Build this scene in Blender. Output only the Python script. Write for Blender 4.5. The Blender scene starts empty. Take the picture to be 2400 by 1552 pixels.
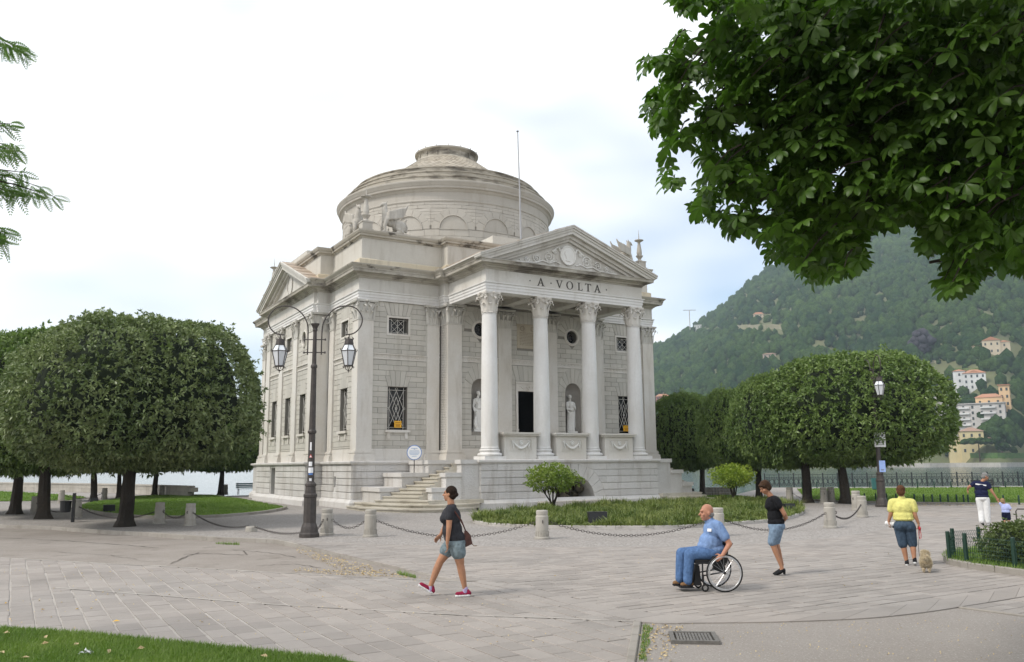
import bpy, bmesh, math, random
import numpy as np
from mathutils import Vector, Matrix, noise as mnoise

rnd = random.Random(7)
nrs = np.random.RandomState(11)
D2R = math.radians
scn = bpy.context.scene
col = scn.collection

# ------------------------------------------------------------------ camera
FPX, CX, CY = 1970.0, 1200.0, 776.0            # focal length and centre in photo pixels (2400 wide)
PITCH = math.atan((1091 - 776) / FPX)
ROLL = D2R(-0.5)
CAMH = 2.05
_r0, _f, _u0 = Vector((1, 0, 0)), Vector((0, math.cos(PITCH), math.sin(PITCH))), Vector((0, -math.sin(PITCH), math.cos(PITCH)))
C_R = _r0 * math.cos(ROLL) + _u0 * math.sin(ROLL)
C_U = _u0 * math.cos(ROLL) - _r0 * math.sin(ROLL)
C_F = _f
C_P = Vector((0, 0, CAMH))
cam_d = bpy.data.cameras.new('camera')
cam = bpy.data.objects.new('camera', cam_d)
col.objects.link(cam)
m = Matrix((C_R, C_U, -C_F)).transposed().to_4x4()
m.translation = C_P
cam.matrix_world = m
cam_d.sensor_width = 36.0
cam_d.lens = FPX / 2400 * 36
cam_d.clip_start = 0.1
cam_d.clip_end = 9000
scn.camera = cam

# ------------------------------------------------------------------ sky and sun (thin bright overcast)
SUN_EL, SUN_AZ = D2R(48), D2R(-118)            # azimuth clockwise from +Y: from the left, a little behind the camera
world = bpy.data.worlds.new('World')
scn.world = world
world.use_nodes = True
nt = world.node_tree
for n in list(nt.nodes):
    nt.nodes.remove(n)
def wn(t, **k):
    n = nt.nodes.new(t)
    for a, b in k.items():
        setattr(n, a, b)
    return n
w_out = wn('ShaderNodeOutputWorld')
sky = wn('ShaderNodeTexSky', sky_type='NISHITA', sun_disc=False, sun_elevation=SUN_EL, sun_rotation=SUN_AZ)
sky.air_density, sky.dust_density = 1.0, 1.6
bg_sky = wn('ShaderNodeBackground'); bg_sky.inputs[1].default_value = 0.12
bg_cl = wn('ShaderNodeBackground'); bg_cl.inputs[0].default_value = (0.965, 0.975, 0.985, 1); bg_cl.inputs[1].default_value = 0.86
tc = wn('ShaderNodeTexCoord')
mp = wn('ShaderNodeMapping'); mp.inputs['Scale'].default_value = (1.0, 1.0, 2.2); mp.inputs['Location'].default_value = (0.35, 0.2, 0.1)
nz = wn('ShaderNodeTexNoise'); nz.inputs['Scale'].default_value = 2.1; nz.inputs['Detail'].default_value = 3.0; nz.inputs['Roughness'].default_value = 0.5
cr = wn('ShaderNodeValToRGB'); cr.color_ramp.elements[0].position = 0.34; cr.color_ramp.elements[0].color = (0.12, 0.12, 0.12, 1)
cr.color_ramp.elements[1].position = 0.56; cr.color_ramp.elements[1].color = (1, 1, 1, 1)
mx = wn('ShaderNodeMixShader')
L = nt.links.new
L(tc.outputs['Generated'], mp.inputs[0]); L(mp.outputs[0], nz.inputs['Vector']); L(nz.outputs[0], cr.inputs[0])
L(sky.outputs[0], bg_sky.inputs[0]); L(cr.outputs[0], mx.inputs[0]); L(bg_sky.outputs[0], mx.inputs[1]); L(bg_cl.outputs[0], mx.inputs[2])
L(mx.outputs[0], w_out.inputs[0])
sun_d = bpy.data.lights.new('sun', 'SUN')
sun_d.energy = 1.5
sun_d.angle = D2R(11)
sun_d.color = (1.0, 0.95, 0.88)
sun = bpy.data.objects.new('sun', sun_d)
col.objects.link(sun)
sdir = Vector((math.sin(SUN_AZ) * math.cos(SUN_EL), math.cos(SUN_AZ) * math.cos(SUN_EL), math.sin(SUN_EL)))
sun.rotation_euler = sdir.to_track_quat('Z', 'Y').to_euler()
sun.location = sdir * 60
vs = scn.view_settings
scn.display_settings.display_device = 'sRGB'
vs.view_transform = 'Standard'; vs.look = 'None'; vs.gamma = 1.0; vs.exposure = 0.78
vs.use_curve_mapping = False
scn.cycles.max_bounces = 6
scn.cycles.diffuse_bounces = 3
scn.cycles.glossy_bounces = 3
scn.cycles.transmission_bounces = 4
scn.cycles.transparent_max_bounces = 6
scn.cycles.volume_bounces = 0
scn.cycles.caustics_reflective = False
scn.cycles.caustics_refractive = False

# ------------------------------------------------------------------ pixel to place
def ray(px, py):
    return C_F + C_R * ((px - CX) / FPX) - C_U * ((py - CY) / FPX)
def G(px, py, z=0.0):
    d = ray(px, py)
    return C_P + d * ((z - CAMH) / d.z)
def GD(px, dist, z=0.0):                        # a pixel column at a given distance along the ground
    d = ray(px, 1091); d = Vector((d.x, d.y, 0)).normalized()
    return Vector((d.x * dist, d.y * dist, z))
def proj(p):
    v = Vector(p) - C_P
    w = v.dot(C_F)
    return (CX + FPX * v.dot(C_R) / w, CY - FPX * v.dot(C_U) / w, w)
AZ = D2R(59.5)
UH = Vector((math.sin(AZ), math.cos(AZ), 0))
VH = Vector((-math.cos(AZ), math.sin(AZ), 0))
Q0 = G(1112.6, 1195.5)
TC = Q0 + UH * 5.78 + VH * 15.02                # centre of the temple
TROT = math.atan2(UH.y, UH.x)
def TW(x, y, z=0):                              # temple coordinates to world
    return TC + UH * x + VH * y + Vector((0, 0, z))
def TL(p):
    d = Vector(p) - TC
    return (d.dot(UH), d.dot(VH))

# ------------------------------------------------------------------ scene helpers
def tag(o, label=None, cat=None, group=None, kind=None):
    if label: o['label'] = label
    if cat: o['category'] = cat
    if group: o['group'] = group
    if kind: o['kind'] = kind
    return o
def thing(name, loc, rz=0.0, label=None, cat=None, group=None, scale=1.0):
    o = bpy.data.objects.new(name, None)
    o.empty_display_size = 0.2
    col.objects.link(o)
    o.location = loc; o.rotation_euler = (0, 0, rz); o.scale = (scale,) * 3
    return tag(o, label, cat, group)
def link(name, me, mat=None, parent=None, loc=None, rot=None, scale=None):
    o = bpy.data.objects.new(name, me)
    if mat is not None and not me.materials:
        me.materials.append(mat)
    col.objects.link(o)
    if parent is not None: o.parent = parent
    if loc is not None: o.location = loc
    if rot is not None: o.rotation_euler = rot
    if scale is not None: o.scale = scale
    return o
def copy_tree(o, parent=None):
    c = o.copy(); col.objects.link(c); c.parent = parent
    for ch in list(o.children):
        copy_tree(ch, c)
    return c

class MB:
    """collects geometry for one mesh"""
    def __init__(s):
        s.v = []; s.f = []; s.r = []; s.cur = 0.0
    def add(s, vs_, fs):
        b = len(s.v)
        s.v += [tuple(p) for p in vs_]
        for f in fs:
            s.f.append(tuple(i + b for i in f)); s.r.append(s.cur)
    def box(s, x0, x1, y0, y1, z0, z1, M=None):
        p = [(x0, y0, z0), (x1, y0, z0), (x1, y1, z0), (x0, y1, z0), (x0, y0, z1), (x1, y0, z1), (x1, y1, z1), (x0, y1, z1)]
        if M is not None: p = [tuple(M @ Vector(q)) for q in p]
        s.add(p, [(0, 3, 2, 1), (4, 5, 6, 7), (0, 1, 5, 4), (1, 2, 6, 5), (2, 3, 7, 6), (3, 0, 4, 7)])
    def cbox(s, c, d, M=None):
        s.box(c[0] - d[0] / 2, c[0] + d[0] / 2, c[1] - d[1] / 2, c[1] + d[1] / 2, c[2] - d[2] / 2, c[2] + d[2] / 2, M)
    def quad(s, a, b, c, d): s.add([a, b, c, d], [(0, 1, 2, 3)])
    def ngon(s, pts): s.add(pts, [tuple(range(len(pts)))])
    def prism(s, poly, a, b, fn=None):
        """poly in 2D, extruded from a to b; fn(p, q, t) -> 3D (default x, y, z)"""
        fn = fn or (lambda x, y, t: (x, y, t))
        n = len(poly)
        vs_ = [fn(x, y, a) for x, y in poly] + [fn(x, y, b) for x, y in poly]
        fs = [tuple(range(n - 1, -1, -1)), tuple(range(n, 2 * n))]
        fs += [(i, (i + 1) % n, (i + 1) % n + n, i + n) for i in range(n)]
        s.add(vs_, fs)
    def lathe(s, prof, n=24, c=(0, 0, 0), a0=0.0, a1=2 * math.pi, caps=True):
        full = abs(a1 - a0 - 2 * math.pi) < 1e-6
        k = n if full else n + 1
        vs_ = []
        for r, z in prof:
            for i in range(k):
                a = a0 + (a1 - a0) * i / n
                vs_.append((c[0] + r * math.cos(a), c[1] + r * math.sin(a), c[2] + z))
        fs = []
        for j in range(len(prof) - 1):
            for i in range(n):
                i2 = (i + 1) % k
                fs.append((j * k + i, j * k + i2, (j + 1) * k + i2, (j + 1) * k + i))
        if caps and full:
            if prof[0][0] > 1e-5: fs.append(tuple(range(k - 1, -1, -1)))
            if prof[-1][0] > 1e-5: fs.append(tuple((len(prof) - 1) * k + i for i in range(k)))
        s.add(vs_, fs)
    def tube(s, pts, r, n=6, closed=False, caps=True):
        pts = [Vector(p) for p in pts]
        m_ = len(pts)
        rs = r if isinstance(r, (list, tuple)) else [r] * m_
        vs_ = []
        up = Vector((0.12, 0.21, 1)).normalized()
        for i, p in enumerate(pts):
            if closed: t = pts[(i + 1) % m_] - pts[i - 1]
            else: t = pts[min(i + 1, m_ - 1)] - pts[max(i - 1, 0)]
            t = t.normalized() if t.length > 1e-9 else Vector((0, 0, 1))
            a = up - t * up.dot(t)
            if a.length < 1e-3: a = Vector((1, 0, 0)) - t * t.x
            a.normalize(); b = t.cross(a); up = a
            for k in range(n):
                q = 2 * math.pi * k / n
                vs_.append(tuple(p + (a * math.cos(q) + b * math.sin(q)) * rs[i]))
        fs = []
        for i in range(m_ if closed else m_ - 1):
            for k in range(n):
                fs.append((i * n + k, i * n + (k + 1) % n, ((i + 1) % m_) * n + (k + 1) % n, ((i + 1) % m_) * n + k))
        if caps and not closed:
            fs.append(tuple(range(n - 1, -1, -1))); fs.append(tuple((m_ - 1) * n + k for k in range(n)))
        s.add(vs_, fs)
    def sweep(s, prof, path, closed=True):
        """prof: (outward offset, z); path: plan points, outward is to the right of travel"""
        n = len(path); P = [Vector((p[0], p[1])) for p in path]
        rows = []
        for i in range(n):
            if closed or (0 < i < n - 1):
                d0 = (P[i] - P[i - 1]).normalized(); d1 = (P[(i + 1) % n] - P[i]).normalized()
            elif i == 0: d0 = d1 = (P[1] - P[0]).normalized()
            else: d0 = d1 = (P[-1] - P[-2]).normalized()
            n0 = Vector((d0.y, -d0.x)); n1 = Vector((d1.y, -d1.x))
            k = 1 + n0.dot(n1)
            rows.append((n0 + n1) / k if k > 0.05 else n0)
        m_ = len(prof)
        vs_ = [(P[i].x + rows[i].x * o, P[i].y + rows[i].y * o, z) for i in range(n) for o, z in prof]
        fs = []
        for i in range(n if closed else n - 1):
            j = (i + 1) % n
            for k in range(m_ - 1):
                fs.append((i * m_ + k, j * m_ + k, j * m_ + k + 1, i * m_ + k + 1))
        if not closed:
            fs.append(tuple(range(m_))); fs.append(tuple((n - 1) * m_ + k for k in range(m_ - 1, -1, -1)))
        s.add(vs_, fs)
    def mesh(s, name, smooth=False, attr=False):
        me = bpy.data.meshes.new(name)
        me.from_pydata(s.v, [], s.f)
        if attr:
            a = me.attributes.new('rnd', 'FLOAT', 'FACE')
            a.data.foreach_set('value', s.r)
        if smooth:
            me.polygons.foreach_set('use_smooth', [True] * len(me.polygons))
        me.update()
        return me
    def build(s, name, mat, parent=None, smooth=False, attr=False, angle=None, **k):
        me = s.mesh(name, smooth or angle is not None, attr)
        o = link(name, me, mat, parent, **k)
        if angle is not None:
            set_sharp(me, angle)
        return o
def set_sharp(me, angle):
    bm = bmesh.new(); bm.from_mesh(me)
    for e in bm.edges:
        if len(e.link_faces) == 2:
            e.smooth = e.calc_face_angle(0) < angle
    bm.to_mesh(me); bm.free()
def np_mesh(name, V, F, mat=None, rnd_=None, smooth=False, layer='rnd'):
    """V (n,3), F (m,k) all faces with k corners"""
    me = bpy.data.meshes.new(name)
    V = np.asarray(V, np.float32); F = np.asarray(F, np.int32)
    k = F.shape[1]
    me.vertices.add(len(V)); me.vertices.foreach_set('co', V.ravel())
    me.loops.add(F.size); me.loops.foreach_set('vertex_index', F.ravel())
    me.polygons.add(len(F)); me.polygons.foreach_set('loop_start', np.arange(0, F.size, k, dtype=np.int32))
    if smooth: me.polygons.foreach_set('use_smooth', np.ones(len(F), bool))
    if rnd_ is not None:
        a = me.attributes.new(layer, 'FLOAT', 'FACE'); a.data.foreach_set('value', np.asarray(rnd_, np.float32))
    me.update(calc_edges=True)
    if mat: me.materials.append(mat)
    return me
def inside(pt, poly):
    x, y = pt; c = False; j = len(poly) - 1
    for i in range(len(poly)):
        xi, yi = poly[i][0], poly[i][1]; xj, yj = poly[j][0], poly[j][1]
        if (yi > y) != (yj > y) and x < (xj - xi) * (y - yi) / (yj - yi) + xi: c = not c
        j = i
    return c
def clip_rect(poly, x0, x1, y0, y1):
    for ax, lim, sg in ((0, x0, 1), (0, x1, -1), (1, y0, 1), (1, y1, -1)):
        out = []; n = len(poly)
        for i in range(n):
            a, b = poly[i], poly[(i + 1) % n]
            da, db = (a[ax] - lim) * sg, (b[ax] - lim) * sg
            if da >= 0: out.append(a)
            if (da >= 0) != (db >= 0):
                t = da / (da - db); out.append((a[0] + (b[0] - a[0]) * t, a[1] + (b[1] - a[1]) * t))
        poly = out
        if len(poly) < 3: return []
    return poly
def smooth_curve(pts, sub=6, closed=False):
    P = [Vector(p) for p in pts]; n = len(P); out = []
    for i in range(n if closed else n - 1):
        p0, p1, p2, p3 = (P[(i - 1) % n] if closed or i > 0 else P[0]), P[i], P[(i + 1) % n], (P[(i + 2) % n] if closed or i + 2 < n else P[-1])
        for k in range(sub):
            t = k / sub
            out.append(0.5 * ((2 * p1) + (p2 - p0) * t + (2 * p0 - 5 * p1 + 4 * p2 - p3) * t * t + (3 * p1 - p0 - 3 * p2 + p3) * t ** 3))
    if not closed: out.append(P[-1])
    return out

# ------------------------------------------------------------------ materials
MATS = {}
def nmat(name):
    mt = bpy.data.materials.new(name); mt.use_nodes = True
    t = mt.node_tree; b = t.nodes['Principled BSDF']
    return mt, t, b
def add(t, ty, **k):
    n = t.nodes.new(ty)
    for a, b in k.items():
        if a.startswith('i_'): n.inputs[a[2:].replace('_', ' ')].default_value = b
        else: setattr(n, a, b)
    return n
def c4(c, k=1.0): return (c[0] * k, c[1] * k, c[2] * k, 1)
def mixc(t, fac, a, b, blend='MIX'):
    n = add(t, 'ShaderNodeMix', data_type='RGBA', blend_type=blend)
    for i, x in ((0, fac), (6, a), (7, b)):
        if hasattr(x, 'default_value') or hasattr(x, 'links'): t.links.new(x, n.inputs[i])
        else: n.inputs[i].default_value = x
    return n.outputs[2]
def ramp(t, src, p0, p1, c0=(0, 0, 0, 1), c1=(1, 1, 1, 1)):
    n = add(t, 'ShaderNodeValToRGB'); e = n.color_ramp.elements
    e[0].position, e[0].color, e[1].position, e[1].color = p0, c0, p1, c1
    t.links.new(src, n.inputs[0]); return n.outputs[0]
def pos(t, scale=(1, 1, 1), obj=False):
    if obj: o = add(t, 'ShaderNodeTexCoord').outputs['Object']
    else: o = add(t, 'ShaderNodeNewGeometry').outputs['Position']
    if scale == (1, 1, 1): return o
    m_ = add(t, 'ShaderNodeMapping'); m_.inputs['Scale'].default_value = scale
    t.links.new(o, m_.inputs[0]); return m_.outputs[0]
def nse(t, vec, scale, detail=4.0, rough=0.55):
    n = add(t, 'ShaderNodeTexNoise'); n.inputs['Scale'].default_value = scale; n.inputs['Detail'].default_value = detail; n.inputs['Roughness'].default_value = rough
    t.links.new(vec, n.inputs['Vector']); return n.outputs[0]
def bump(t, b, h, strength, dist=0.02):
    n = add(t, 'ShaderNodeBump'); n.inputs['Strength'].default_value = strength; n.inputs['Distance'].default_value = dist
    t.links.new(h, n.inputs['Height']); t.links.new(n.outputs[0], b.inputs['Normal'])
def stone(name, base, alt=None, dirt=(0.10, 0.09, 0.075), dirt_amt=0.4, lo=0.52, hi=0.72, rough=0.85, bscale=30, bstr=0.25, bdist=0.01, piece=0.0, attr=False, streak=(2.2, 2.2, 0.35), big=0.6):
    mt, t, b = nmat(name)
    alt = alt or tuple(x * 0.82 for x in base)
    p = pos(t)
    c = mixc(t, ramp(t, nse(t, p, big, 3), 0.35, 0.65), c4(base), c4(alt))
    c = mixc(t, ramp(t, nse(t, p, 9.0, 5), 0.3, 0.75), c, mixc(t, 0.5, c, c4(alt, 0.92)))
    if piece > 0:
        r = add(t, 'ShaderNodeAttribute', attribute_name='rnd').outputs['Fac'] if attr else add(t, 'ShaderNodeObjectInfo').outputs['Random']
        v = add(t, 'ShaderNodeMapRange'); v.inputs['To Min'].default_value = 1 - piece; v.inputs['To Max'].default_value = 1 + piece * 0.6
        t.links.new(r, v.inputs['Value'])
        hsv = add(t, 'ShaderNodeHueSaturation'); t.links.new(v.outputs[0], hsv.inputs['Value']); t.links.new(c, hsv.inputs['Color'])
        c = hsv.outputs[0]
    if dirt_amt > 0:
        f = ramp(t, nse(t, pos(t, streak), 1.0, 7, 0.62), lo, hi)
        f2 = add(t, 'ShaderNodeMath', operation='MULTIPLY'); t.links.new(f, f2.inputs[0]); f2.inputs[1].default_value = dirt_amt
        c = mixc(t, f2.outputs[0], c, c4(dirt))
    t.links.new(c, b.inputs['Base Color'])
    b.inputs['Roughness'].default_value = rough
    b.inputs['Specular IOR Level'].default_value = 0.25
    if bstr > 0: bump(t, b, nse(t, p, bscale, 6, 0.65), bstr, bdist)
    MATS[name] = mt
    return mt
def plain(name, base, rough=0.6, metal=0.0, var=0.12, scale=20, bstr=0.0, spec=0.4, bscale=60):
    mt, t, b = nmat(name)
    c = mixc(t, ramp(t, nse(t, pos(t, obj=True), scale, 4), 0.3, 0.7), c4(base, 1 + var * 0.4), c4(base, 1 - var))
    t.links.new(c, b.inputs['Base Color'])
    b.inputs['Roughness'].default_value = rough; b.inputs['Metallic'].default_value = metal
    b.inputs['Specular IOR Level'].default_value = spec
    if bstr: bump(t, b, nse(t, pos(t, obj=True), bscale, 4), bstr, 0.004)
    MATS[name] = mt
    return mt
def leafmat(name, a, b_, trans=0.25, rough=0.45, scale=0.9, attr=True, spec=0.4):
    mt, t, b = nmat(name)
    if attr:
        r = add(t, 'ShaderNodeAttribute', attribute_name='rnd').outputs['Fac']
    else: r = add(t, 'ShaderNodeObjectInfo').outputs['Random']
    f = add(t, 'ShaderNodeMath', operation='ADD', use_clamp=True)
    n = ramp(t, nse(t, pos(t), scale, 3), 0.35, 0.68)
    h = add(t, 'ShaderNodeMath', operation='MULTIPLY'); t.links.new(n, h.inputs[0]); h.inputs[1].default_value = 0.55
    h2 = add(t, 'ShaderNodeMath', operation='MULTIPLY'); t.links.new(r, h2.inputs[0]); h2.inputs[1].default_value = 0.5
    t.links.new(h.outputs[0], f.inputs[0]); t.links.new(h2.outputs[0], f.inputs[1])
    c = mixc(t, f.outputs[0], c4(a), c4(b_))
    t.links.new(c, b.inputs['Base Color'])
    b.inputs['Roughness'].default_value = rough; b.inputs['Specular IOR Level'].default_value = spec
    if trans > 0:
        tr = add(t, 'ShaderNodeBsdfTranslucent'); t.links.new(mixc(t, 0.6, c, c4((a[0] * 2.0, a[1] * 2.2, a[2] * 0.8))), tr.inputs[0])
        ms = add(t, 'ShaderNodeMixShader'); ms.inputs[0].default_value = trans
        t.links.new(b.outputs[0], ms.inputs[1]); t.links.new(tr.outputs[0], ms.inputs[2])
        t.links.new(ms.outputs[0], t.nodes['Material Output'].inputs[0])
    MATS[name] = mt
    return mt

S_COL = stone('column_stone', (0.74, 0.73, 0.71), (0.68, 0.66, 0.625), dirt=(0.40, 0.36, 0.30), dirt_amt=0.35, bstr=0.12)
S_PIL = stone('pilaster_stone', (0.67, 0.645, 0.60), (0.62, 0.58, 0.515), dirt=(0.36, 0.31, 0.24), dirt_amt=0.4, bstr=0.12)
S_WALL = stone('wall_block_stone', (0.50, 0.48, 0.43), (0.54, 0.51, 0.45), dirt=(0.30, 0.265, 0.21), dirt_amt=0.35, bstr=0.2, piece=0.10)
S_WALLA = stone('wall_block_stone_mass', (0.50, 0.48, 0.43), (0.54, 0.51, 0.45), dirt=(0.30, 0.265, 0.21), dirt_amt=0.35, bstr=0.2, piece=0.10, attr=True)
S_MORT = stone('joint_mortar', (0.28, 0.26, 0.225), dirt_amt=0.2, bstr=0.1)
S_POD = stone('podium_stone', (0.66, 0.645, 0.62), (0.58, 0.555, 0.52), dirt=(0.22, 0.18, 0.13), dirt_amt=0.45, bscale=14, bstr=0.9, bdist=0.035, piece=0.09)
S_PODS = stone('podium_smooth_stone', (0.64, 0.625, 0.60), (0.57, 0.545, 0.51), dirt=(0.30, 0.26, 0.20), dirt_amt=0.4, bstr=0.15)
S_ENT = stone('entablature_stone', (0.63, 0.61, 0.565), (0.55, 0.525, 0.47), dirt=(0.24, 0.20, 0.155), dirt_amt=0.45, bstr=0.12)
S_CORN2 = stone('stained_shaded_cornice_stone', (0.52, 0.49, 0.43), (0.38, 0.35, 0.29), dirt=(0.075, 0.06, 0.045), dirt_amt=0.8, lo=0.50, hi=0.66, bstr=0.3, bscale=18, streak=(0.7, 0.7, 1.8))  # stained stone, its colour darkened further to carry the undersides' shade
S_CORN = stone('cornice_stone', (0.52, 0.49, 0.43), (0.42, 0.385, 0.32), dirt=(0.055, 0.045, 0.035), dirt_amt=0.85, lo=0.55, hi=0.64, bstr=0.3, bscale=18, streak=(0.9, 0.9, 1.4))
S_ATT = stone('attic_stone', (0.57, 0.545, 0.49), (0.52, 0.49, 0.43), dirt=(0.28, 0.24, 0.18), dirt_amt=0.4, bstr=0.15)
S_DRUM = stone('drum_stone', (0.475, 0.445, 0.395), (0.43, 0.40, 0.35), dirt=(0.27, 0.235, 0.18), dirt_amt=0.35, bstr=0.15, piece=0.06, attr=True)
S_RING = stone('dome_ring_stone', (0.46, 0.425, 0.36), (0.38, 0.345, 0.28), dirt=(0.06, 0.05, 0.038), dirt_amt=0.75, lo=0.47, hi=0.62, bstr=0.25, streak=(0.7, 0.7, 2.5))
S_TILE = stone('roof_tile', (0.46, 0.42, 0.35), (0.38, 0.335, 0.265), dirt=(0.12, 0.09, 0.06), dirt_amt=0.4, bstr=0.2, piece=0.22)
S_TILEA = stone('roof_tile_mass', (0.46, 0.42, 0.35), (0.38, 0.335, 0.265), dirt=(0.12, 0.09, 0.06), dirt_amt=0.4, bstr=0.2, piece=0.22, attr=True)
S_SLAB = stone('roof_slab', (0.45, 0.40, 0.34), (0.40, 0.31, 0.23), dirt=(0.12, 0.09, 0.06), dirt_amt=0.6, bstr=0.3)
S_MARB = stone('white_marble', (0.80, 0.79, 0.76), (0.72, 0.70, 0.65), dirt=(0.36, 0.31, 0.25), dirt_amt=0.3, bstr=0.05)
S_STAT = stone('statue_stone', (0.50, 0.475, 0.425), (0.40, 0.37, 0.32), dirt=(0.12, 0.10, 0.08), dirt_amt=0.5, bstr=0.3)
S_STEP = stone('step_stone', (0.54, 0.51, 0.44), (0.46, 0.42, 0.34), dirt=(0.13, 0.10, 0.07), dirt_amt=0.55, streak=(1.5, 1.5, 2.0), bstr=0.3)
S_NICHE = stone('niche_plaster', (0.37, 0.345, 0.31), dirt_amt=0.3, bstr=0.1)
M_DARK = plain('window_dark', (0.012, 0.011, 0.010), 0.25, var=0.3, spec=0.5)
M_GRILLE = plain('grille_paint', (0.60, 0.575, 0.52), 0.55)
M_IRON = plain('lamp_iron', (0.060, 0.050, 0.044), 0.55, 0.0, 0.35, 8, 0.15)
M_BLACK = plain('black_paint', (0.012, 0.012, 0.013), 0.45)
M_LETTER = plain('letter_bronze', (0.055, 0.048, 0.038), 0.6)
M_YELLOW = plain('yellow_sign', (0.80, 0.42, 0.015), 0.4)
M_WHITE = plain('white_paint', (0.78, 0.78, 0.78), 0.5, var=0.05)
M_SIGNBLUE = plain('sign_blue', (0.10, 0.22, 0.52), 0.4)
M_GREY = plain('grey_print', (0.16, 0.16, 0.17), 0.6)
# ================================================================== the temple
temple = thing('temple', TC, TROT, 'pale stone neoclassical temple with columned portico, tiled dome and A VOLTA lettering', 'temple')
B, P1, W2, PF = 9.77, 10.50, 10.67, 14.68       # frieze planes: body, middle break, wing, portico front
H1, H2 = 5.20, 4.95                             # half widths of the break and of wing / portico
ZP, ZA, ZF, ZC, ZK, ZT = 2.34, 10.65, 11.13, 11.78, 12.20, 12.42

def ring_path(b, p1, h1, w2, h2, pf=None, hp=None):
    """plan of the body with a break on each side, counter-clockwise from the front-left corner"""
    out = []
    for q in range(4):
        a = q * math.pi / 2; ca, sa = round(math.cos(a)), round(math.sin(a))
        pts = [(-b, -b), (-h1, -b), (-h1, -p1), (-h2, -p1)]
        f = pf if (q == 0 and pf) else w2
        hh = hp if (q == 0 and hp) else h2
        if hh != h2: pts[-1] = (-hh, -p1)
        pts += [(-hh, -f), (hh, -f), (hh, -p1), (h1, -p1), (h1, -b)]
        out += [(x * ca - y * sa, x * sa + y * ca) for x, y in pts]
    return out
def part(name, mb, mat, parent=None, **k):
    return mb.build(name, mat, parent or temple, **k)

# ---- pieces of masonry -------------------------------------------------------
def block_geo(mb, poly, fn, depth, ch=0.012):
    n = len(poly)
    a = sum(poly[i][0] * poly[(i + 1) % n][1] - poly[(i + 1) % n][0] * poly[i][1] for i in range(n))
    if a < 0: poly = poly[::-1]
    cx = sum(p[0] for p in poly) / n; cz = sum(p[1] for p in poly) / n
    hw = max(abs(p[0] - cx) for p in poly); hh = max(abs(p[1] - cz) for p in poly)
    kx, kz = max(0.2, 1 - ch / max(hw, 1e-3)), max(0.2, 1 - ch / max(hh, 1e-3))
    ins = [(cx + (p[0] - cx) * kx, cz + (p[1] - cz) * kz) for p in poly]
    vs_ = [fn(s, z, -0.03) for s, z in poly] + [fn(s, z, depth - ch * 0.8) for s, z in poly] + [fn(s, z, depth) for s, z in ins]
    fs = [tuple(range(2 * n, 3 * n))]
    for i in range(n):
        j = (i + 1) % n
        fs += [(i, j, j + n, i + n), (i + n, j + n, j + 2 * n, i + 2 * n)]
    mb.add(vs_, fs)
def frame_fn(ox, oy, sx, sy, nx, ny):
    return lambda s, z, n: (ox + sx * s + nx * n, oy + sy * s + ny * n, z)
PIECES = {}
def put(kind, poly, fn, depth, ch=0.012):
    PIECES.setdefault(kind, []).append((poly, fn, depth, ch))
def finish(kind, name, mat, massmat, parent, limit=300, massname='masonry'):
    L_ = PIECES.pop(kind, [])
    sc = []
    for k, (poly, fn, d, ch) in enumerate(L_):
        c = [proj(TW(*fn(s, z, d))) for s, z in poly]
        a = 0.5 * sum(c[i][0] * c[(i + 1) % len(c)][1] - c[(i + 1) % len(c)][0] * c[i][1] for i in range(len(c)))
        sc.append((a, k))
    sc.sort()                                    # facing pieces wind the same way: the largest (most negative in image space) first
    keep = set(k for _, k in sc[:limit])
    mass = MB()
    for k, (poly, fn, d, ch) in enumerate(L_):
        if k in keep:
            mb = MB(); block_geo(mb, poly, fn, d, ch)
            link(name, mb.mesh(name), mat, parent)
        else:
            mass.cur = rnd.random(); block_geo(mass, poly, fn, d, ch)
    if mass.f:
        tag(mass.build(massname, massmat, parent, attr=True), kind='stuff')
def rows(kind, fn, s0, s1, z0, z1, ref, h, Lb, excl, depth=0.03, gap=0.013, ch=0.012, jit=0.0, vgap=None):
    k = math.floor((z0 - ref) / h + 1e-6)
    while ref + k * h < z1 - 1e-4:
        za, zb = max(z0, ref + k * h), min(z1, ref + (k + 1) * h); k += 1
        if zb - za < 0.05: continue
        ex = []
        for zl, zh, f in excl:
            if zl < zb - 0.02 and zh > za + 0.02:
                e0, e1 = f(max(za, zl)), f(min(zb, zh))
                ex.append((e0[0], e0[1], e1[0], e1[1]))
        ex.sort()
        bounds = [(s0, s0)]
        for a0, b0, a1, b1 in ex: bounds += [(a0, a1), (b0, b1)]
        bounds.append((s1, s1))
        for i in range(0, len(bounds), 2):
            (l0, l1), (r0, r1) = bounds[i], bounds[i + 1]
            if min(r0, r1) - max(l0, l1) < 0.06: continue
            j = []
            x = math.floor(l0 / Lb) * Lb + (Lb / 2 if k % 2 else 0.0)
            while x < r0:
                xx = x + rnd.uniform(-jit, jit)
                if xx > max(l0, l1) + 0.17 and xx < min(r0, r1) - 0.17: j.append(xx)
                x += Lb
            ed = [(l0, l1)] + [(x, x) for x in j] + [(r0, r1)]
            g = gap / 2; v = g if vgap is None else vgap / 2
            for q in range(len(ed) - 1):
                put(kind, [(ed[q][0] + v, za + g), (ed[q + 1][0] - v, za + g), (ed[q + 1][1] - v, zb - g), (ed[q][1] + v, zb - g)], fn, depth, ch)
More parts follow.
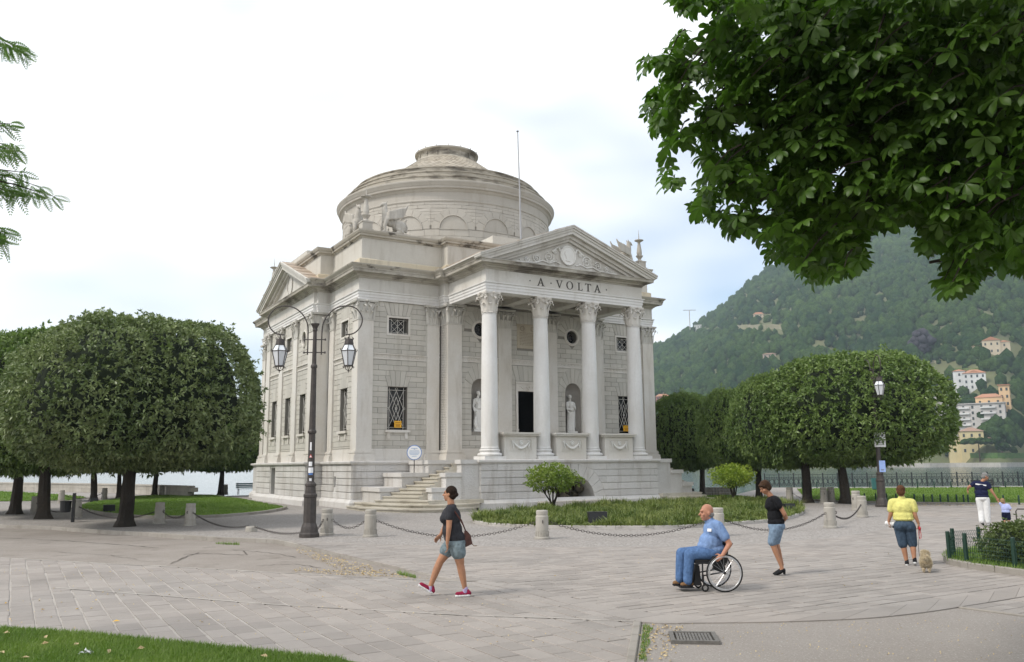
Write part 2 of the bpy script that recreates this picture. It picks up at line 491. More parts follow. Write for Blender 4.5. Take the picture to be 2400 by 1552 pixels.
def voussoirs(kind, fn, sc, w, zt, hh, n=5, spread=1.45, short=None, depth=0.034, gap=0.013):
    """flat arch over an opening; returns the exclusion for the courses"""
    g = gap / 2
    for i in range(n):
        top = hh if not (short and i in (0, n - 1)) else short
        k = 1 + (spread - 1) * top / hh
        a, b = -w + 2 * w * i / n, -w + 2 * w * (i + 1) / n
        put(kind, [(sc + a + g, zt + g), (sc + b - g, zt + g), (sc + b * k - g, zt + top - g), (sc + a * k + g, zt + top - g)], fn, depth)
    hw = lambda z, f: w * f * (1 + (spread - 1) * (z - zt) / hh)
    ex = [(zt, zt + (short or hh), lambda z: (sc - hw(z, 1), sc + hw(z, 1)))]
    if short:
        f = (n - 2) / n
        ex.append((zt + short, zt + hh, lambda z: (sc - hw(z, f), sc + hw(z, f))))
    return ex
def arch_voussoirs(kind, fn, sc, zs, r, ax, az, n=9, depth=0.034, gap=0.013, a0=0.0, a1=math.pi):
    for i in range(n):
        t0, t1 = a0 + (a1 - a0) * i / n + gap / ax / 2, a0 + (a1 - a0) * (i + 1) / n - gap / ax / 2
        tm = (t0 + t1) / 2
        P = lambda t, x, y: (sc + x * math.cos(t), zs + y * math.sin(t))
        put(kind, [P(t0, r, r), P(t0, ax, az), P(tm, ax * 1.012, az * 1.012), P(t1, ax, az), P(t1, r, r), P(tm, r, r)], fn, depth)
def circ(sc, zs, ax, az): return lambda z: (lambda q: (sc - q, sc + q))(ax * math.sqrt(max(0.0004, 1 - ((z - zs) / az) ** 2)))

def sheet(mb, fn, s0, s1, z0, z1, holes, n=0.0):
    xs = {s0, s1}
    for h in holes:
        xs |= set(h['xs'])
    xs = sorted(x for x in xs if s0 - 1e-6 <= x <= s1 + 1e-6)
    for a, b in zip(xs[:-1], xs[1:]):
        if b - a < 1e-5: continue
        mid = (a + b) / 2
        act = sorted([h for h in holes if h['xs'][0] < mid < h['xs'][-1]], key=lambda h: h['lo'](mid))
        lo = [z0, z0]
        for h in act:
            mb.quad(fn(a, lo[0], n), fn(b, lo[1], n), fn(b, h['lo'](b), n), fn(a, h['lo'](a), n))
            lo = [h['hi'](a), h['hi'](b)]
        mb.quad(fn(a, lo[0], n), fn(b, lo[1], n), fn(b, z1, n), fn(a, z1, n))
def rect_hole(sc, w, z0, z1): return dict(xs=[sc - w, sc + w], lo=lambda x: z0, hi=lambda x: z1)
def arch_hole(sc, r, z0, zs): return dict(xs=[sc + r * math.cos(t) for t in np.linspace(math.pi, 0, 15)], lo=lambda x: z0, hi=lambda x: zs + math.sqrt(max(0, r * r - (x - sc) ** 2)))
def round_hole(sc, r, zc): return dict(xs=[sc + r * math.cos(t) for t in np.linspace(math.pi, 0, 15)], lo=lambda x: zc - math.sqrt(max(0, r * r - (x - sc) ** 2)), hi=lambda x: zc + math.sqrt(max(0, r * r - (x - sc) ** 2)))
def reveal(mb, fn, loop, d):
    n = len(loop)
    for i in range(n):
        (a, za), (b, zb) = loop[i], loop[(i + 1) % n]
        mb.quad(fn(a, za, 0), fn(b, zb, 0), fn(b, zb, -d), fn(a, za, -d))
def rloop(sc, w, z0, z1): return [(sc - w, z0), (sc + w, z0), (sc + w, z1), (sc - w, z1)]
def aloop(sc, r, z0, zs): return [(sc - r, z0), (sc + r, z0)] + [(sc + r * math.cos(t), zs + r * math.sin(t)) for t in np.linspace(0, math.pi, 15)]
def cloop(sc, r, zc): return [(sc + r * math.cos(t), zc + r * math.sin(t)) for t in np.linspace(0, 2 * math.pi, 25)[:-1]]
def bar(mb, fn, pts, n, r=0.014):
    mb.tube([fn(s, z, n) for s, z in pts], r, 5)

walls = MB()
core_parent = None
def tall_window(fn, sc, sign=False):
    w, z0, z1 = 0.55, 3.93, 6.17
    reveal(walls, fn, rloop(sc, w, z0, z1), 0.42)
    p = MB(); p.quad(fn(sc - w, z0, -0.4), fn(sc + w, z0, -0.4), fn(sc + w, z1, -0.4), fn(sc - w, z1, -0.4))
    win = part('window', p, M_DARK)
    g = MB(); m_ = (z0 + z1) / 2
    for x in (-0.40, 0.40): bar(g, fn, [(sc + x, z0 + 0.02), (sc + x, z1 - 0.02)], -0.16, 0.017)
    for z in (z0 + 0.13, z1 - 0.17): bar(g, fn, [(sc - w + 0.01, z), (sc + w - 0.01, z)], -0.16)
    for q in (-1, 1):
        bar(g, fn, [(sc, z1 - 0.2), (sc + q * 0.40, m_), (sc, z0 + 0.16)], -0.16, 0.015)
        bar(g, fn, [(sc + q * 0.40, z1 - 0.2), (sc - q * 0.06, m_ - 0.05)], -0.16, 0.013)
        bar(g, fn, [(sc + q * 0.40, z0 + 0.16), (sc - q * 0.06, m_ + 0.05)], -0.16, 0.013)
        bar(g, fn, [(sc, m_ + 0.6), (sc + q * 0.21, m_), (sc, m_ - 0.6)], -0.16, 0.015)
        for z in (m_, ): g.tube([fn(sc + q * 0.46 + 0.05 * math.cos(t), z + 0.05 * math.sin(t), -0.16) for t in np.linspace(0, 6.28, 9)], 0.012, 4)
        for z in (m_ + 0.5, m_ - 0.5): bar(g, fn, [(sc + q * 0.40, z), (sc + q * 0.33, z)], -0.16, 0.012)
    g.tube([fn(sc + 0.06 * math.cos(t), z1 - 0.09 + 0.06 * math.sin(t), -0.16) for t in np.linspace(0, 6.28, 11)], 0.012, 4)
    g.tube([fn(sc + 0.05 * math.cos(t), m_ + 0.05 * math.sin(t), -0.16) for t in np.linspace(0, 6.28, 11)], 0.016, 4)
    g.build('grille', M_GRILLE, win)
    s_ = MB()
    pr = [(0, 0), (0.16, 0), (0.16, 0.05), (0.12, 0.07), (0.10, 0.13), (0, 0.13)]
    s_.prism([(-w - 0.15, z0 - 0.14), (w + 0.15, z0 - 0.14), (w + 0.15, z0 - 0.01), (-w - 0.15, z0 - 0.01)], -0.1, 0.15, lambda x, z, t: fn(sc + x, z, t))
    for q in (-1, 1):
        x = sc + q * (w - 0.06)
        s_.prism([(-0.08, z0 - 0.46), (0.08, z0 - 0.46), (0.08, z0 - 0.142), (-0.08, z0 - 0.142)], 0.0, 0.085, lambda a, z, t, x=x: fn(x + a, z, t))
    s_.build('sill', S_PIL, win)
    return win
def square_window(fn, sc):
    w, z0, z1 = 0.56, 8.98, 9.82
    reveal(walls, fn, rloop(sc, w, z0, z1), 0.42)
    p = MB(); p.quad(fn(sc - w, z0, -0.4), fn(sc + w, z0, -0.4), fn(sc + w, z1, -0.4), fn(sc - w, z1, -0.4))
    win = part('window', p, M_DARK)
    f = MB(); e = 0.11
    for a in ([(-w - e, z0 - e), (w + e, z0 - e), (w + e, z0), (-w - e, z0)], [(-w - e, z1), (w + e, z1), (w + e, z1 + e), (-w - e, z1 + e)], [(-w - e, z0), (-w, z0), (-w, z1), (-w - e, z1)], [(w, z0), (w + e, z0), (w + e, z1), (w, z1)]):
        f.prism(a, -0.03, 0.06, lambda x, z, t: fn(sc + x, z, t))
    f.build('frame', S_PIL, win)
    g = MB(); m_ = (z0 + z1) / 2
    for x in (-0.36, 0.0, 0.36): bar(g, fn, [(sc + x, z0), (sc + x, z1)], -0.12, 0.014)
    for z in (z0 + 0.08, z1 - 0.08): bar(g, fn, [(sc - w, z), (sc + w, z)], -0.12)
    for q in (-1, 1):
        for a, b in ((0.0, 0.36), (0.36, 0.0)):
            bar(g, fn, [(sc + q * a, z0 + 0.08), (sc + q * b, m_), (sc + q * a, z1 - 0.08)], -0.12, 0.013)
    g.build('grille', M_GRILLE, win)
    return win
def oculus(fn, sc):
    r, zc = 0.38, 9.42
    reveal(walls, fn, cloop(sc, r, zc), 0.42)
    p = MB(); p.ngon([fn(s, z, -0.4) for s, z in cloop(sc, r, zc)])
    win = part('round_window', p, M_DARK)
    f = MB(); n = 28
    pr = [(r - 0.005, -0.05), (r, 0.05), (r + 0.05, 0.075), (r + 0.09, 0.04), (r + 0.13, 0.055), (r + 0.145, -0.02)]
    vs_ = [fn(sc + a * math.cos(2 * math.pi * i / n), zc + a * math.sin(2 * math.pi * i / n), d) for i in range(n) for a, d in pr]
    k = len(pr)
    f.add(vs_, [(i * k + j, ((i + 1) % n) * k + j, ((i + 1) % n) * k + j + 1, i * k + j + 1) for i in range(n) for j in range(k - 1)])
    f.build('frame', S_PIL, win)
    g = MB()
    for i in range(4):
        t = i * math.pi / 4 + 0.2
        bar(g, fn, [(sc + r * math.cos(t), zc + r * math.sin(t)), (sc - r * math.cos(t), zc - r * math.sin(t))], -0.15, 0.011)
    g.tube([fn(sc + 0.19 * math.cos(t), zc + 0.19 * math.sin(t), -0.15) for t in np.linspace(0, 6.283, 17)], 0.011, 4)
    g.build('grille', M_IRON, win)
STR_ORN = []
def string_course(fn, s0, s1):
    mb = MB()
    mb.prism([(s0, 7.64), (s1, 7.64), (s1, 7.84), (s0, 7.84)], -0.02, 0.035, lambda x, z, t: fn(x, z, t))
    mb.prism([(s0, 7.84), (s1, 7.84), (s1, 7.90), (s0, 7.90)], -0.02, 0.095, lambda x, z, t: fn(x, z, t))
    mb.prism([(s0, 7.58), (s1, 7.58), (s1, 7.64), (s0, 7.64)], -0.02, 0.06, lambda x, z, t: fn(x, z, t))
    o = part('string_course', mb, S_PIL)
    sc = MB(); x = s0 + 0.13
    while x < s1 - 0.1:
        sc.tube([fn(x - 0.13, 7.665, 0.045)] + [fn(x + (0.078 - 0.011 * i) * math.cos(2.6 - i * 0.95), 7.745 + (0.078 - 0.011 * i) * math.sin(2.6 - i * 0.95), 0.045) for i in range(7)], 0.015, 4)
        x += 0.235
    sc.build('scroll_ornament', S_PIL, o)
def side_bay(fn, sc, s0, s1):
    """body bay: tall grilled window, running scroll band, small square window"""
    ex = [(3.93, 6.17, lambda z: (sc - 0.55, sc + 0.55))] + voussoirs('wall', fn, sc, 0.55, 6.17, 0.84, 5, 1.45, 0.56)
    rows('wall', fn, s0, s1, 2.98, 7.57, 6.17, 0.28, 0.86, ex)
    ex = [(8.98, 9.82, lambda z: (sc - 0.56, sc + 0.56))] + voussoirs('wall', fn, sc, 0.62, 9.94, 0.70, 6, 1.4)
    ex.append((9.82, 9.94, lambda z: (sc - 0.62, sc + 0.62)))
    rows('wall', fn, s0, s1, 7.91, ZA, 8.98, 0.28, 0.86, ex)
    sheet(walls, fn, s0, s1, ZP, ZA, [rect_hole(sc, 0.55, 3.93, 6.17), rect_hole(sc, 0.56, 8.98, 9.82)])
    tall_window(fn, sc); square_window(fn, sc); string_course(fn, s0, s1)
def wing_bay(fn, sc, s0, s1, rnd_win):
    ex = [(3.93, 6.17, lambda z: (sc - 0.55, sc + 0.55))] + voussoirs('wall', fn, sc, 0.55, 6.17, 0.84, 5, 1.45, 0.56)
    rows('wall', fn, s0, s1, 2.98, 7.57, 6.17, 0.28, 0.8, ex)
    if rnd_win:
        arch_voussoirs('wall', fn, sc, 9.42, 0.5, 0.98, 1.16, 9)
        ex = [(9.42, 10.58, circ(sc, 9.42, 0.98, 1.16)), (8.92, 9.42, circ(sc, 9.42, 0.5, 0.5))]
        hole = round_hole(sc, 0.38, 9.42)
    else:
        ex = [(8.98, 9.82, lambda z: (sc - 0.56, sc + 0.56))] + voussoirs('wall', fn, sc, 0.62, 9.94, 0.70, 6, 1.4)
        ex.append((9.82, 9.94, lambda z: (sc - 0.62, sc + 0.62)))
        hole = rect_hole(sc, 0.56, 8.98, 9.82)
    rows('wall', fn, s0, s1, 7.91, ZA, 8.98, 0.28, 0.8, ex)
    sheet(walls, fn, s0, s1, ZP, ZA, [rect_hole(sc, 0.55, 3.93, 6.17), hole])
    tall_window(fn, sc)
    oculus(fn, sc) if rnd_win else square_window(fn, sc)
    string_course(fn, s0, s1)

WB = 9.65; WP = 10.50; WW = 10.55
F_front = frame_fn(0, -WB, 1, 0, 0, -1)
F_port = frame_fn(0, -WP, 1, 0, 0, -1)
F_leftb = frame_fn(-WB, 0, 0, -1, -1, 0)
F_leftw = frame_fn(-WW, 0, 0, -1, -1, 0)
side_bay(F_front, -7.5, -9.0, -5.1)
side_bay(F_front, 7.5, 5.1, 9.0)
side_bay(F_leftb, 7.5, 5.1, 9.0)
side_bay(F_leftb, -7.5, -9.0, -5.1)
for c_, r_ in ((3.04, True), (0.0, False), (-3.04, True)):
    wing_bay(F_leftw, c_, c_ - 1.52, c_ + 1.52, r_)
for a, b in ((4.56, 4.9), (-4.9, -4.56)): sheet(walls, F_leftw, a, b, ZP, ZA, [])
# portico back wall: niche, door, niche
for q in (-1, 1):
    sc = 3.04 * q; s0, s1 = sc - 1.52, sc + 1.52
    arch_voussoirs('wall', F_port, sc, 6.18, 0.54, 1.0, 1.39, 9)
    rows('wall', F_port, s0 + 0.35, s1 - 0.35, 2.98, 7.57, 6.18, 0.28, 0.74, [(3.86, 6.18, lambda z, c=sc: (c - 0.54, c + 0.54)), (6.18, 7.56, circ(sc, 6.18, 1.0, 1.39))])
    arch_voussoirs('wall', F_port, sc, 9.42, 0.5, 0.98, 1.16, 9)
    rows('wall', F_port, s0 + 0.35, s1 - 0.35, 7.91, ZA, 8.98, 0.28, 0.74, [(9.42, 10.58, circ(sc, 9.42, 0.98, 1.16)), (8.92, 9.42, circ(sc, 9.42, 0.5, 0.5))])
    sheet(walls, F_port, s0, s1, ZP, ZA + 0.3, [arch_hole(sc, 0.54, 3.86, 6.18), round_hole(sc, 0.38, 9.42)])
    oculus(F_port, sc); string_course(F_port, s0 + 0.36, s1 - 0.36)
    ni = MB(); N = 16; pr = []
    vs_ = []
    zs_ = [3.86, 6.18] + [6.18 + 0.54 * math.sin(t) for t in np.linspace(0.2, 1.5, 7)]
    rs_ = [0.54, 0.54] + [0.54 * math.cos(t) for t in np.linspace(0.2, 1.5, 7)]
    for r_, z_ in zip(rs_, zs_):
        for i in range(N + 1):
            t = math.pi * i / N
            vs_.append((sc + r_ * math.cos(t), -WP + 0.002 + r_ * math.sin(t) * 0.95, z_))
    ni.add(vs_, [(j * (N + 1) + i, j * (N + 1) + i + 1, (j + 1) * (N + 1) + i + 1, (j + 1) * (N + 1) + i) for j in range(len(rs_) - 1) for i in range(N)])
    ni.ngon([(sc + 0.54 * math.cos(math.pi * i / N), -WP + 0.002 + 0.54 * 0.95 * math.sin(math.pi * i / N), 3.862) for i in range(N + 1)])
    part('niche', ni, S_NICHE)
ex = [(ZP, 6.67, lambda z: (-0.82, 0.82))] + voussoirs('wall', F_port, 0, 0.78, 6.68, 0.88, 6, 1.35)
rows('wall', F_port, -1.15, 1.15, 2.98, 7.57, 6.18, 0.28, 0.74, ex)
ex = [(8.55, 9.94, lambda z: (-0.7, 0.7))] + voussoirs('wall', F_port, 0, 0.7, 9.94, 0.70, 6, 1.35)
rows('wall', F_port, -1.15, 1.15, 7.91, ZA, 8.98, 0.28, 0.74, ex)
sheet(walls, F_port, -1.52, 1.52, ZP, ZA + 0.3, [rect_hole(0, 0.68, ZP, 6.14)])
for a, b in ((4.56, 5.05), (-5.05, -4.56)): sheet(walls, F_port, a, b, ZP, ZA + 0.3, [])
string_course(F_port, -1.16, 1.16)
# plain walls not seen from the square, and the returns of the breaks
for (x0, y0, x1, y1) in ((-5.05, -WP, -5.05, -WB), (5.05, -WB, 5.05, -WP), (-WB, -4.9, -WW, -4.9), (-WW, 4.9, -WB, 4.9),
                         (WB, -9.7, WB, 9.7), (9.7, WB, -9.7, WB), (-9.7, -WB, -8.9, -WB), (8.9, -WB, 9.7, -WB), (-WB, 9.7, -WB, 8.9), (-WB, -8.9, -WB, -9.7)):
    walls.quad((x0, y0, ZP), (x1, y1, ZP), (x1, y1, ZA + 0.2), (x0, y0, ZA + 0.2))
for sgn in (1,):                                  # right and back wings, plain
    walls.box(WB - 0.1, WW, -4.9, 4.9, ZP, ZA); walls.box(-4.9, 4.9, WB - 0.1, WW, ZP, ZA)
wall_o = part('wall', walls, S_MORT)
finish('wall', 'wall_block', S_WALL, S_WALLA, wall_o, 300, 'masonry')

# wall base band behind the pilaster bases
bb = MB()
for fn, a, b in ((F_front, -9.0, -5.2), (F_front, 5.2, 9.0), (F_leftb, 5.2, 9.0), (F_leftb, -9.0, -5.2), (F_leftw, -4.85, 4.85), (F_port, -5.0, -0.86), (F_port, 0.86, 5.0)):
    bb.prism([(a, ZP), (b, ZP), (b, 2.84), (a, 2.84)], -0.02, 0.075, lambda x, z, t, fn=fn: fn(x, z, t))
    bb.prism([(a, 2.84), (b, 2.84), (b, 2.97), (a, 2.97)], -0.02, 0.05, lambda x, z, t, fn=fn: fn(x, z, t))
part('wall_base', bb, S_PIL)

# door with marble surround, lintel relief and an open dark room behind
dr = MB()
for a in ([(-0.80, ZP), (-0.68, ZP), (-0.68, 6.14), (-0.80, 6.14)], [(0.68, ZP), (0.80, ZP), (0.80, 6.14), (0.68, 6.14)]):
    dr.prism(a, -0.25, 0.07, lambda x, z, t: F_port(x, z, t))
door = part('door_surround', dr, S_PIL)
lt = MB()
lt.prism([(-0.80, 6.14), (0.80, 6.14), (0.80, 6.56), (-0.80, 6.56)], -0.25, 0.07, lambda x, z, t: F_port(x, z, t))
lt.prism([(-0.86, 6.56), (0.86, 6.56), (0.86, 6.66), (-0.86, 6.66)], -0.1, 0.13, lambda x, z, t: F_port(x, z, t))
for q in (-1, 1):
    lt.tube([F_port(q * (0.12 + 0.08 * i), 6.34 + 0.07 * math.sin(i * 1.5), 0.085) for i in range(7)], 0.028, 5)
lt.tube([F_port(0.09 * math.cos(t), 6.34 + 0.09 * math.sin(t), 0.085) for t in np.linspace(0, 6.28, 11)], 0.03, 5)
lt.build('lintel', S_PIL, door)
rm = MB(); y0 = -WP + 0.25
rm.add([(-2, y0, ZP), (2, y0, ZP), (2, y0 + 5, ZP), (-2, y0 + 5, ZP), (-2, y0, 7), (2, y0, 7), (2, y0 + 5, 7), (-2, y0 + 5, 7)], [(0, 1, 2, 3), (7, 6, 5, 4), (1, 5, 6, 2), (2, 6, 7, 3), (3, 7, 4, 0)])
rm.quad((-2, y0, ZP), (-0.68, y0, ZP), (-0.68, y0, 7), (-2, y0, 7)); rm.quad((0.68, y0, ZP), (2, y0, ZP), (2, y0, 7), (0.68, y0, 7)); rm.quad((-0.68, y0, 6.14), (0.68, y0, 6.14), (0.68, y0, 7), (-0.68, y0, 7))
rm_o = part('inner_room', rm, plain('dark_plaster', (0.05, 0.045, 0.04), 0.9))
pd = MB(); pd.lathe([(0.16, ZP), (0.16, 2.45), (0.11, 2.5), (0.11, 3.95), (0.15, 4.0), (0.15, 4.1), (0, 4.1)], 12, (0.1, y0 + 1.2, 0))
pd.build('pedestal', S_PIL, rm_o)
ip = MB()
ip.prism([(-0.70, 8.55), (0.70, 8.55), (0.70, 9.94), (-0.70, 9.94)], -0.02, 0.035, lambda x, z, t: F_port(x, z, t))
insc = part('inscription_panel', ip, stone('panel_marble', (0.50, 0.45, 0.36), (0.42, 0.36, 0.27), dirt_amt=0.2, bstr=0.05))
il = MB()
for q in (-1, 1): il.tube([F_port(q * 0.35 + 0.13 * math.cos(t), 9.68 + 0.13 * math.sin(t), 0.04) for t in np.linspace(0, 6.28, 13)], 0.018, 4)
for i in range(9):
    z = 9.42 - i * 0.085
    x = -0.52
    while x < 0.5:
        w_ = rnd.uniform(0.05, 0.16)
        if x + w_ < 0.53: il.prism([(x, z), (x + w_, z), (x + w_, z + 0.035), (x, z + 0.035)], 0.03, 0.038, lambda a, b_, t: F_port(a, b_, t))
        x += w_ + 0.035
il.build('inscription', plain('carved_ink', (0.30, 0.26, 0.20), 0.8), insc)

# ---- columns and pilasters ----------------------------------------------------
def leaf_strip(mb, base, n, t, lw, lh, curl=1.0):
    prof = [(0.02, 0.0, 0.40), (0.05, 0.30, 0.46), (0.09, 0.60, 0.44), (0.18, 0.86, 0.42), (0.33, 0.985, 0.40), (0.44, 0.93, 0.28), (0.46, 0.80, 0.08)]
    vs_ = []
    for o, u, hw in prof:
        c = base + n * (o * lh * curl) + Vector((0, 0, u * lh))
        for k, e in ((-1, 0.0), (-0.5, 0.022), (0, 0.045), (0.5, 0.022), (1, 0.0)):
            vs_.append(tuple(c + t * (k * hw * lw) + n * (e * lh)))
    fs = [(i * 5 + k, i * 5 + k + 1, (i + 1) * 5 + k + 1, (i + 1) * 5 + k) for i in range(len(prof) - 1) for k in range(4)]
    mb.add(vs_, fs)
def volute(mb, c, d, r=0.13):
    """spiral in the vertical plane that contains direction d"""
    pts = []
    for i in range(15):
        t = math.pi * 0.5 + i * 0.52; q = r * (1 - i / 18)
        pts.append(c + d * (q * math.cos(-t)) + Vector((0, 0, q * math.sin(-t) * -1)))
    mb.tube(pts, [0.036 - 0.0012 * i for i in range(15)], 5)
def capital_round(r, h):
    mb = MB()
    mb.lathe([(r * 1.06, -0.05), (r * 1.12, -0.02), (r * 1.06, 0.02), (r * 0.98, 0.03), (r * 0.98, h * 0.55), (r * 1.08, h * 0.75), (r * 1.32, h * 0.88)], 24, caps=False)
    for row, (n_, off, lh, lw) in enumerate(((8, 0.5, h * 0.40, r * 0.62), (8, 0.0, h * 0.68, r * 0.62))):
        for i in range(n_):
            a = 2 * math.pi * (i + off) / n_
            n = Vector((math.cos(a), math.sin(a), 0)); t = Vector((-n.y, n.x, 0))
            leaf_strip(mb, n * (r * (1.0 + 0.015 * row)) + Vector((0, 0, 0.03)), n, t, lw, lh)
    for i in range(4):
        a = math.pi / 4 + i * math.pi / 2; n = Vector((math.cos(a), math.sin(a), 0))
        mb.tube([n * (r * 1.05) + Vector((0, 0, h * 0.5)), n * (r * 1.2) + Vector((0, 0, h * 0.72)), n * (r * 1.5) + Vector((0, 0, h * 0.86))], [0.03, 0.035, 0.04], 5)
        volute(mb, n * (r * 1.62) + Vector((0, 0, h * 0.765)), n, h * 0.115)
        for s_ in (-1, 1):
            a2 = a + s_ * 0.5; n2 = Vector((math.cos(a2), math.sin(a2), 0)); tt = Vector((-n2.y, n2.x, 0)) * s_
            volute(mb, n2 * (r * 1.2) + tt * 0.06 + Vector((0, 0, h * 0.78)), tt, h * 0.07)
        a3 = i * math.pi / 2; n3 = Vector((math.cos(a3), math.sin(a3), 0))
        mb.lathe([(0, -0.07), (0.06, -0.03), (0.075, 0.02), (0.04, 0.06), (0, 0.07)], 8, tuple(n3 * (r * 1.36) + Vector((0, 0, h * 0.93))))
    ab = []
    e = r * 1.78
    for i in range(4):
        a = -math.pi / 4 + i * math.pi / 2 - math.pi / 2
        p0 = Vector((math.cos(a), math.sin(a))) * e; p1 = Vector((math.cos(a + math.pi / 2), math.sin(a + math.pi / 2))) * e
        nrm = -(p0 + p1).normalized()
        for k in range(9):
            u = 0.06 + 0.88 * k / 8
            ab.append(tuple(p0 * (1 - u) + p1 * u + nrm * (0.16 * r * 1.3 * math.sin(math.pi * u))))
    mb.prism(ab, h * 0.885, h * 0.93); mb.prism([(x * 1.03, y * 1.03) for x, y in ab], h * 0.932, h)
    return mb.mesh('capital')
def capital_flat(w, d, h):
    """pilaster capital: box bell w (x) by d (y), front face towards -y"""
    mb = MB(); hw = w / 2
    mb.box(-hw - 0.03, hw + 0.03, -d - 0.03, 0.02, -0.045, 0.02)
    mb.box(-hw, hw, -d, 0.02, 0.021, h * 0.86)
    F = [(Vector((0, -1, 0)), Vector((1, 0, 0)), hw, -d)]
    n = Vector((0, -1, 0)); t = Vector((1, 0, 0))
    for x in (-0.66, 0.0, 0.66): leaf_strip(mb, Vector((x * hw, -d, 0.03)), n, t, hw * 0.46, h * 0.40)
    for x in (-1.0, -0.34, 0.34, 1.0):
        nn = (n + t * (0.8 if x > 0.9 else -0.8 if x < -0.9 else 0)).normalized()
        leaf_strip(mb, Vector((x * hw * 0.98, -d - 0.005, 0.03)), nn, Vector((-nn.y, nn.x, 0)), hw * 0.46, h * 0.68)
    for s_ in (-1, 1):
        for y in ([-d * 0.5] if d < 0.4 else [-d * 0.2, -d * 0.8]):
            leaf_strip(mb, Vector((s_ * hw, y, 0.03)), Vector((s_, 0, 0)), Vector((0, 1, 0)), min(d * 0.45, 0.2), h * 0.42)
        if d >= 0.4:
            leaf_strip(mb, Vector((s_ * hw, -d * 0.5, 0.03)), Vector((s_, 0, 0)), Vector((0, 1, 0)), 0.19, h * 0.68)
        nn = (n + t * s_).normalized()
        mb.tube([Vector((s_ * hw * 0.8, -d, h * 0.5)), Vector((s_ * hw * 1.0, -d - 0.06, h * 0.74)), Vector((s_ * hw * 1.15, -d - 0.14, h * 0.86))], [0.03, 0.035, 0.04], 5)
        volute(mb, Vector((s_ * (hw + 0.1), -d - 0.1, h * 0.765)), nn, h * 0.11)
        volute(mb, Vector((s_ * hw * 0.33, -d - 0.05, h * 0.78)), t * s_, h * 0.07)
    mb.lathe([(0, -0.07), (0.06, -0.03), (0.075, 0.02), (0.04, 0.06), (0, 0.07)], 8, (0, -d - 0.13, h * 0.93))
    e = 0.17
    def ab(k): return [(-hw - e * k, 0.02), (-hw - e * k, -d - e * k), (-hw * 0.5, -d - e * 0.55 * k), (hw * 0.5, -d - e * 0.55 * k), (hw + e * k, -d - e * k), (hw + e * k, 0.02)]
    mb.prism(ab(1.0), h * 0.885, h * 0.93); mb.prism(ab(1.1), h * 0.932, h)
    return mb.mesh('capital')
def base_round(r):
    mb = MB()
    q = r * 1.36
    mb.box(-q, q, -q, q, 0, 0.16)
    pr = [(r * 1.30, 0.161)] + [(r * 1.24 + 0.075 * math.cos(t), 0.24 + 0.078 * math.sin(t)) for t in np.linspace(-1.5, 1.5, 7)] + [(r * 1.14, 0.325), (r * 1.08, 0.36), (r * 1.12, 0.40)]
    pr += [(r * 1.1 + 0.045 * math.cos(t), 0.445 + 0.045 * math.sin(t)) for t in np.linspace(-1.4, 1.4, 5)] + [(r * 1.04, 0.50), (r, 0.56)]
    mb.lathe(pr, 32, caps=False)
    return mb.mesh('base', smooth=False)
def base_flat(w, d):
    mb = MB(); hw = w / 2
    for e, z0, z1 in ((0.17, 0, 0.16), (0.15, 0.161, 0.30), (0.085, 0.301, 0.36), (0.06, 0.361, 0.40), (0.09, 0.401, 0.49), (0.04, 0.491, 0.54)):
        mb.box(-hw - e, hw + e, -d - e, 0.0, z0, z1)
    return mb.mesh('base')
CH = 1.03
cap_r = capital_round(0.37, CH); bas_r = base_round(0.43)
set_sharp(cap_r, 0.6)
for x in (-4.56, -1.52, 1.52, 4.56):
    sh = MB(); z0, z1 = ZP + 0.56, ZA - CH
    pr = [(0.46, z0 - 0.01), (0.43, z0 + 0.06)]
    for i in range(13):
        u = i / 12; pr.append((0.425 - 0.06 * u ** 1.7 - 0.0, z0 + 0.06 + (z1 - z0 - 0.16) * u))
    pr += [(0.39, z1 - 0.09), (0.365, z1 - 0.03), (0.365, z1)]
    sh.lathe(pr, 40, (0, 0, 0), caps=False)
    o = part('column', sh, S_COL, angle=0.5, loc=(x, -14.30, 0))
    link('base', bas_r, S_COL, o, loc=(0, 0, ZP))
    link('capital', cap_r, S_PIL, o, loc=(0, 0, ZA - CH))
PCAP, PBAS = {}, {}
def pilaster(x, y, ang, w, d):
    """foot centre on the wall plane, facing angle ang (0 = front)"""
    mb = MB(); hw = w / 2
    mb.box(-hw, hw, -d, 0, ZP + 0.53, ZA - CH)
    o = part('pilaster', mb, S_PIL, loc=(x, y, 0), rot=(0, 0, ang))
    k = (round(w, 2), round(d, 2))
    if k not in PCAP:
        PCAP[k] = capital_flat(w, d, CH); PBAS[k] = base_flat(w, d); PCAP[k].materials.append(S_ENT); PBAS[k].materials.append(S_PIL); set_sharp(PCAP[k], 0.6)
    link('base', PBAS[k], None, o, loc=(0, 0, ZP)); link('capital', PCAP[k], None, o, loc=(0, 0, ZA - CH))
LEFT = -math.pi / 2                                # front (-y) turned to face -x
for sx in (-1, 1):
    pilaster(sx * 9.35, -8.93, 0, 0.84, 0.84)      # square corner piers
    pilaster(sx * 5.50, -9.65, 0, 0.72, 0.12)
    pilaster(sx * 4.63, -9.78, 0, 0.84, 0.84)      # corner of the break behind the portico
    pilaster(sx * 1.52, -10.50, 0, 0.82, 0.12)
pilaster(-9.35, 9.77, 0, 0.84, 0.84)
for sy in (-1, 1):
    pilaster(-9.65, sy * 5.50, LEFT, 0.72, 0.12)
    pilaster(-9.75, sy * 4.58, LEFT, 0.84, 0.92)
    pilaster(-10.55, sy * 1.52, LEFT, 0.80, 0.12)

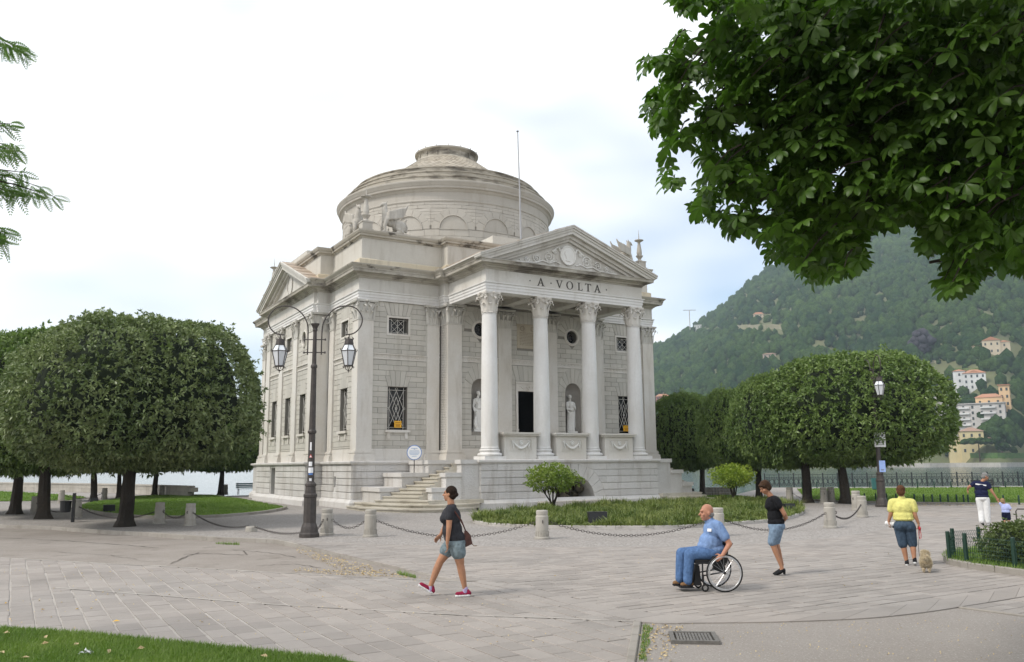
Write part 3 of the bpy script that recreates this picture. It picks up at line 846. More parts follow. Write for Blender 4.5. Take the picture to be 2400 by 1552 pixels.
# ---- entablature ----------------------------------------------------------------
PATH = ring_path(B, P1, H1, W2, H2, PF, H2)
ar = MB()
ar.sweep([(-0.6, ZA), (0.0, ZA), (0.0, ZA + 0.13), (0.03, ZA + 0.135), (0.03, ZA + 0.28), (0.06, ZA + 0.285), (0.06, ZA + 0.40), (0.11, ZA + 0.43), (0.12, ZF), (-0.3, ZF)], PATH)
part('architrave', ar, S_COL)
fz = MB(); fz.sweep([(-0.3, ZF), (0.0, ZF), (0.0, ZC), (-0.3, ZC)], PATH)
part('frieze', fz, S_ENT)
cn = MB()
cn.sweep([(-0.3, ZC), (0.04, ZC), (0.05, ZC + 0.06), (0.13, ZC + 0.10), (0.16, ZC + 0.17), (0.25, ZC + 0.19), (0.26, ZC + 0.23), (0.48, ZC + 0.24), (0.50, ZC + 0.37), (0.53, ZC + 0.39), (0.53, ZK), (-0.6, ZK + 0.01)], PATH)
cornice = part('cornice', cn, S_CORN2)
CYM = [(-0.3, ZK), (0.50, ZK), (0.53, ZK + 0.05), (0.60, ZK + 0.12), (0.64, ZK + 0.17), (0.66, ZT), (-0.35, ZT + 0.06)]
idx = {tuple(round(c, 3) for c in p): i for i, p in enumerate(PATH)}
def seg(a, b):
    n = len(PATH); out = [PATH[a % n]]
    while a % n != b % n: a += 1; out.append(PATH[a % n])
    return out
for q in range(4):
    cy = MB(); cy.sweep(CYM, seg(q * 9 - 4, q * 9 + 4), closed=False)   # eaves from one gable round the corner to the next
    cy.build('gutter_moulding', S_CORN, cornice)
# portico beams, ceiling and roof
bm_ = MB()
for x0, x1, y0, y1 in ((-4.95, 4.95, -PF + 0.02, -13.92), (-4.93, -4.19, -13.92, -10.4), (4.19, 4.93, -13.92, -10.4)):
    bm_.box(x0 + 0.02, x1 - 0.02, y0, y1, ZA + 0.004, ZC)
for x in (-1.52, 1.52): bm_.box(x - 0.3, x + 0.3, -13.91, -10.51, ZA + 0.12, ZC - 0.02)
bm_.box(-4.18, 4.18, -10.9, -10.515, ZA + 0.12, ZC - 0.02)
part('portico_beam', bm_, S_ENT)
pc = MB(); pc.box(-4.6, 4.6, -14.3, -10.3, ZA + 0.36, ZA + 0.46)
part('portico_ceiling', pc, S_CORN2)  # ceiling shade is put into this dark stone colour along with stain

def gable(rot, front, back, hw, name_orn):
    """pediment in a frame whose front is -y; returns nothing, builds parts"""
    R = Matrix.Rotation(rot, 4, 'Z')
    fn = lambda x, z, t: tuple(R @ Vector((x, t, z)))
    slope = 0.385
    w_ = hw + 0.66
    ty = MB(); ty.prism([(-hw - 0.3, ZK), (hw + 0.3, ZK), (0, ZK + slope * (hw + 0.3))], -front + 0.02, -front + 0.25, fn)
    tym = part('tympanum', ty, S_ENT)
    def chev(mb, top, thick, y0, y1, wid):
        zt_ = lambda x: top + (w_ - abs(x)) * slope
        zk = ZK + 0.004
        xi = w_ - (zk - top + thick) / slope
        if xi < wid: half = [(wid, zk), (wid, zt_(wid)), (0, zt_(0)), (0, zt_(0) - thick), (xi, zk)]
        else: half = [(wid, zt_(wid) - thick), (wid, zt_(wid)), (0, zt_(0)), (0, zt_(0) - thick)]
        mb.prism(half[::-1], y0, y1, fn)
        mb.prism([(-x, z) for x, z in half], y0, y1, fn)
    b = MB()
    chev(b, ZK - 0.10, 0.48, -front - 0.16, -front + 0.06, w_ - 0.55)
    chev(b, ZK - 0.02, 0.42, -front - 0.30, -front + 0.05, w_ - 0.35)
    chev(b, ZK + 0.06, 0.32, -front - 0.52, -front + 0.04, w_ - 0.10)
    chev(b, ZK + 0.11, 0.20, -front - 0.57, -front + 0.03, w_ - 0.06)
    chev(b, ZK + 0.18, 0.14, -front - 0.64, -front + 0.02, w_ - 0.02)
    chev(b, ZK + 0.21, 0.07, -front - 0.68, back, w_)
    rk = part('raking_cornice', b, S_ENT)
    rf = MB(); nrow = 5
    for k in range(nrow):
        for s_ in (-1, 1):
            xa, xb = w_ * (1 - k / nrow) - 0.02, w_ * (1 - (k + 1) / nrow)
            za, zb = ZK + 0.22 + (w_ - xa) * slope + 0.035, ZK + 0.22 + (w_ - xb) * slope + 0.005
            rf.prism([(s_ * xa, za - 0.05), (s_ * xa, za), (s_ * xb, zb), (s_ * xb, zb - 0.05)][::s_], -front - 0.55, back - 0.02, fn)
    part('gable_roof', rf, S_SLAB)
    return tym, fn, slope
tym, fn_g, sl = gable(0, PF, -9.7, H2, True)
gable(-math.pi / 2, W2, -9.5, H2, False)
gable(math.pi / 2, W2, -9.5, H2, False)
gable(math.pi, W2, -9.5, H2, False)
# relief in the portico gable
yf = -PF - 0.0
md = MB()
def disc(mb, cx, cz, rx, rz, y0, y1, n=24):
    mb.prism([(cx + rx * math.cos(2 * math.pi * i / n), cz + rz * math.sin(2 * math.pi * i / n)) for i in range(n)], y1, y0, lambda x, z, t: (x, t, z))
disc(md, 0, 13.02, 0.46, 0.50, yf + 0.05, yf - 0.06)
md.tube([(0.46 * math.cos(t), yf - 0.06, 13.02 + 0.50 * math.sin(t)) for t in np.linspace(0, 6.283, 25)], 0.045, 6)
med = md.build('medallion', S_MARB, tym)
hd = MB()
prof = [(-0.16, -0.30), (0.12, -0.32), (0.06, -0.16), (0.15, -0.12), (0.17, -0.06), (0.20, -0.02), (0.22, 0.02), (0.17, 0.05), (0.20, 0.12), (0.16, 0.22), (0.05, 0.30), (-0.10, 0.30), (-0.2, 0.2), (-0.22, 0.05), (-0.15, -0.08), (-0.12, -0.18)]
hd.prism([(x, 13.02 + z) for x, z in prof][::-1], yf - 0.10, yf - 0.06, lambda x, z, t: (x, t, z))
hd.build('portrait_relief', S_MARB, med)
so = MB()
def spiral(mb, cx, cz, r, a0, sg, turns=1.6, th=0.032):
    n = 18
    mb.tube([(cx + r * (1 - 0.75 * i / n) * math.cos(a0 + sg * turns * 2 * math.pi * i / n), yf - 0.03, cz + r * (1 - 0.75 * i / n) * math.sin(a0 + sg * turns * 2 * math.pi * i / n)) for i in range(n + 1)], [th * (1 - 0.4 * i / n) for i in range(n + 1)], 5)
    mb.lathe([(0, -0.05), (r * 0.22, -0.03), (r * 0.26, 0), (r * 0.2, 0.03), (0, 0.05)], 8, (cx, yf - 0.03, cz))
for s_ in (-1, 1):
    spiral(so, s_ * 1.20, 12.82, 0.30, 0.4, s_)
    spiral(so, s_ * 1.95, 12.66, 0.23, 2.6, -s_)
    spiral(so, s_ * 2.55, 12.55, 0.16, 0.4, s_)
    spiral(so, s_ * 0.80, 13.15, 0.13, 2.0, -s_)
    so.tube([(s_ * 0.5, yf - 0.03, 12.52), (s_ * 0.8, yf - 0.03, 12.62), (s_ * 1.2, yf - 0.04, 12.48), (s_ * 1.6, yf - 0.03, 12.58), (s_ * 2.0, yf - 0.03, 12.42), (s_ * 2.6, yf - 0.03, 12.38), (s_ * 3.2, yf - 0.03, 12.36)], 0.035, 5)
    so.tube([(s_ * 0.48, yf - 0.04, 13.2), (s_ * 0.6, yf - 0.05, 13.4), (s_ * 0.72, yf - 0.05, 13.36), (s_ * 0.85, yf - 0.04, 13.2), (s_ * 1.0, yf - 0.04, 13.14)], 0.05, 6)
    for i in range(26):
        x = rnd.uniform(0.5, 3.1); zt_ = 12.36 + max(0.0, (3.6 - x)) * sl * 0.72
        z = rnd.uniform(12.34, max(12.4, zt_)); a = rnd.uniform(0, 6.28); l_ = rnd.uniform(0.06, 0.12)
        so.tube([(s_ * x, yf - 0.015, z), (s_ * x + 0.5 * l_ * math.cos(a), yf - 0.045, z + 0.5 * l_ * math.sin(a)), (s_ * x + l_ * math.cos(a + 0.5), yf - 0.015, z + l_ * math.sin(a + 0.5))], [0.01, 0.03, 0.008], 4)
so.build('scroll_relief', S_MARB, tym)
mw = MB()
mw.tube([(-W2 - 0.02, 0.55 * math.cos(t), 13.1 + 0.62 * math.sin(t)) for t in np.linspace(0, 6.283, 25)], 0.04, 5)
mw.build('round_moulding', S_ENT, temple)
# lettering  . A . VOLTA .
LET = {
 'A': [[(-0.19, 0), (-0.13, 0), (0.015, 0.36), (-0.015, 0.42)], [(0.10, 0), (0.19, 0), (0.025, 0.42), (-0.03, 0.42)], [(-0.09, 0.13), (0.09, 0.13), (0.08, 0.165), (-0.08, 0.165)], [(-0.23, 0), (-0.10, 0), (-0.10, 0.022), (-0.23, 0.022)], [(0.05, 0), (0.235, 0), (0.235, 0.022), (0.05, 0.022)]],
 'V': [[(-0.20, 0.42), (-0.02, 0.0), (0.025, 0.03), (-0.11, 0.42)], [(0.13, 0.42), (0.0, 0.06), (0.015, 0.0), (0.17, 0.42)], [(-0.24, 0.398), (-0.06, 0.398), (-0.06, 0.42), (-0.24, 0.42)], [(0.08, 0.398), (0.22, 0.398), (0.22, 0.42), (0.08, 0.42)]],
 'L': [[(-0.10, 0), (-0.03, 0), (-0.03, 0.42), (-0.10, 0.42)], [(-0.15, 0.398), (0.02, 0.398), (0.02, 0.42), (-0.15, 0.42)], [(-0.15, 0), (0.15, 0), (0.15, 0.03), (-0.15, 0.03)], [(0.12, 0.03), (0.15, 0.03), (0.17, 0.11), (0.15, 0.11)]],
 'T': [[(-0.035, 0), (0.035, 0), (0.035, 0.42), (-0.035, 0.42)], [(-0.19, 0.388), (0.19, 0.388), (0.19, 0.42), (-0.19, 0.42)], [(-0.09, 0), (0.09, 0), (0.09, 0.022), (-0.09, 0.022)], [(-0.20, 0.32), (-0.18, 0.32), (-0.155, 0.39), (-0.19, 0.39)], [(0.18, 0.32), (0.20, 0.32), (0.19, 0.39), (0.155, 0.39)]],
}
def letter(ch, x):
    mb = MB(); z0 = 11.215
    if ch == 'O':
        n = 28; out = []
        vs_ = []; 
        for i in range(n):
            t = 2 * math.pi * i / n
            for rx, rz, y in ((0.215, 0.22, -0.02), (0.145, 0.195, -0.02), (0.215, 0.22, 0.01), (0.145, 0.195, 0.01)):
                vs_.append((x + rx * math.cos(t), -PF + y, z0 + 0.21 + rz * math.sin(t)))
        fs = []
        for i in range(n):
            j = (i + 1) % n
            fs += [(i * 4, j * 4, j * 4 + 1, i * 4 + 1), (i * 4 + 2, j * 4 + 2, j * 4, i * 4), (i * 4 + 1, j * 4 + 1, j * 4 + 3, i * 4 + 3)]
        mb.add(vs_, fs)
    elif ch == '.':
        disc(mb, x, z0 + 0.21, 0.035, 0.035, -PF + 0.01, -PF - 0.02, 10)
    else:
        for i, p in enumerate(LET[ch]):
            a = sum(p[k][0] * p[(k + 1) % 4][1] - p[(k + 1) % 4][0] * p[k][1] for k in range(4))
            mb.prism([(x + q[0], z0 + q[1]) for q in (p if a > 0 else p[::-1])], -PF + 0.01, -PF - 0.016 - 0.0008 * i, lambda a_, z, t: (a_, t, z))
    part('letter', mb, M_LETTER)
for ch, x in (('.', -2.37), ('A', -1.71), ('.', -1.08), ('V', -0.55), ('O', 0.10), ('L', 0.76), ('T', 1.29), ('A', 1.90), ('.', 2.51)):
    letter(ch, x)

# ---- attic, drum and dome -----------------------------------------------------------
APATH = ring_path(9.60, 10.33, 4.95, 10.335, 4.94)
at = MB(); at.sweep([(-0.4, 12.30), (0.17, 12.30), (0.17, 12.82), (0.12, 12.87), (0.0, 12.88)], APATH)
part('attic_base', at, stone('attic_base_stone', (0.60, 0.54, 0.42), (0.56, 0.49, 0.36), dirt_amt=0.25, bstr=0.1))
at = MB(); at.sweep([(0.0, 12.87), (0.0, 14.02), (-0.2, 14.02)], APATH); part('attic_wall', at, S_ATT)
at = MB(); at.sweep([(-0.3, 14.0), (0.03, 14.0), (0.06, 14.07), (0.17, 14.10), (0.19, 14.20), (0.24, 14.22), (0.30, 14.32), (0.31, 14.38), (-0.5, 14.44)], APATH); part('attic_cornice', at, S_CORN)
at = MB(); at.box(-9.4, 9.4, -9.4, 9.4, 14.2, 14.40); at.box(-4.8, 4.8, -10.1, 10.1, 14.2, 14.395); at.box(-10.1, 10.1, -4.8, 4.8, 14.2, 14.39); part('attic_roof', at, S_ATT)
for q in range(4):
    R = Matrix.Rotation(q * math.pi / 2, 4, 'Z')
    at = MB(); at.box(-2.1, 2.1, -10.30, -8.2, 14.405, 14.93, R); part('attic_parapet', at, S_ATT)
RD = 7.0
Fd = lambda s, z, n: ((RD + n) * math.sin(s / RD), -(RD + n) * math.cos(s / RD), z)
dm = MB()
dm.lathe([(RD - 0.02, 14.35), (RD - 0.02, 17.9)], 128, caps=False)
drum = part('drum', dm, S_MORT, smooth=True)
# blind arches: 16 round the drum; those that face the square get voussoirs and courses
zs = 16.20; ra = 0.86; sp = 2 * math.pi * RD / 16
lun_me = None
for k in range(16):
    a = k * sp
    mb = MB()
    for i in range(12):
        a0_, a1_ = [math.pi * (1 - (i + q) / 12) for q in (0, 1)]; x0, x1 = ra * math.cos(a0_), ra * math.cos(a1_)
        mb.quad(Fd(x0, zs, -0.008), Fd(x1, zs, -0.008), Fd(x1, zs + ra * math.sin(a1_), -0.008), Fd(x0, zs + ra * math.sin(a0_), -0.008))
    mb.tube([Fd(ra * math.cos(t), zs + ra * math.sin(t), 0.03) for t in np.linspace(0, math.pi, 19)], 0.035, 5)
    mb.prism([(-ra - 0.02, zs - 0.03), (0, zs - 0.03), (0, zs + 0.02), (-ra - 0.02, zs + 0.02)], -0.01, 0.05, lambda s, z, t: Fd(s, z, t))
    mb.prism([(0, zs - 0.03), (ra + 0.02, zs - 0.03), (ra + 0.02, zs + 0.02), (0, zs + 0.02)], -0.01, 0.05, lambda s, z, t: Fd(s, z, t))
    if lun_me is None: lun_me = mb.mesh('lunette')
    link('lunette', lun_me, S_DRUM, drum, rot=(0, 0, a / RD))
    ax, az_ = 1.32, 1.28
    n = 7
    P = lambda t, x, y: (a + x * math.cos(t), zs + y * math.sin(t))
    for i in range(n):
        t0, t1 = math.pi * i / n + 0.006, math.pi * (i + 1) / n - 0.006; tm = (t0 + t1) / 2
        put('drum', [P(t0, ra + 0.03, ra + 0.03), P(t0, ax, az_), P(tm, ax * 1.02, az_ * 1.02), P(t1, ax, az_), P(t1, ra + 0.03, ra + 0.03), P(tm, ra + 0.03, ra + 0.03)], Fd, 0.012, 0.006)
    rows('drum', Fd, a - sp / 2, a + sp / 2, zs, 17.50, zs, 0.217, 0.85, [(zs, zs + az_, circ(a, zs, ax + 0.005, az_))], 0.012, 0.012, 0.006)
rows('drum', Fd, -sp * 8, sp * 8, 17.50, 17.92, 17.50, 0.22, 0.9, [], 0.012, 0.012, 0.006)
rows('drum', Fd, -sp * 8, sp * 8, 15.36, 16.17, 15.36, 0.405, 0.9, [], 0.012, 0.012, 0.006)
finish('drum', 'drum_block', S_DRUM, S_DRUM, drum, 0, 'drum_masonry')
dm = MB()
dm.lathe([(RD - 0.02, 14.4), (RD + 0.1, 14.4), (RD + 0.1, 15.3), (RD + 0.03, 15.36), (RD - 0.02, 15.37)], 128, caps=False)
dm.lathe([(RD - 0.02, 17.90), (RD + 0.04, 17.92), (RD + 0.06, 17.98), (RD + 0.02, 18.03), (RD + 0.02, 18.52), (RD + 0.06, 18.55), (RD + 0.12, 18.62), (RD + 0.14, 18.66), (RD + 0.28, 18.72), (RD + 0.30, 18.84), (RD + 0.33, 18.86), (RD + 0.38, 18.96), (RD + 0.44, 19.06), (RD + 0.45, 19.14), (RD + 0.38, 19.18), (6.6, 19.3)], 128, caps=False)
dc = dm.build('drum_cornice', S_DRUM, drum, angle=0.35)
rg = MB()
for r_, z0, z1 in ((6.95, 19.16, 19.62), (6.58, 19.56, 20.04), (6.20, 19.98, 20.46)):
    rg.lathe([(r_ + 0.03, z0), (r_ + 0.03, z0 + 0.10), (r_, z0 + 0.12), (r_, z1 - 0.1), (r_ + 0.05, z1 - 0.07), (r_ + 0.05, z1), (r_ - 0.42, z1 + 0.05)], 128, caps=False)
rg.lathe([(5.9, 20.46), (4.9, 20.76)], 96, caps=False)
dome = part('dome_ring', rg, S_RING, angle=0.35)
def cap_r_at(u):                                     # u 0..1 from eave to lantern
    return 5.0 - 2.85 * u, 20.75 + 1.98 * u ** 1.12
cp = MB(); cp.lathe([(cap_r_at(i / 12)[0], cap_r_at(i / 12)[1] - 0.03) for i in range(13)], 96, caps=False)
capo = part('dome', cp, S_MORT, smooth=True)
tiles = []
for k in range(14):
    u0, u1 = k / 14, min(1.0, (k + 2.1) / 14)
    n = 64
    for i in range(n):
        a = 2 * math.pi * (i + 0.5 * (k % 2)) / n
        r0, z0 = cap_r_at(u0); rm_, zm = cap_r_at((u0 + u1) / 2); r1, z1 = cap_r_at(u1)
        hw = math.pi / n * 0.93
        q = lambda r, z, da, up: (r * math.cos(a + da), r * math.sin(a + da), z + up)
        pts = [q(r0, z0, 0, 0.045), q(rm_, zm, hw, 0.03), q(r1, z1, 0, 0.002), q(rm_, zm, -hw, 0.03), q(r0, z0, 0, -0.02), q(rm_, zm, hw, -0.03), q(rm_, zm, -hw, -0.03)]
        f = proj(TW(*pts[0]))
        c = Vector(TW(*pts[0])); face = (Vector((math.cos(a + TROT), math.sin(a + TROT), 0)).dot((C_P - c).normalized()))
        tiles.append((-face * (1 + u0), pts))
tiles.sort(key=lambda t: t[0])
FT = [(0, 1, 2, 3), (0, 4, 5, 1), (0, 3, 6, 4)]
for _, pts in tiles[:300]:
    mb = MB(); mb.add(pts, FT); link('tile', mb.mesh('tile'), S_TILE, capo)
ms = MB()
for _, pts in tiles[300:]:
    ms.cur = rnd.random(); ms.add(pts, FT)
tag(ms.build('tiling', S_TILEA, capo, attr=True), kind='stuff')
ln = MB()
LZ = 0.2
ln.lathe([(r_, z_ + LZ) for r_, z_ in [(2.10, 22.45), (2.16, 22.5), (2.10, 22.58), (2.02, 22.66), (2.0, 22.95), (2.06, 23.02), (2.20, 23.10), (2.22, 23.20), (2.12, 23.24), (1.75, 23.26), (1.75, 22.6), (0, 22.6)]], 64, caps=False)
lan = part('lantern_ring', ln, S_RING, angle=0.35)
st = MB()
for i in range(16):
    a = 2 * math.pi * i / 16
    st.tube([(2.17 * math.cos(a), 2.17 * math.sin(a), 23.42), (2.17 * math.cos(a), 2.17 * math.sin(a), 23.54)], 0.025, 5)
    R = Matrix.Rotation(a, 4, 'Z'); st.box(1.98, 2.07, -0.05, 0.05, 22.82, 23.18, R)
st.build('lantern_rib', S_RING, lan)

# ---- podium, parapets, stairs ---------------------------------------------------------
def pod_path(e):
    return [(-10.04 - e, -10.04 - e), (-5.42 - e, -10.04 - e), (-5.42 - e, -14.92 - e), (5.42 + e, -14.92 - e), (5.42 + e, -10.04 - e), (10.04 + e, -10.04 - e),
            (10.04 + e, -5.3 - e), (10.95 + e, -5.3 - e), (10.95 + e, 5.3 + e), (10.04 + e, 5.3 + e), (10.04 + e, 10.04 + e), (5.3 + e, 10.04 + e), (5.3 + e, 10.95 + e), (-5.3 - e, 10.95 + e), (-5.3 - e, 10.04 + e), (-10.04 - e, 10.04 + e),
            (-10.04 - e, 5.3 + e), (-10.95 - e, 5.3 + e), (-10.95 - e, -5.3 - e), (-10.04 - e, -5.3 - e)]
PP = pod_path(0)
pm = MB(); pm.sweep([(-0.02, -0.3), (-0.02, 2.2)], PP[:2] + PP[1:3], False)
# die: open on the front for the arched grotto
dw = MB()
def side(i, j, holes=()):
    (x0, y0), (x1, y1) = PP[i], PP[j]
    l_ = math.hypot(x1 - x0, y1 - y0); sx, sy = (x1 - x0) / l_, (y1 - y0) / l_
    fn = frame_fn(x0, y0, sx, sy, sy, -sx)
    sheet(dw, fn, 0, l_, -0.3, 2.2, list(holes))
    return fn, l_
zr, hr = 0.44, 0.34
def course(fn, l_, ex=()):
    rows('pod', fn, 0.0, l_, zr, 2.14, zr, hr, 2.1, list(ex), 0.05, 0.034, 0.014, 0.4, 0.004)
gx = 5.42
ga = arch_hole(gx, 1.22, 0.0, 0.28)
for i in range(len(PP)):
    j = (i + 1) % len(PP)
    if i == 2:
        fn, l_ = side(i, j, [ga])
        arch_voussoirs('pod', fn, gx, 0.28, 1.22, 1.85, 1.86, 11, 0.04, 0.02)
        course(fn, l_, [(0.28, 2.14, circ(gx, 0.28, 1.86, 1.87)), (0.0, 0.28, lambda z: (gx - 1.22, gx + 1.22))])
        F_pod = fn
    elif i == 17:                                   # left wing with the cellar door
        hole = rect_hole(5.3 + 0.0 - 1.3, 0.48, 0.40, 2.02)
        fn, l_ = side(i, j, [hole]); F_cel = fn
        course(fn, l_, [(0.40, 2.02, lambda z: (5.3 - 1.3 - 0.6, 5.3 - 1.3 + 0.6))])
    elif i == 19:
        hole = rect_hole(2.2, 0.16, 1.0, 1.56)
        fn, l_ = side(i, j, [hole]); F_slit = fn
        course(fn, l_, [(0.78, 1.8, lambda z: (2.2 - 0.22, 2.2 + 0.22))])
    elif i in (0, 1, 3, 16, 18):
        fn, l_ = side(i, j); course(fn, l_)
    else: side(i, j)
reveal(dw, F_pod, aloop(gx, 1.22, 0.0, 0.28), 1.4)
reveal(dw, F_cel, rloop(5.3 - 1.3, 0.48, 0.40, 2.02), 0.5)
reveal(dw, F_slit, rloop(2.2, 0.16, 1.0, 1.56), 0.4)
pod = part('podium', dw, S_PODS)
finish('pod', 'podium_block', S_POD, S_POD, pod, 300, 'podium_masonry')
bk = MB(); bk.quad(F_pod(gx - 1.3, 0, -1.39), F_pod(gx + 1.3, 0, -1.39), F_pod(gx + 1.3, 1.6, -1.39), F_pod(gx - 1.3, 1.6, -1.39))
for i in range(26):
    x, z = gx + rnd.uniform(-1.1, 1.1), rnd.uniform(0.0, 1.2); r_ = rnd.uniform(0.12, 0.3)
    if math.hypot(x - gx, z - 0.28) < 1.1: bk.lathe([(0, -r_), (r_ * 0.8, -r_ * 0.5), (r_, 0), (r_ * 0.7, r_ * 0.6), (0, r_)], 7, F_pod(x, z, -1.4 + rnd.uniform(0, 0.5)))
bk.build('grotto', stone('grotto_rock', (0.26, 0.21, 0.15), (0.10, 0.09, 0.06), dirt_amt=0.5, bstr=0.8, bdist=0.05), pod)
dk = MB(); dk.quad(F_cel(3.4, 0.40, -0.48), F_cel(4.6, 0.40, -0.48), F_cel(4.6, 2.02, -0.48), F_cel(3.4, 2.02, -0.48)); dk.build('cellar_door', M_DARK, pod)
dk = MB(); dk.quad(F_slit(2.0, 1.0, -0.38), F_slit(2.4, 1.0, -0.38), F_slit(2.4, 1.56, -0.38), F_slit(2.0, 1.56, -0.38)); dk.build('slit_window', M_DARK, pod)
pl = MB(); pl.sweep([(0.0, zr + 0.02), (0.05, zr), (0.2, 0.27), (0.2, -0.3)][::-1], PP); 
# the plinth gives way where the cellar door and grotto basin stand
pl.build('plinth', S_PODS, pod)
pcn = MB(); pcn.sweep([(0.0, 2.13), (0.06, 2.14), (0.08, 2.19), (0.16, 2.21), (0.17, 2.30), (0.14, 2.335), (-6.0 + 5.6, 2.34)], PP); pcn.build('podium_cornice', S_PODS, pod)
tp = MB(); tp.box(-10.0, 10.0, -10.0, 10.0, 2.0, 2.332); tp.box(-5.4, 5.4, -14.9, -9.9, 2.0, 2.336); tp.box(-10.9, 10.9, -5.25, 5.25, 2.0, 2.328); tp.build('terrace', S_PODS, pod)
# fountain basin in front of the arch
bs = MB()
bs.prism([(-2.35, 0.30), (-2.40, 0.22), (-2.25, 0.20), (-1.95, -0.02), (1.95, -0.02), (2.25, 0.20), (2.40, 0.22), (2.35, 0.30)][::-1], -15.15, -15.85, lambda x, z, t: (x, t, z))
part('fountain_basin', bs, stone('basin_stone', (0.52, 0.48, 0.43), dirt_amt=0.4, bstr=0.2))
# parapets between the columns with garland reliefs
for cx_ in (-3.04, 0.0, 3.04):
    mb = MB()
    mb.box(cx_ - 0.92, cx_ + 0.92, -14.72, -14.05, ZP, 3.50)
    o = part('parapet', mb, S_PIL)
    mb = MB(); mb.box(cx_ - 1.02, cx_ + 1.02, -14.84, -13.93, 3.50, 3.58); mb.box(cx_ - 1.08, cx_ + 1.08, -14.90, -13.87, 3.581, 3.66); mb.build('cap', S_PIL, o)
    mb = MB(); y = -14.735
    for a in ([(-0.62, 2.76), (0.62, 2.76), (0.62, 2.79), (-0.62, 2.79)], [(-0.62, 3.31), (0.62, 3.31), (0.62, 3.34), (-0.62, 3.34)], [(-0.62, 2.79), (-0.59, 2.79), (-0.59, 3.31), (-0.62, 3.31)], [(0.59, 2.79), (0.62, 2.79), (0.62, 3.31), (0.59, 3.31)]):
        mb.prism([(cx_ + x, z) for x, z in a], -14.71, y - 0.01, lambda x, z, t: (x, t, z))
    mb.build('panel_frame', S_PIL, o)
    mb = MB()
    pts = [(cx_ + x, y - 0.03, 3.16 - 0.27 * (1 - (x / 0.42) ** 2)) for x in np.linspace(-0.42, 0.42, 15)]
    mb.tube(pts, [0.03 + 0.045 * math.sin(math.pi * i / 14) for i in range(15)], 6)
    for s_ in (-1, 1):
        mb.tube([(cx_ + s_ * (0.46 + 0.03 * math.sin(i * 1.2)), y - 0.03, 3.22 - 0.07 * i) for i in range(6)], [0.05, 0.035, 0.03, 0.04, 0.03, 0.015], 5)
        mb.tube([(cx_ + s_ * 0.46 + 0.07 * math.cos(t), y - 0.02, 3.21 + 0.06 * math.sin(t)) for t in np.linspace(0, 5, 8)], 0.022, 5)
    mb.tube([(cx_ + 0.09 * math.cos(t), y - 0.03, 3.17 + 0.09 * math.sin(t)) for t in np.linspace(0, 6.283, 13)], 0.028, 5)
    disc(mb, cx_, 3.17, 0.05, 0.05, y, y - 0.05, 10)
    mb.build('garland', S_MARB, o)
# stairs on both flanks of the portico
def stair(sg):
    q = lambda pts: [(x * sg, y) for x, y in (pts if sg > 0 else pts[::-1])]
    # right flank is built first in +x and mirrored
    rz = ZP / 14
    curve = [(10.35, -10.1), (10.45, -12.2), (10.05, -13.6), (9.55, -14.9), (8.95, -15.65), (8.1, -16.1), (7.0, -16.15), (6.1, -15.75), (5.7, -15.1), (5.5, -10.1)]
    for k in range(2):
        c2 = [(x - 0.38 * k, y + (0.34 * k if y < -12 else 0)) for x, y in curve]
        mb = MB(); mb.prism(q(c2[::-1]), rz * (k + 1) - 0.06, rz * (k + 1)); mb.prism(q([(x - 0.05 if x > 6 else x, y + (0.05 if y < -12 else 0)) for x, y in c2][::-1]), rz * k - 0.05, rz * (k + 1) - 0.06); part('step', mb, S_STEP)
    for k in range(2, 14):
        xf, xn = 9.80 - 0.40 * (k - 2), 8.55 - 0.19 * (k - 2)
        if k == 2: pl_ = [(xf, -12.5), (8.75, -14.36), (8.3, -15.25), (5.44, -15.3), (5.44, -12.5)]
        else: pl_ = [(xf, -12.5), (xn, -14.36), (5.44, -14.36), (5.44, -12.5)]
        zt_ = rz * (k + 1) - (0.002 if k == 13 else 0); mb = MB(); mb.prism(q(pl_[::-1]), zt_ - 0.06, zt_); mb.prism(q([(x - 0.05 if x > 5.5 else x, y) for x, y in pl_][::-1]), rz * k - 0.01, zt_ - 0.06); part('step', mb, S_STEP)
    # near cheek wall and far cheek wall, stepped, with coping slabs
    for (ya, yb, cols) in ((-14.86, -14.36, ((5.44, 6.4, 2.14), (6.4, 7.2, 1.54), (7.2, 7.9, 0.86))), (-12.49, -10.1, ((5.44, 7.0, 2.14), (7.0, 8.4, 1.54), (8.4, 9.5, 0.86)))):
        for (xa, xb, zt_) in cols:
            mb = MB(); mb.box(min(xa * sg, xb * sg), max(xa * sg, xb * sg), ya, yb, 0.0, zt_); ck = part('stair_cheek', mb, S_POD)
            e = 0.07
            mb = MB(); mb.box(min((xa - 0.002) * sg, (xb + e) * sg), max((xa - 0.002) * sg, (xb + e) * sg), ya - e, yb + (e if yb < -12.5 else 0), zt_ + 0.002, zt_ + 0.2); mb.build('coping', S_PODS, ck)
        xa, xb = cols[-1][1], cols[-1][1] + 0.2
        mb = MB(); mb.box(min(5.44 * sg, xb * sg), max(5.44 * sg, xb * sg), ya - 0.1, yb, -0.05, 0.3); part('stair_plinth', mb, S_PODS)
stair(-1); stair(1)
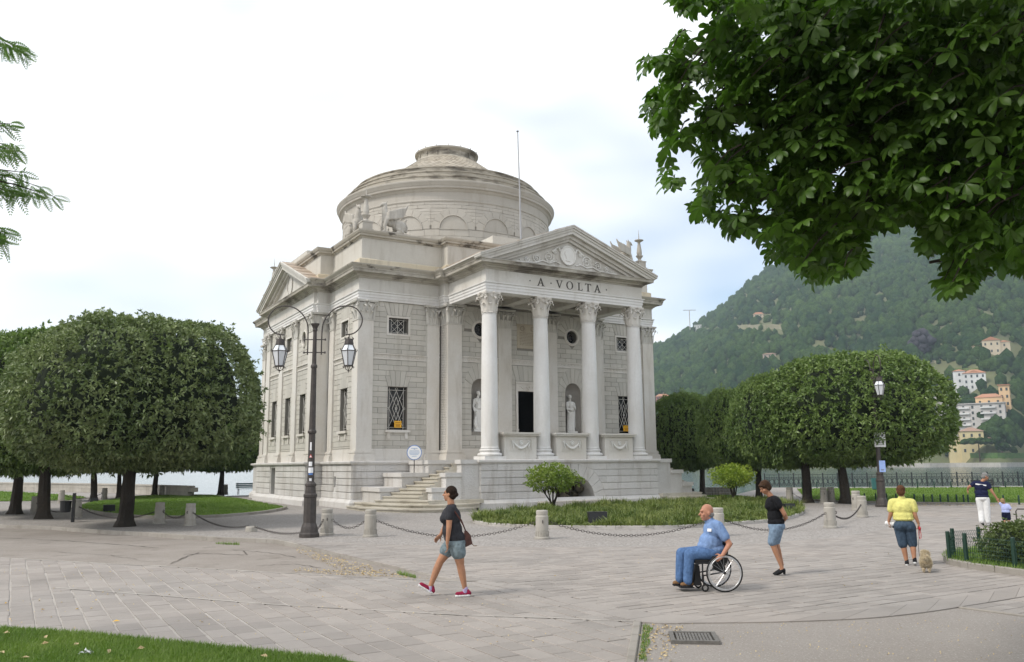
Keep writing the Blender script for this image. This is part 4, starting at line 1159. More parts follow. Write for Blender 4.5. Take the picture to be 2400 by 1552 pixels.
# ================================================================== ground, water, hill
def P2(px, py, z=0.0):
    g = G(px, py, z); return (g.x, g.y)
def sheet_poly(name, pts, z, mat, label=None, kind='structure'):
    """flat polygon, filled by triangulation"""
    bm = bmesh.new()
    vs_ = [bm.verts.new((p[0], p[1], p[2] if len(p) > 2 else z)) for p in pts]
    f = bm.faces.new(vs_); f.normal_update()
    if f.normal.z < 0: f.normal_flip()
    bmesh.ops.triangulate(bm, faces=[f])
    me = bpy.data.meshes.new(name); bm.to_mesh(me); bm.free()
    o = link(name, me, mat)
    if kind: o['kind'] = kind
    return o
def gmat(name, base, alt, rough=0.9, big=0.35, fine=14, bstr=0.4, bdist=0.012, spots=None, cobble=None):
    mt, t, b = nmat(name); p = pos(t)
    c = mixc(t, ramp(t, nse(t, p, big, 5, 0.6), 0.3, 0.7), c4(base), c4(alt))
    c = mixc(t, ramp(t, nse(t, p, fine, 6, 0.7), 0.3, 0.7), mixc(t, 0.5, c, c4(alt, 0.75)), mixc(t, 0.35, c, c4(base, 1.15)))
    if spots:
        f = ramp(t, nse(t, p, spots[1], 3, 0.5), spots[2], spots[3]); c = mixc(t, f, c, c4(spots[0]))
    h = nse(t, p, fine * 2.5, 5, 0.7)
    if cobble:
        vo = add(t, 'ShaderNodeTexVoronoi', feature='DISTANCE_TO_EDGE'); vo.inputs['Scale'].default_value = cobble
        t.links.new(p, vo.inputs['Vector'])
        e = ramp(t, vo.outputs['Distance'], 0.02, 0.14)
        v2 = add(t, 'ShaderNodeTexVoronoi'); v2.inputs['Scale'].default_value = cobble; t.links.new(p, v2.inputs['Vector'])
        c = mixc(t, ramp(t, v2.outputs['Color'], 0.2, 0.9), mixc(t, 0.35, c, c4(alt, 0.6)), c)
        c = mixc(t, e, mixc(t, 0.55, c, c4(alt, 0.45)), c); h = e
    t.links.new(c, b.inputs['Base Color']); b.inputs['Roughness'].default_value = rough; b.inputs['Specular IOR Level'].default_value = 0.2
    bump(t, b, h, bstr, bdist)
    MATS[name] = mt; return mt
M_COB = gmat('cobble_paving', (0.43, 0.40, 0.37), (0.36, 0.33, 0.30), fine=9, bstr=0.5, bdist=0.02, cobble=9.0)
M_ASPH = gmat('worn_asphalt', (0.35, 0.315, 0.28), (0.235, 0.205, 0.175), fine=26, big=0.55, bstr=0.7, bdist=0.015, spots=((0.17, 0.15, 0.125), 1.3, 0.60, 0.78))
M_GRAV = gmat('gravel', (0.35, 0.32, 0.29), (0.29, 0.26, 0.23), fine=30, big=0.8, bstr=0.9, bdist=0.015, spots=((0.52, 0.49, 0.45), 45, 0.62, 0.70))
M_KERB = stone('kerb_stone', (0.36, 0.335, 0.30), (0.29, 0.265, 0.23), dirt=(0.13, 0.11, 0.085), dirt_amt=0.45, bscale=40, bstr=0.4, piece=0.06)
M_PAV = stone('paver_stone', (0.345, 0.305, 0.27), (0.305, 0.28, 0.255), dirt=(0.17, 0.15, 0.13), dirt_amt=0.45, streak=(0.5, 0.5, 0.5), bscale=35, bstr=0.5, piece=0.13, attr=True, big=0.25)
M_JOINT = gmat('sand_joint', (0.47, 0.435, 0.395), (0.35, 0.325, 0.295), fine=20, big=0.4, bstr=0.2)
M_JOINTD = gmat('dark_joint', (0.13, 0.115, 0.10), (0.20, 0.18, 0.16), fine=20, big=0.4, bstr=0.2)
M_SOIL = gmat('soil', (0.13, 0.10, 0.065), (0.09, 0.085, 0.04), fine=12, bstr=0.6)
M_GRASS = gmat('lawn_ground', (0.12, 0.19, 0.03), (0.085, 0.14, 0.022), fine=9, big=0.5, bstr=0.6, bdist=0.03)

# shore line, walked from left to right behind everything
shore = [(-260, 60), (-140, 88), P2(-300, 1146), P2(0, 1149), P2(130, 1152), P2(290, 1156.5), P2(440, 1165), P2(600, 1160), P2(800, 1146), P2(1150, 1138), P2(1500, 1148), P2(1620, 1158), P2(1720, 1160), P2(1793, 1143), P2(2100, 1141), P2(2400, 1139), P2(2900, 1132), (260, 95)]
kerb_px = [(-500, 1221), (-220, 1225), (0, 1230), (118, 1234), (235, 1243), (353, 1249), (511, 1260), (638, 1263.5), (700, 1276), (850, 1311), (960, 1337), (1083, 1365)]
kerb = [Vector((*P2(*p), 0)) for p in kerb_px]
edge_px = [(1083, 1365), (800, 1352), (600, 1341), (403, 1330), (201, 1320), (0, 1308.5), (-220, 1299), (-500, 1290)]
edge = [Vector((*P2(*p), 0)) for p in edge_px]
kerb.insert(0, kerb[0] + (kerb[0] - kerb[1]).normalized() * 60)
edge.append(edge[-1] + (edge[-1] - edge[-2]).normalized() * 60)
land = shore + [(260, -80), (-260, -80), (-260, edge[-1].y)] + [(e.x, e.y) for e in edge[::-1]] + [(k.x, k.y) for k in kerb[::-1][1:]] + [(-260, kerb[0].y)]
ground_o = sheet_poly('ground', land, -0.004, M_COB)
qm = MB()
for a, b_ in zip(shore[:-1], shore[1:]): qm.quad((a[0], a[1], -3), (b_[0], b_[1], -3), (b_[0], b_[1], -0.004), (a[0], a[1], -0.004))
tag(qm.build('quay_wall', M_KERB), kind='structure')
# lake
mt, t, b = nmat('lake_water'); p = pos(t)
b.inputs['Base Color'].default_value = (0.035, 0.075, 0.085, 1); b.inputs['Roughness'].default_value = 0.07; b.inputs['IOR'].default_value = 1.33
n1 = nse(t, pos(t, (0.35, 1.1, 1)), 0.9, 4, 0.6); n2 = nse(t, pos(t, (0.12, 0.35, 1)), 0.6, 3, 0.5)
ad = add(t, 'ShaderNodeMath', operation='ADD'); t.links.new(n1, ad.inputs[0]); t.links.new(n2, ad.inputs[1])
bump(t, b, ad.outputs[0], 0.45, 0.4)
M_WATER = mt
wm = MB(); wm.quad((-1500, 20, -1.1), (1900, 20, -1.1), (1900, 1900, -1.1), (-1500, 1900, -1.1))
tag(wm.build('lake', M_WATER), kind='structure')

# asphalt pocket, a step lower than the pavement along the kerb
drop = [0.12] * 9 + [0.10, 0.06, 0.03, 0.0]
def resample(pts, m_):
    L_ = [0]
    for a, b_ in zip(pts[:-1], pts[1:]): L_.append(L_[-1] + (b_ - a).length)
    out = []
    for k in range(m_ + 1):
        d = L_[-1] * k / m_; i = max(j for j in range(len(L_)) if L_[j] <= d + 1e-9); i = min(i, len(pts) - 2)
        u = (d - L_[i]) / max(1e-6, L_[i + 1] - L_[i]); out.append(pts[i].lerp(pts[i + 1], min(1, u)))
    return out
A_, E_ = resample([Vector((k.x, k.y, -d)) for k, d in zip(kerb, drop)], 120), resample(edge[::-1], 120)
am = MB()
for i in range(120):
    for j in range(6):
        q = lambda i_, j_: A_[i_].lerp(E_[i_], j_ / 6)
        am.quad(q(i, j), q(i, j + 1), q(i + 1, j + 1), q(i + 1, j))
asph = am.build('asphalt', M_ASPH); tag(asph, kind='structure')
# kerb stones along the step
kerb_o = thing('kerb', (0, 0, 0)); kerb_o['kind'] = 'structure'
def strip_stones(parent, pts, width, z0, z1, step, name, mat, closed=False, gap=0.012, side=1, top=0.0):
    pts = [Vector((p[0], p[1], p[2] if len(p) > 2 else 0)) for p in pts]
    if closed: pts = pts + [pts[0]]
    L_ = sum((b_ - a).length for a, b_ in zip(pts[:-1], pts[1:]))
    m_ = max(1, round(L_ / step)); sub = 3
    R_ = resample(pts, m_ * sub)
    def nrm(i):
        a, b_ = R_[max(0, i - 1)], R_[min(len(R_) - 1, i + 1)]
        if closed and i in (0, len(R_) - 1): a, b_ = R_[-2], R_[1]
        d = (b_ - a); d.z = 0; d.normalize(); return Vector((-d.y, d.x, 0)) * side
    for k in range(m_):
        mb = MB(); vs_ = []
        for j in range(sub + 1):
            i = k * sub + j; c = R_[i]; n_ = nrm(i)
            if j == 0: c = c + (R_[i + 1] - R_[i]).normalized() * gap / 2
            if j == sub: c = c - (R_[i] - R_[i - 1]).normalized() * gap / 2
            w_ = n_ * width; e = 0.012
            for q, z in ((n_ * 0, z0), (n_ * 0, z1 - e), (n_ * e, z1), (w_ - n_ * e, z1), (w_, z1 - e), (w_, z0)):
                vs_.append((c.x + q.x, c.y + q.y, c.z * 0 + z))
        fs = [(j * 6 + q, j * 6 + q + 1, (j + 1) * 6 + q + 1, (j + 1) * 6 + q) for j in range(sub) for q in range(5)]
        fs += [(0, 1, 2, 3, 4, 5), tuple(sub * 6 + q for q in (5, 4, 3, 2, 1, 0))]
        if side < 0: fs = [f[::-1] for f in fs]
        mb.add(vs_, fs); mb.r = [rnd.random()] * len(mb.f)
        link(name, mb.mesh(name, attr=True), mat, parent)
strip_stones(kerb_o, [kerb[i] for i in range(2, len(kerb))], 0.17, -0.2, 0.006, 1.15, 'kerb_stone', M_KERB, side=1)

# ---- stone paving -----------------------------------------------------------
def lay(name, poly_px, along, wid, ln, mat_joint, z, gap, gl, jit=0.12):
    wp = [Vector((*P2(*p), 0)) for p in poly_px]
    base = sheet_poly(name, [(p.x, p.y) for p in wp], z, mat_joint)
    lp = [TL(p) for p in wp]
    xs = [p[0] for p in lp]; ys = [p[1] for p in lp]
    R_ = random.Random(3); items = []
    a0, a1 = (min(ys), max(ys)) if along == 'x' else (min(xs), max(xs))
    s0, s1 = (min(xs), max(xs)) if along == 'x' else (min(ys), max(ys))
    r = a0; k = 0
    while r < a1:
        s = s0 - R_.uniform(0, ln)
        while s < s1:
            l_ = ln * R_.uniform(1 - jit * 2.2, 1 + jit * 2.2); e0, e1 = R_.uniform(0.2, 0.85) * gap, R_.uniform(0.2, 0.85) * gap
            rc = (s + gl * R_.uniform(0.2, 0.8), s + l_ - gl * R_.uniform(0.2, 0.8), r + e0, r + wid - e1)
            if along != 'x': rc = (rc[2], rc[3], rc[0], rc[1])
            pl_ = clip_rect(lp, rc[0], rc[1], rc[2], rc[3])
            if len(pl_) >= 3:
                ar_ = abs(sum(pl_[i][0] * pl_[(i + 1) % len(pl_)][1] - pl_[(i + 1) % len(pl_)][0] * pl_[i][1] for i in range(len(pl_)))) / 2
                if ar_ > 0.012: items.append(pl_)
            s += l_
        r += wid; k += 1
    return base, items
def build_pavers(groups):
    """groups: (parent, items, z). The 300 largest in the photograph become single pavers, the rest one joined part each"""
    sc = []
    for gi, (par, items, z) in enumerate(groups):
        for ii, pl_ in enumerate(items):
            c = [proj(TW(x, y, z)) for x, y in pl_]
            ok = all(q[2] > 1 for q in c)
            cx_ = sum(q[0] for q in c) / len(c); cy_ = sum(q[1] for q in c) / len(c)
            a = abs(sum(c[i][0] * c[(i + 1) % len(c)][1] - c[(i + 1) % len(c)][0] * c[i][1] for i in range(len(c)))) / 2 if ok and 0 < cx_ < 2400 and 0 < cy_ < 1552 else 0
            if a and gi == 0 and inside((cx_, cy_), GRASS_PX): a = 0
            sc.append((-a, gi, ii))
    sc.sort(); keep = set((g, i) for _, g, i in sc[:300])
    for gi, (par, items, z) in enumerate(groups):
        mass = MB()
        for ii, pl_ in enumerate(items):
            mb = MB() if (gi, ii) in keep else mass
            mb.cur = rnd.random(); h = z + 0.012 + rnd.uniform(-0.003, 0.003)
            n = len(pl_)
            a = sum(pl_[i][0] * pl_[(i + 1) % n][1] - pl_[(i + 1) % n][0] * pl_[i][1] for i in range(n))
            if a < 0: pl_ = pl_[::-1]
            cx_ = sum(p[0] for p in pl_) / n; cy_ = sum(p[1] for p in pl_) / n
            W_ = [TW(x, y, 0) for x, y in pl_]; I_ = [TW(cx_ + (x - cx_) * 0.965, cy_ + (y - cy_) * 0.965, 0) for x, y in pl_]
            mb.add([(w.x, w.y, z - 0.01) for w in W_] + [(w.x, w.y, h - 0.005) for w in W_] + [(w.x, w.y, h) for w in I_],
                   [tuple(range(2 * n, 3 * n))] + [(i, (i + 1) % n, (i + 1) % n + n, i + n) for i in range(n)] + [(i + n, (i + 1) % n + n, (i + 1) % n + 2 * n, i + 2 * n) for i in range(n)])
            if mb is not mass: link('paver', mb.mesh('paver', attr=True), M_PAV, par)
        tag(mass.build('paving', M_PAV, par, attr=True), kind='stuff')
GRASS_PX = [(-400, 1455), (0, 1478), (200, 1490), (471, 1518), (720, 1543), (900, 1562), (1100, 1600), (900, 1800), (-400, 1800)]
A_px = [(1083, 1365), (800, 1352), (600, 1341), (403, 1330), (201, 1320), (0, 1308.5), (-220, 1299), (-500, 1290), (-500, 1640), (1476, 1640), (1490, 1552), (1503, 1462), (1350, 1424), (1234, 1392), (1111, 1367)]
outer = [(1111, 1367), (1234, 1392), (1350, 1424), (1505, 1461), (1640, 1463), (1803, 1461), (1930, 1457), (2045, 1451), (2150, 1440), (2246, 1426), (2400, 1401), (2650, 1360)]
inner = [(1125, 1363), (1230, 1379), (1340, 1404), (1440, 1427), (1540, 1441), (1642, 1447), (1760, 1448), (1883, 1443), (1990, 1435), (2085, 1425), (2186, 1412), (2400, 1378), (2650, 1340)]
cob_edge = [(2100, 1237), (2030, 1250), (1950, 1262), (1755, 1277), (1560, 1282), (1250, 1284), (900, 1277), (760, 1271), (672, 1267)]
B_px = inner + [(2900, 1240), (2900, 1192), (2400, 1187), (2230, 1186), (2085, 1184), (2075, 1196), (2110, 1216)] + cob_edge + [(700, 1276), (850, 1311), (960, 1337), (1083, 1364)]
C_px = [(2246, 1427), (2400, 1402), (2650, 1361), (2900, 1380), (2900, 1500), (2400, 1446)]
gA = lay('plaza_paving', A_px, 'y', 0.30, 0.46, M_JOINT, 0.004, 0.027, 0.012)
gB = lay('court_paving', B_px, 'x', 0.235, 0.44, M_JOINTD, 0.004, 0.018, 0.016)
gC = lay('path_paving', C_px, 'x', 0.25, 0.45, M_JOINTD, 0.003, 0.016, 0.016)
build_pavers([(gA[0], gA[1], 0.004), (gB[0], gB[1], 0.004), (gC[0], gC[1], 0.003)])
# border slabs between the two pavings and the gravel
band = thing('border_band', (0, 0, 0)); band['kind'] = 'structure'
Ro = [Vector((*P2(*p), 0)) for p in outer]; Ri = [Vector((*P2(*p), 0)) for p in inner]
Ro, Ri = [Vector((*p.xy, 0)) for p in smooth_curve(Ro, 5)], [Vector((*p.xy, 0)) for p in smooth_curve(Ri, 5)]
Ro, Ri = resample(Ro, 60), resample(Ri, 60)
for k in range(20):
    mb = MB()
    for j in range(3):
        i = k * 3 + j; g0 = 0.02 if j == 0 else 0; g1 = 0.02 if j == 2 else 0
        a, b_, c, d = Ro[i].lerp(Ro[i + 1], g0), Ro[i].lerp(Ro[i + 1], 1 - g1), Ri[i].lerp(Ri[i + 1], 1 - g1), Ri[i].lerp(Ri[i + 1], g0)
        mb.add([(p.x, p.y, z) for z in (-0.02, 0.02) for p in (a, b_, c, d)], [(4, 5, 6, 7), (0, 1, 5, 4), (1, 2, 6, 5), (2, 3, 7, 6), (3, 0, 4, 7)])
    mb.r = [rnd.random()] * len(mb.f)
    link('border_slab', mb.mesh('border_slab', attr=True), M_PAV, band)
strip_stones(kerb_o, [P2(1503, 1462), P2(1497, 1505), P2(1490, 1552), P2(1478, 1640)], 0.10, -0.05, 0.035, 0.9, 'kerb_stone', M_KERB, side=-1)
strip_stones(kerb_o, [P2(2246, 1427), P2(2400, 1447), P2(2900, 1502)], 0.07, -0.05, 0.03, 1.2, 'kerb_stone', M_KERB, side=1)
# pale joint line where the old paving starts, and the one across it
jl = MB()
def flat_line(mb, px, w, z):
    pts = [Vector((*P2(*p), 0)) for p in px]
    for a, b_ in zip(pts[:-1], pts[1:]):
        d = (b_ - a).normalized(); n_ = Vector((-d.y, d.x, 0)) * w / 2
        mb.quad((a - n_).to_tuple()[:2] + (z,), (b_ - n_).to_tuple()[:2] + (z,), (b_ + n_).to_tuple()[:2] + (z,), (a + n_).to_tuple()[:2] + (z,))
flat_line(jl, [(0, 1309), (201, 1320.5), (403, 1330.5), (600, 1341.5), (800, 1352.5), (1083, 1366)], 0.06, 0.021)
flat_line(jl, [(130, 1380), (400, 1401), (640, 1420), (1100, 1446), (1320, 1453), (1503, 1461)], 0.045, 0.0215)
tag(jl.build('mortar_strip', stone('pale_mortar', (0.52, 0.48, 0.43), (0.40, 0.37, 0.33), dirt=(0.28, 0.25, 0.22), dirt_amt=0.7, lo=0.45, hi=0.6, streak=(1.5, 1.5, 1.5))), kind='structure')
cm = MB(); R2 = random.Random(6)
def crack(px, w):
    L_ = []
    for (x0, y0), (x1, y1) in zip(px[:-1], px[1:]):
        for k in range(8): L_.append((x0 + (x1 - x0) * k / 8, y0 + (y1 - y0) * k / 8 + R2.uniform(-0.9, 0.9)))
    for a, b_ in zip(L_[:-1], L_[1:]):
        d = Vector((*P2(*a), 0)), Vector((*P2(*b_), 0)); n_ = (d[1] - d[0]).normalized(); n_ = Vector((-n_.y, n_.x, 0)) * w * R2.uniform(0.3, 0.8)
        cm.quad(*[(q.x, q.y, crz(q)) for q in (d[0] - n_, d[1] - n_, d[1] + n_, d[0] + n_)])
def crz(q):
    i = min(range(121), key=lambda k: (A_[k].xy - q.xy).length); a, e = A_[i], E_[i]; u = max(0, min(1, (q.xy - a.xy).length / max(0.01, (e - a).length)))
    return a.z * (1 - u) + 0.004
for c_, w_ in (([(0, 1254.6), (160, 1262), (300, 1272), (382, 1279)], 0.05), ([(430, 1296), (480, 1293), (580, 1296), (570, 1284)], 0.03), ([(400, 1322), (440, 1300), (470, 1290)], 0.025), ([(545, 1283), (640, 1290), (700, 1302)], 0.025), ([(600, 1325), (690, 1318), (760, 1330)], 0.02), ([(120, 1290), (260, 1300), (330, 1312)], 0.02)): crack(c_, w_)
tag(cm.build('asphalt_crack', plain('crack_dark', (0.10, 0.085, 0.07), 0.95)), kind='structure')
grav = [(1505, 1463)] + outer[4:10] + [(2400, 1448), (2900, 1504), (2900, 1800), (1440, 1800), (1478, 1640), (1490, 1552)]
sheet_poly('gravel_ground', [P2(*p) for p in grav], 0.005, M_GRAV)

# ---- grass -------------------------------------------------------------------
M_BLADE = leafmat('grass_blade', (0.085, 0.165, 0.022), (0.22, 0.30, 0.06), 0.3, 0.55, 0.8)
M_COVER = leafmat('ground_cover_leaf', (0.06, 0.105, 0.018), (0.25, 0.28, 0.075), 0.25, 0.5, 0.7)
def scatter(poly, n, seed):
    rs = np.random.RandomState(seed)
    P_ = np.array([(p[0], p[1]) for p in poly]); lo, hi = P_.min(0), P_.max(0); out = []
    tot = 0
    while tot < n:
        q = lo + rs.rand(n * 2, 2) * (hi - lo)
        c = np.zeros(len(q), bool); j = len(P_) - 1
        for i in range(len(P_)):
            xi, yi = P_[i]; xj, yj = P_[j]
            with np.errstate(divide='ignore', invalid='ignore'):
                c ^= ((yi > q[:, 1]) != (yj > q[:, 1])) & (q[:, 0] < (xj - xi) * (q[:, 1] - yi) / (yj - yi) + xi)
            j = i
        out.append(q[c]); tot += c.sum()
    return np.concatenate(out)[:n], rs
def blades(name, poly, n, h, w, z, mat, seed, lean=0.6, parent=None, label=None, zf=None, clump=0.0):
    q, rs = scatter(poly, n, seed)
    a = rs.rand(n) * 6.283; ln_ = rs.rand(n) * lean; hh = h * (0.5 + rs.rand(n))
    if clump: hh *= np.array([max(0.25, 0.85 + 1.3 * mnoise.noise(Vector((x * clump, y * clump, seed)))) for x, y in q])
    b3 = np.zeros((n, 3)); b3[:, :2] = q; b3[:, 2] = z if zf is None else zf(q)
    d = np.stack([np.cos(a), np.sin(a), np.zeros(n)], 1); s_ = np.stack([-np.sin(a), np.cos(a), np.zeros(n)], 1)
    up = np.array([0, 0, 1.0])
    m1 = b3 + up * (hh * 0.55)[:, None] + d * (hh * ln_ * 0.35)[:, None]
    tp_ = b3 + up * (hh * (1 - 0.25 * ln_))[:, None] + d * (hh * ln_)[:, None]
    ww = (w * (0.6 + 0.8 * rs.rand(n)))[:, None]
    V = np.stack([b3 - s_ * ww * 0.5, b3 + s_ * ww * 0.5, m1 + s_ * ww * 0.45, m1 - s_ * ww * 0.45, tp_ + s_ * ww * 0.08, tp_ - s_ * ww * 0.08], 1).reshape(-1, 3)
    i = np.arange(n)[:, None] * 6
    F = np.concatenate([i + np.array([[0, 1, 2, 3]]), i + np.array([[3, 2, 4, 5]])], 1).reshape(-1, 4)
    me = np_mesh(name, V, F, mat, np.repeat(rs.rand(n), 2))
    o = link(name, me, None, parent)
    o['kind'] = 'stuff'
    if label: o['label'] = label; 
    return o
def wpoly(px): return [P2(*p) for p in px]
gp = wpoly(GRASS_PX)
sheet_poly('lawn_soil', gp, 0.018, M_GRASS)
near = wpoly([(-60, 1474), (0, 1478), (200, 1490), (471, 1518), (720, 1543), (800, 1552), (850, 1580), (-60, 1600)])
tag(blades('lawn_grass', near, 52000, 0.055, 0.006, 0.018, M_BLADE, 1, 0.8), 'thick green lawn grass at the bottom left edge of the paving', 'grass')
# leaf-shaped lawn island left of the temple
isl0 = [(x * 0.2939, 1090 + y * 0.2939) for x, y in ((640, 350), (740, 312), (900, 282), (1060, 259), (1220, 251), (1420, 247), (1620, 247), (1740, 252), (1830, 272), (1990, 305), (2150, 328), (2290, 345), (2200, 372), (2000, 398), (1700, 420), (1350, 428), (1050, 420), (800, 394), (690, 374))]
isl = [(p.x, p.y) for p in smooth_curve([Vector((*P2(*p), 0)) for p in isl0], 3, True)]
isl_c = (sum(p[0] for p in isl) / len(isl), sum(p[1] for p in isl) / len(isl))
def dome_z(q):
    d = np.hypot(q[:, 0] - isl_c[0], q[:, 1] - isl_c[1]); return 0.09 + 0.16 * np.clip(1 - d / 9.0, 0, 1)
im = MB(); n = len(isl)
for rr in range(4):
    for i in range(n):
        q = lambda k, i_: (isl_c[0] + (isl[i_ % n][0] - isl_c[0]) * k, isl_c[1] + (isl[i_ % n][1] - isl_c[1]) * k)
        pts = [q(1 - rr / 4, i), q(1 - rr / 4, i + 1), q(1 - (rr + 1) / 4, i + 1), q(1 - (rr + 1) / 4, i)]
        z = dome_z(np.array(pts)) - 0.02
        im.add([(p[0], p[1], zz) for p, zz in zip(pts, z)], [(0, 1, 2, 3)])
tag(im.build('lawn_mound', M_GRASS), kind='structure')
tag(blades('lawn_grass', isl, 42000, 0.06, 0.022, 0, M_BLADE, 2, 0.8, zf=lambda q: dome_z(q) - 0.02), 'short bright lawn on the leaf-shaped island left of the temple', 'grass')
edging = thing('edging', (0, 0, 0)); edging['kind'] = 'structure'
strip_stones(edging, isl, 0.17, -0.02, 0.115, 1.1, 'edging_stone', M_KERB, closed=True, side=1 if False else -1)
lawn_px = [(1868, 1147), (2000, 1145.5), (2400, 1143), (2900, 1139), (2900, 1186), (2600, 1183.5), (2400, 1182), (2230, 1180.5), (2070, 1178), (1960, 1176), (1890, 1172)]
lw = wpoly(lawn_px); sheet_poly('lawn_soil', lw, 0.03, M_GRASS)
tag(blades('lawn_grass', lw, 42000, 0.07, 0.035, 0.03, M_BLADE, 3, 0.8), 'wide lawn with low green posts in front of the lake railing', 'grass')
strip_stones(edging, wpoly([(1890, 1173), (1960, 1177), (2070, 1179), (2230, 1181.5), (2400, 1183), (2600, 1184.5), (2900, 1187)]), 0.14, -0.02, 0.08, 1.4, 'edging_stone', M_KERB, side=1)
l2 = wpoly([(1625, 1164), (1720, 1162.5), (1795, 1172), (1700, 1176), (1630, 1169)])
sheet_poly('lawn_soil', l2, 0.02, M_GRASS); tag(blades('lawn_grass', l2, 6000, 0.07, 0.04, 0.02, M_BLADE, 4, 0.8), 'small strip of lawn behind the planted bed', 'grass')
l3 = wpoly([(-300, 1149), (0, 1152.5), (100, 1157), (204, 1166), (160, 1173), (60, 1175), (-300, 1178)])
sheet_poly('lawn_soil', l3, 0.02, M_GRASS); tag(blades('lawn_grass', l3, 12000, 0.08, 0.05, 0.02, M_BLADE, 5, 0.8), 'distant lawn behind the left trees below the lake wall', 'grass')
# planted bed in front of the portico
bed0 = [(1108, 1222), (1122, 1229), (1158, 1233.5), (1220, 1236.5), (1293, 1238.5), (1400, 1240), (1560, 1239.5), (1640, 1236), (1720, 1230.5), (1805, 1224), (1850, 1216.5), (1878, 1207), (1884, 1199), (1872, 1192.5), (1840, 1184), (1786, 1176), (1690, 1177), (1573, 1181), (1480, 1185), (1400, 1190), (1290, 1196), (1200, 1203), (1140, 1211)]
bed = [(p.x, p.y) for p in smooth_curve([Vector((*P2(*p), 0)) for p in bed0], 3, True)]
sheet_poly('bed_soil', bed, 0.05, M_SOIL)
strip_stones(edging, bed, 0.22, -0.02, 0.10, 1.2, 'edging_stone', stone('pale_edging', (0.50, 0.475, 0.44), (0.44, 0.41, 0.375), dirt_amt=0.3, bstr=0.2), closed=True, side=1)
tag(blades('ground_cover', bed, 60000, 0.24, 0.035, 0.05, M_COVER, 6, 1.5, clump=1.1), 'low leafy ground cover filling the oval bed before the portico', 'ground cover')
# ================================================================== hill across the lake
ridge_px = [(700, 1086), (1000, 1065), (1250, 960), (1400, 880), (1500, 822), (1545, 795), (1582, 778), (1612, 764), (1660, 735), (1715, 699), (1765, 657), (1815, 618), (1865, 592), (1940, 562), (2020, 533), (2170, 508), (2400, 462), (2700, 400), (3200, 330), (3900, 330)]
def interp(tab, x):
    for (a, ya), (b_, yb) in zip(tab[:-1], tab[1:]):
        if a <= x <= b_: return ya + (yb - ya) * (x - a) / (b_ - a)
    return tab[0][1] if x < tab[0][0] else tab[-1][1]
D_SHORE = 560.0
def az_of(px): d = ray(px, 1091); return math.atan2(d.x, d.y)
def dir_of(px): a = az_of(px); return Vector((math.sin(a), math.cos(a), 0))
def terr(px, t):
    """t 0 at the shore, 1 at the ridge; returns a point on the hill"""
    d = dir_of(px)
    wob = 18 * math.sin(px * 0.013) + 12 * math.sin(px * 0.031 + 1)
    dist = D_SHORE + wob * (1 - t) + 820 * t
    dr = D_SHORE + 820
    r = ray(px, interp(ridge_px, px)); hz = CAMH + dr * r.z / math.hypot(r.x, r.y) - 15
    hz = max(3.0, hz)
    s = t ** 0.92
    h = hz * s + (6 * mnoise.noise(Vector((px * 0.011, t * 7, 3))) + 3 * mnoise.noise(Vector((px * 0.03, t * 19, 7)))) * min(1, t * 6) * min(1, (1.02 - t) * 8) * min(1, hz / 60)
    return Vector((d.x * dist, d.y * dist, max(-0.5, h + 0.8 * min(1, t * 30)) if t > 0 else -1.4))
NX, NT = 150, 44
pxs = [700 + 3200 * i / NX for i in range(NX + 1)]; ts = [(j / NT) ** 1.15 for j in range(NT + 1)]
tv = [terr(px, t_) for px in pxs for t_ in ts]
back = [terr(px, 1.0) + dir_of(px) * 300 - Vector((0, 0, 60)) for px in pxs]
hm = MB(); k = NT + 1
hm.add(tv, [(i * k + j, (i + 1) * k + j, (i + 1) * k + j + 1, i * k + j + 1) for i in range(NX) for j in range(NT)])
M_HILL = gmat('hill_ground', (0.10, 0.13, 0.05), (0.16, 0.15, 0.08), fine=0.2, big=0.02, bstr=0.3)
tag(hm.build('hill', M_HILL, smooth=True), kind='structure')
def hit(px, py):
    """point of the hill seen at a pixel"""
    best = None
    lo, hi = 0.0, 1.0
    for _ in range(40):
        m_ = (lo + hi) / 2
        if proj(terr(px, m_))[1] > py: lo = m_
        else: hi = m_
    return terr(px, (lo + hi) / 2), (lo + hi) / 2
# woods
CLEAR = [(2302, 970, 50, 24), (2334, 945, 36, 22), (2303, 886, 38, 22), (2351, 808, 34, 18), (2222, 955, 18, 40), (1818, 836, 20, 16), (1796, 740, 20, 14), (1800, 764, 75, 9), (1558, 934, 26, 20), (2190, 850, 60, 12), (2255, 862, 70, 9), (2285, 1034, 50, 24), (1660, 768, 40, 8)]
ico = bmesh.new(); bmesh.ops.create_icosphere(ico, subdivisions=2, radius=1.0)
iv = np.array([v.co[:] for v in ico.verts]); iff = np.array([[v.index for v in f.verts] for f in ico.faces]); ico.free()
ico1 = bmesh.new(); bmesh.ops.create_icosphere(ico1, subdivisions=1, radius=1.0)
iv1 = np.array([v.co[:] for v in ico1.verts]); if1 = np.array([[v.index for v in f.verts] for f in ico1.faces]); ico1.free()
M_WOOD = leafmat('hill_wood', (0.022, 0.068, 0.026), (0.13, 0.215, 0.055), 0.0, 0.9, 0.012, spec=0.0)
def _wood():
    t = M_WOOD.node_tree; b = t.nodes['Principled BSDF']
    src = b.inputs['Base Color'].links[0].from_socket
    p = pos(t); n_ = nse(t, p, 0.55, 6, 0.75)
    c = mixc(t, ramp(t, n_, 0.35, 0.68), mixc(t, 0.75, src, c4((0.006, 0.018, 0.007))), src)
    t.links.new(c, b.inputs['Base Color']); bump(t, b, nse(t, p, 0.8, 6, 0.8), 1.0, 2.5)
_wood()
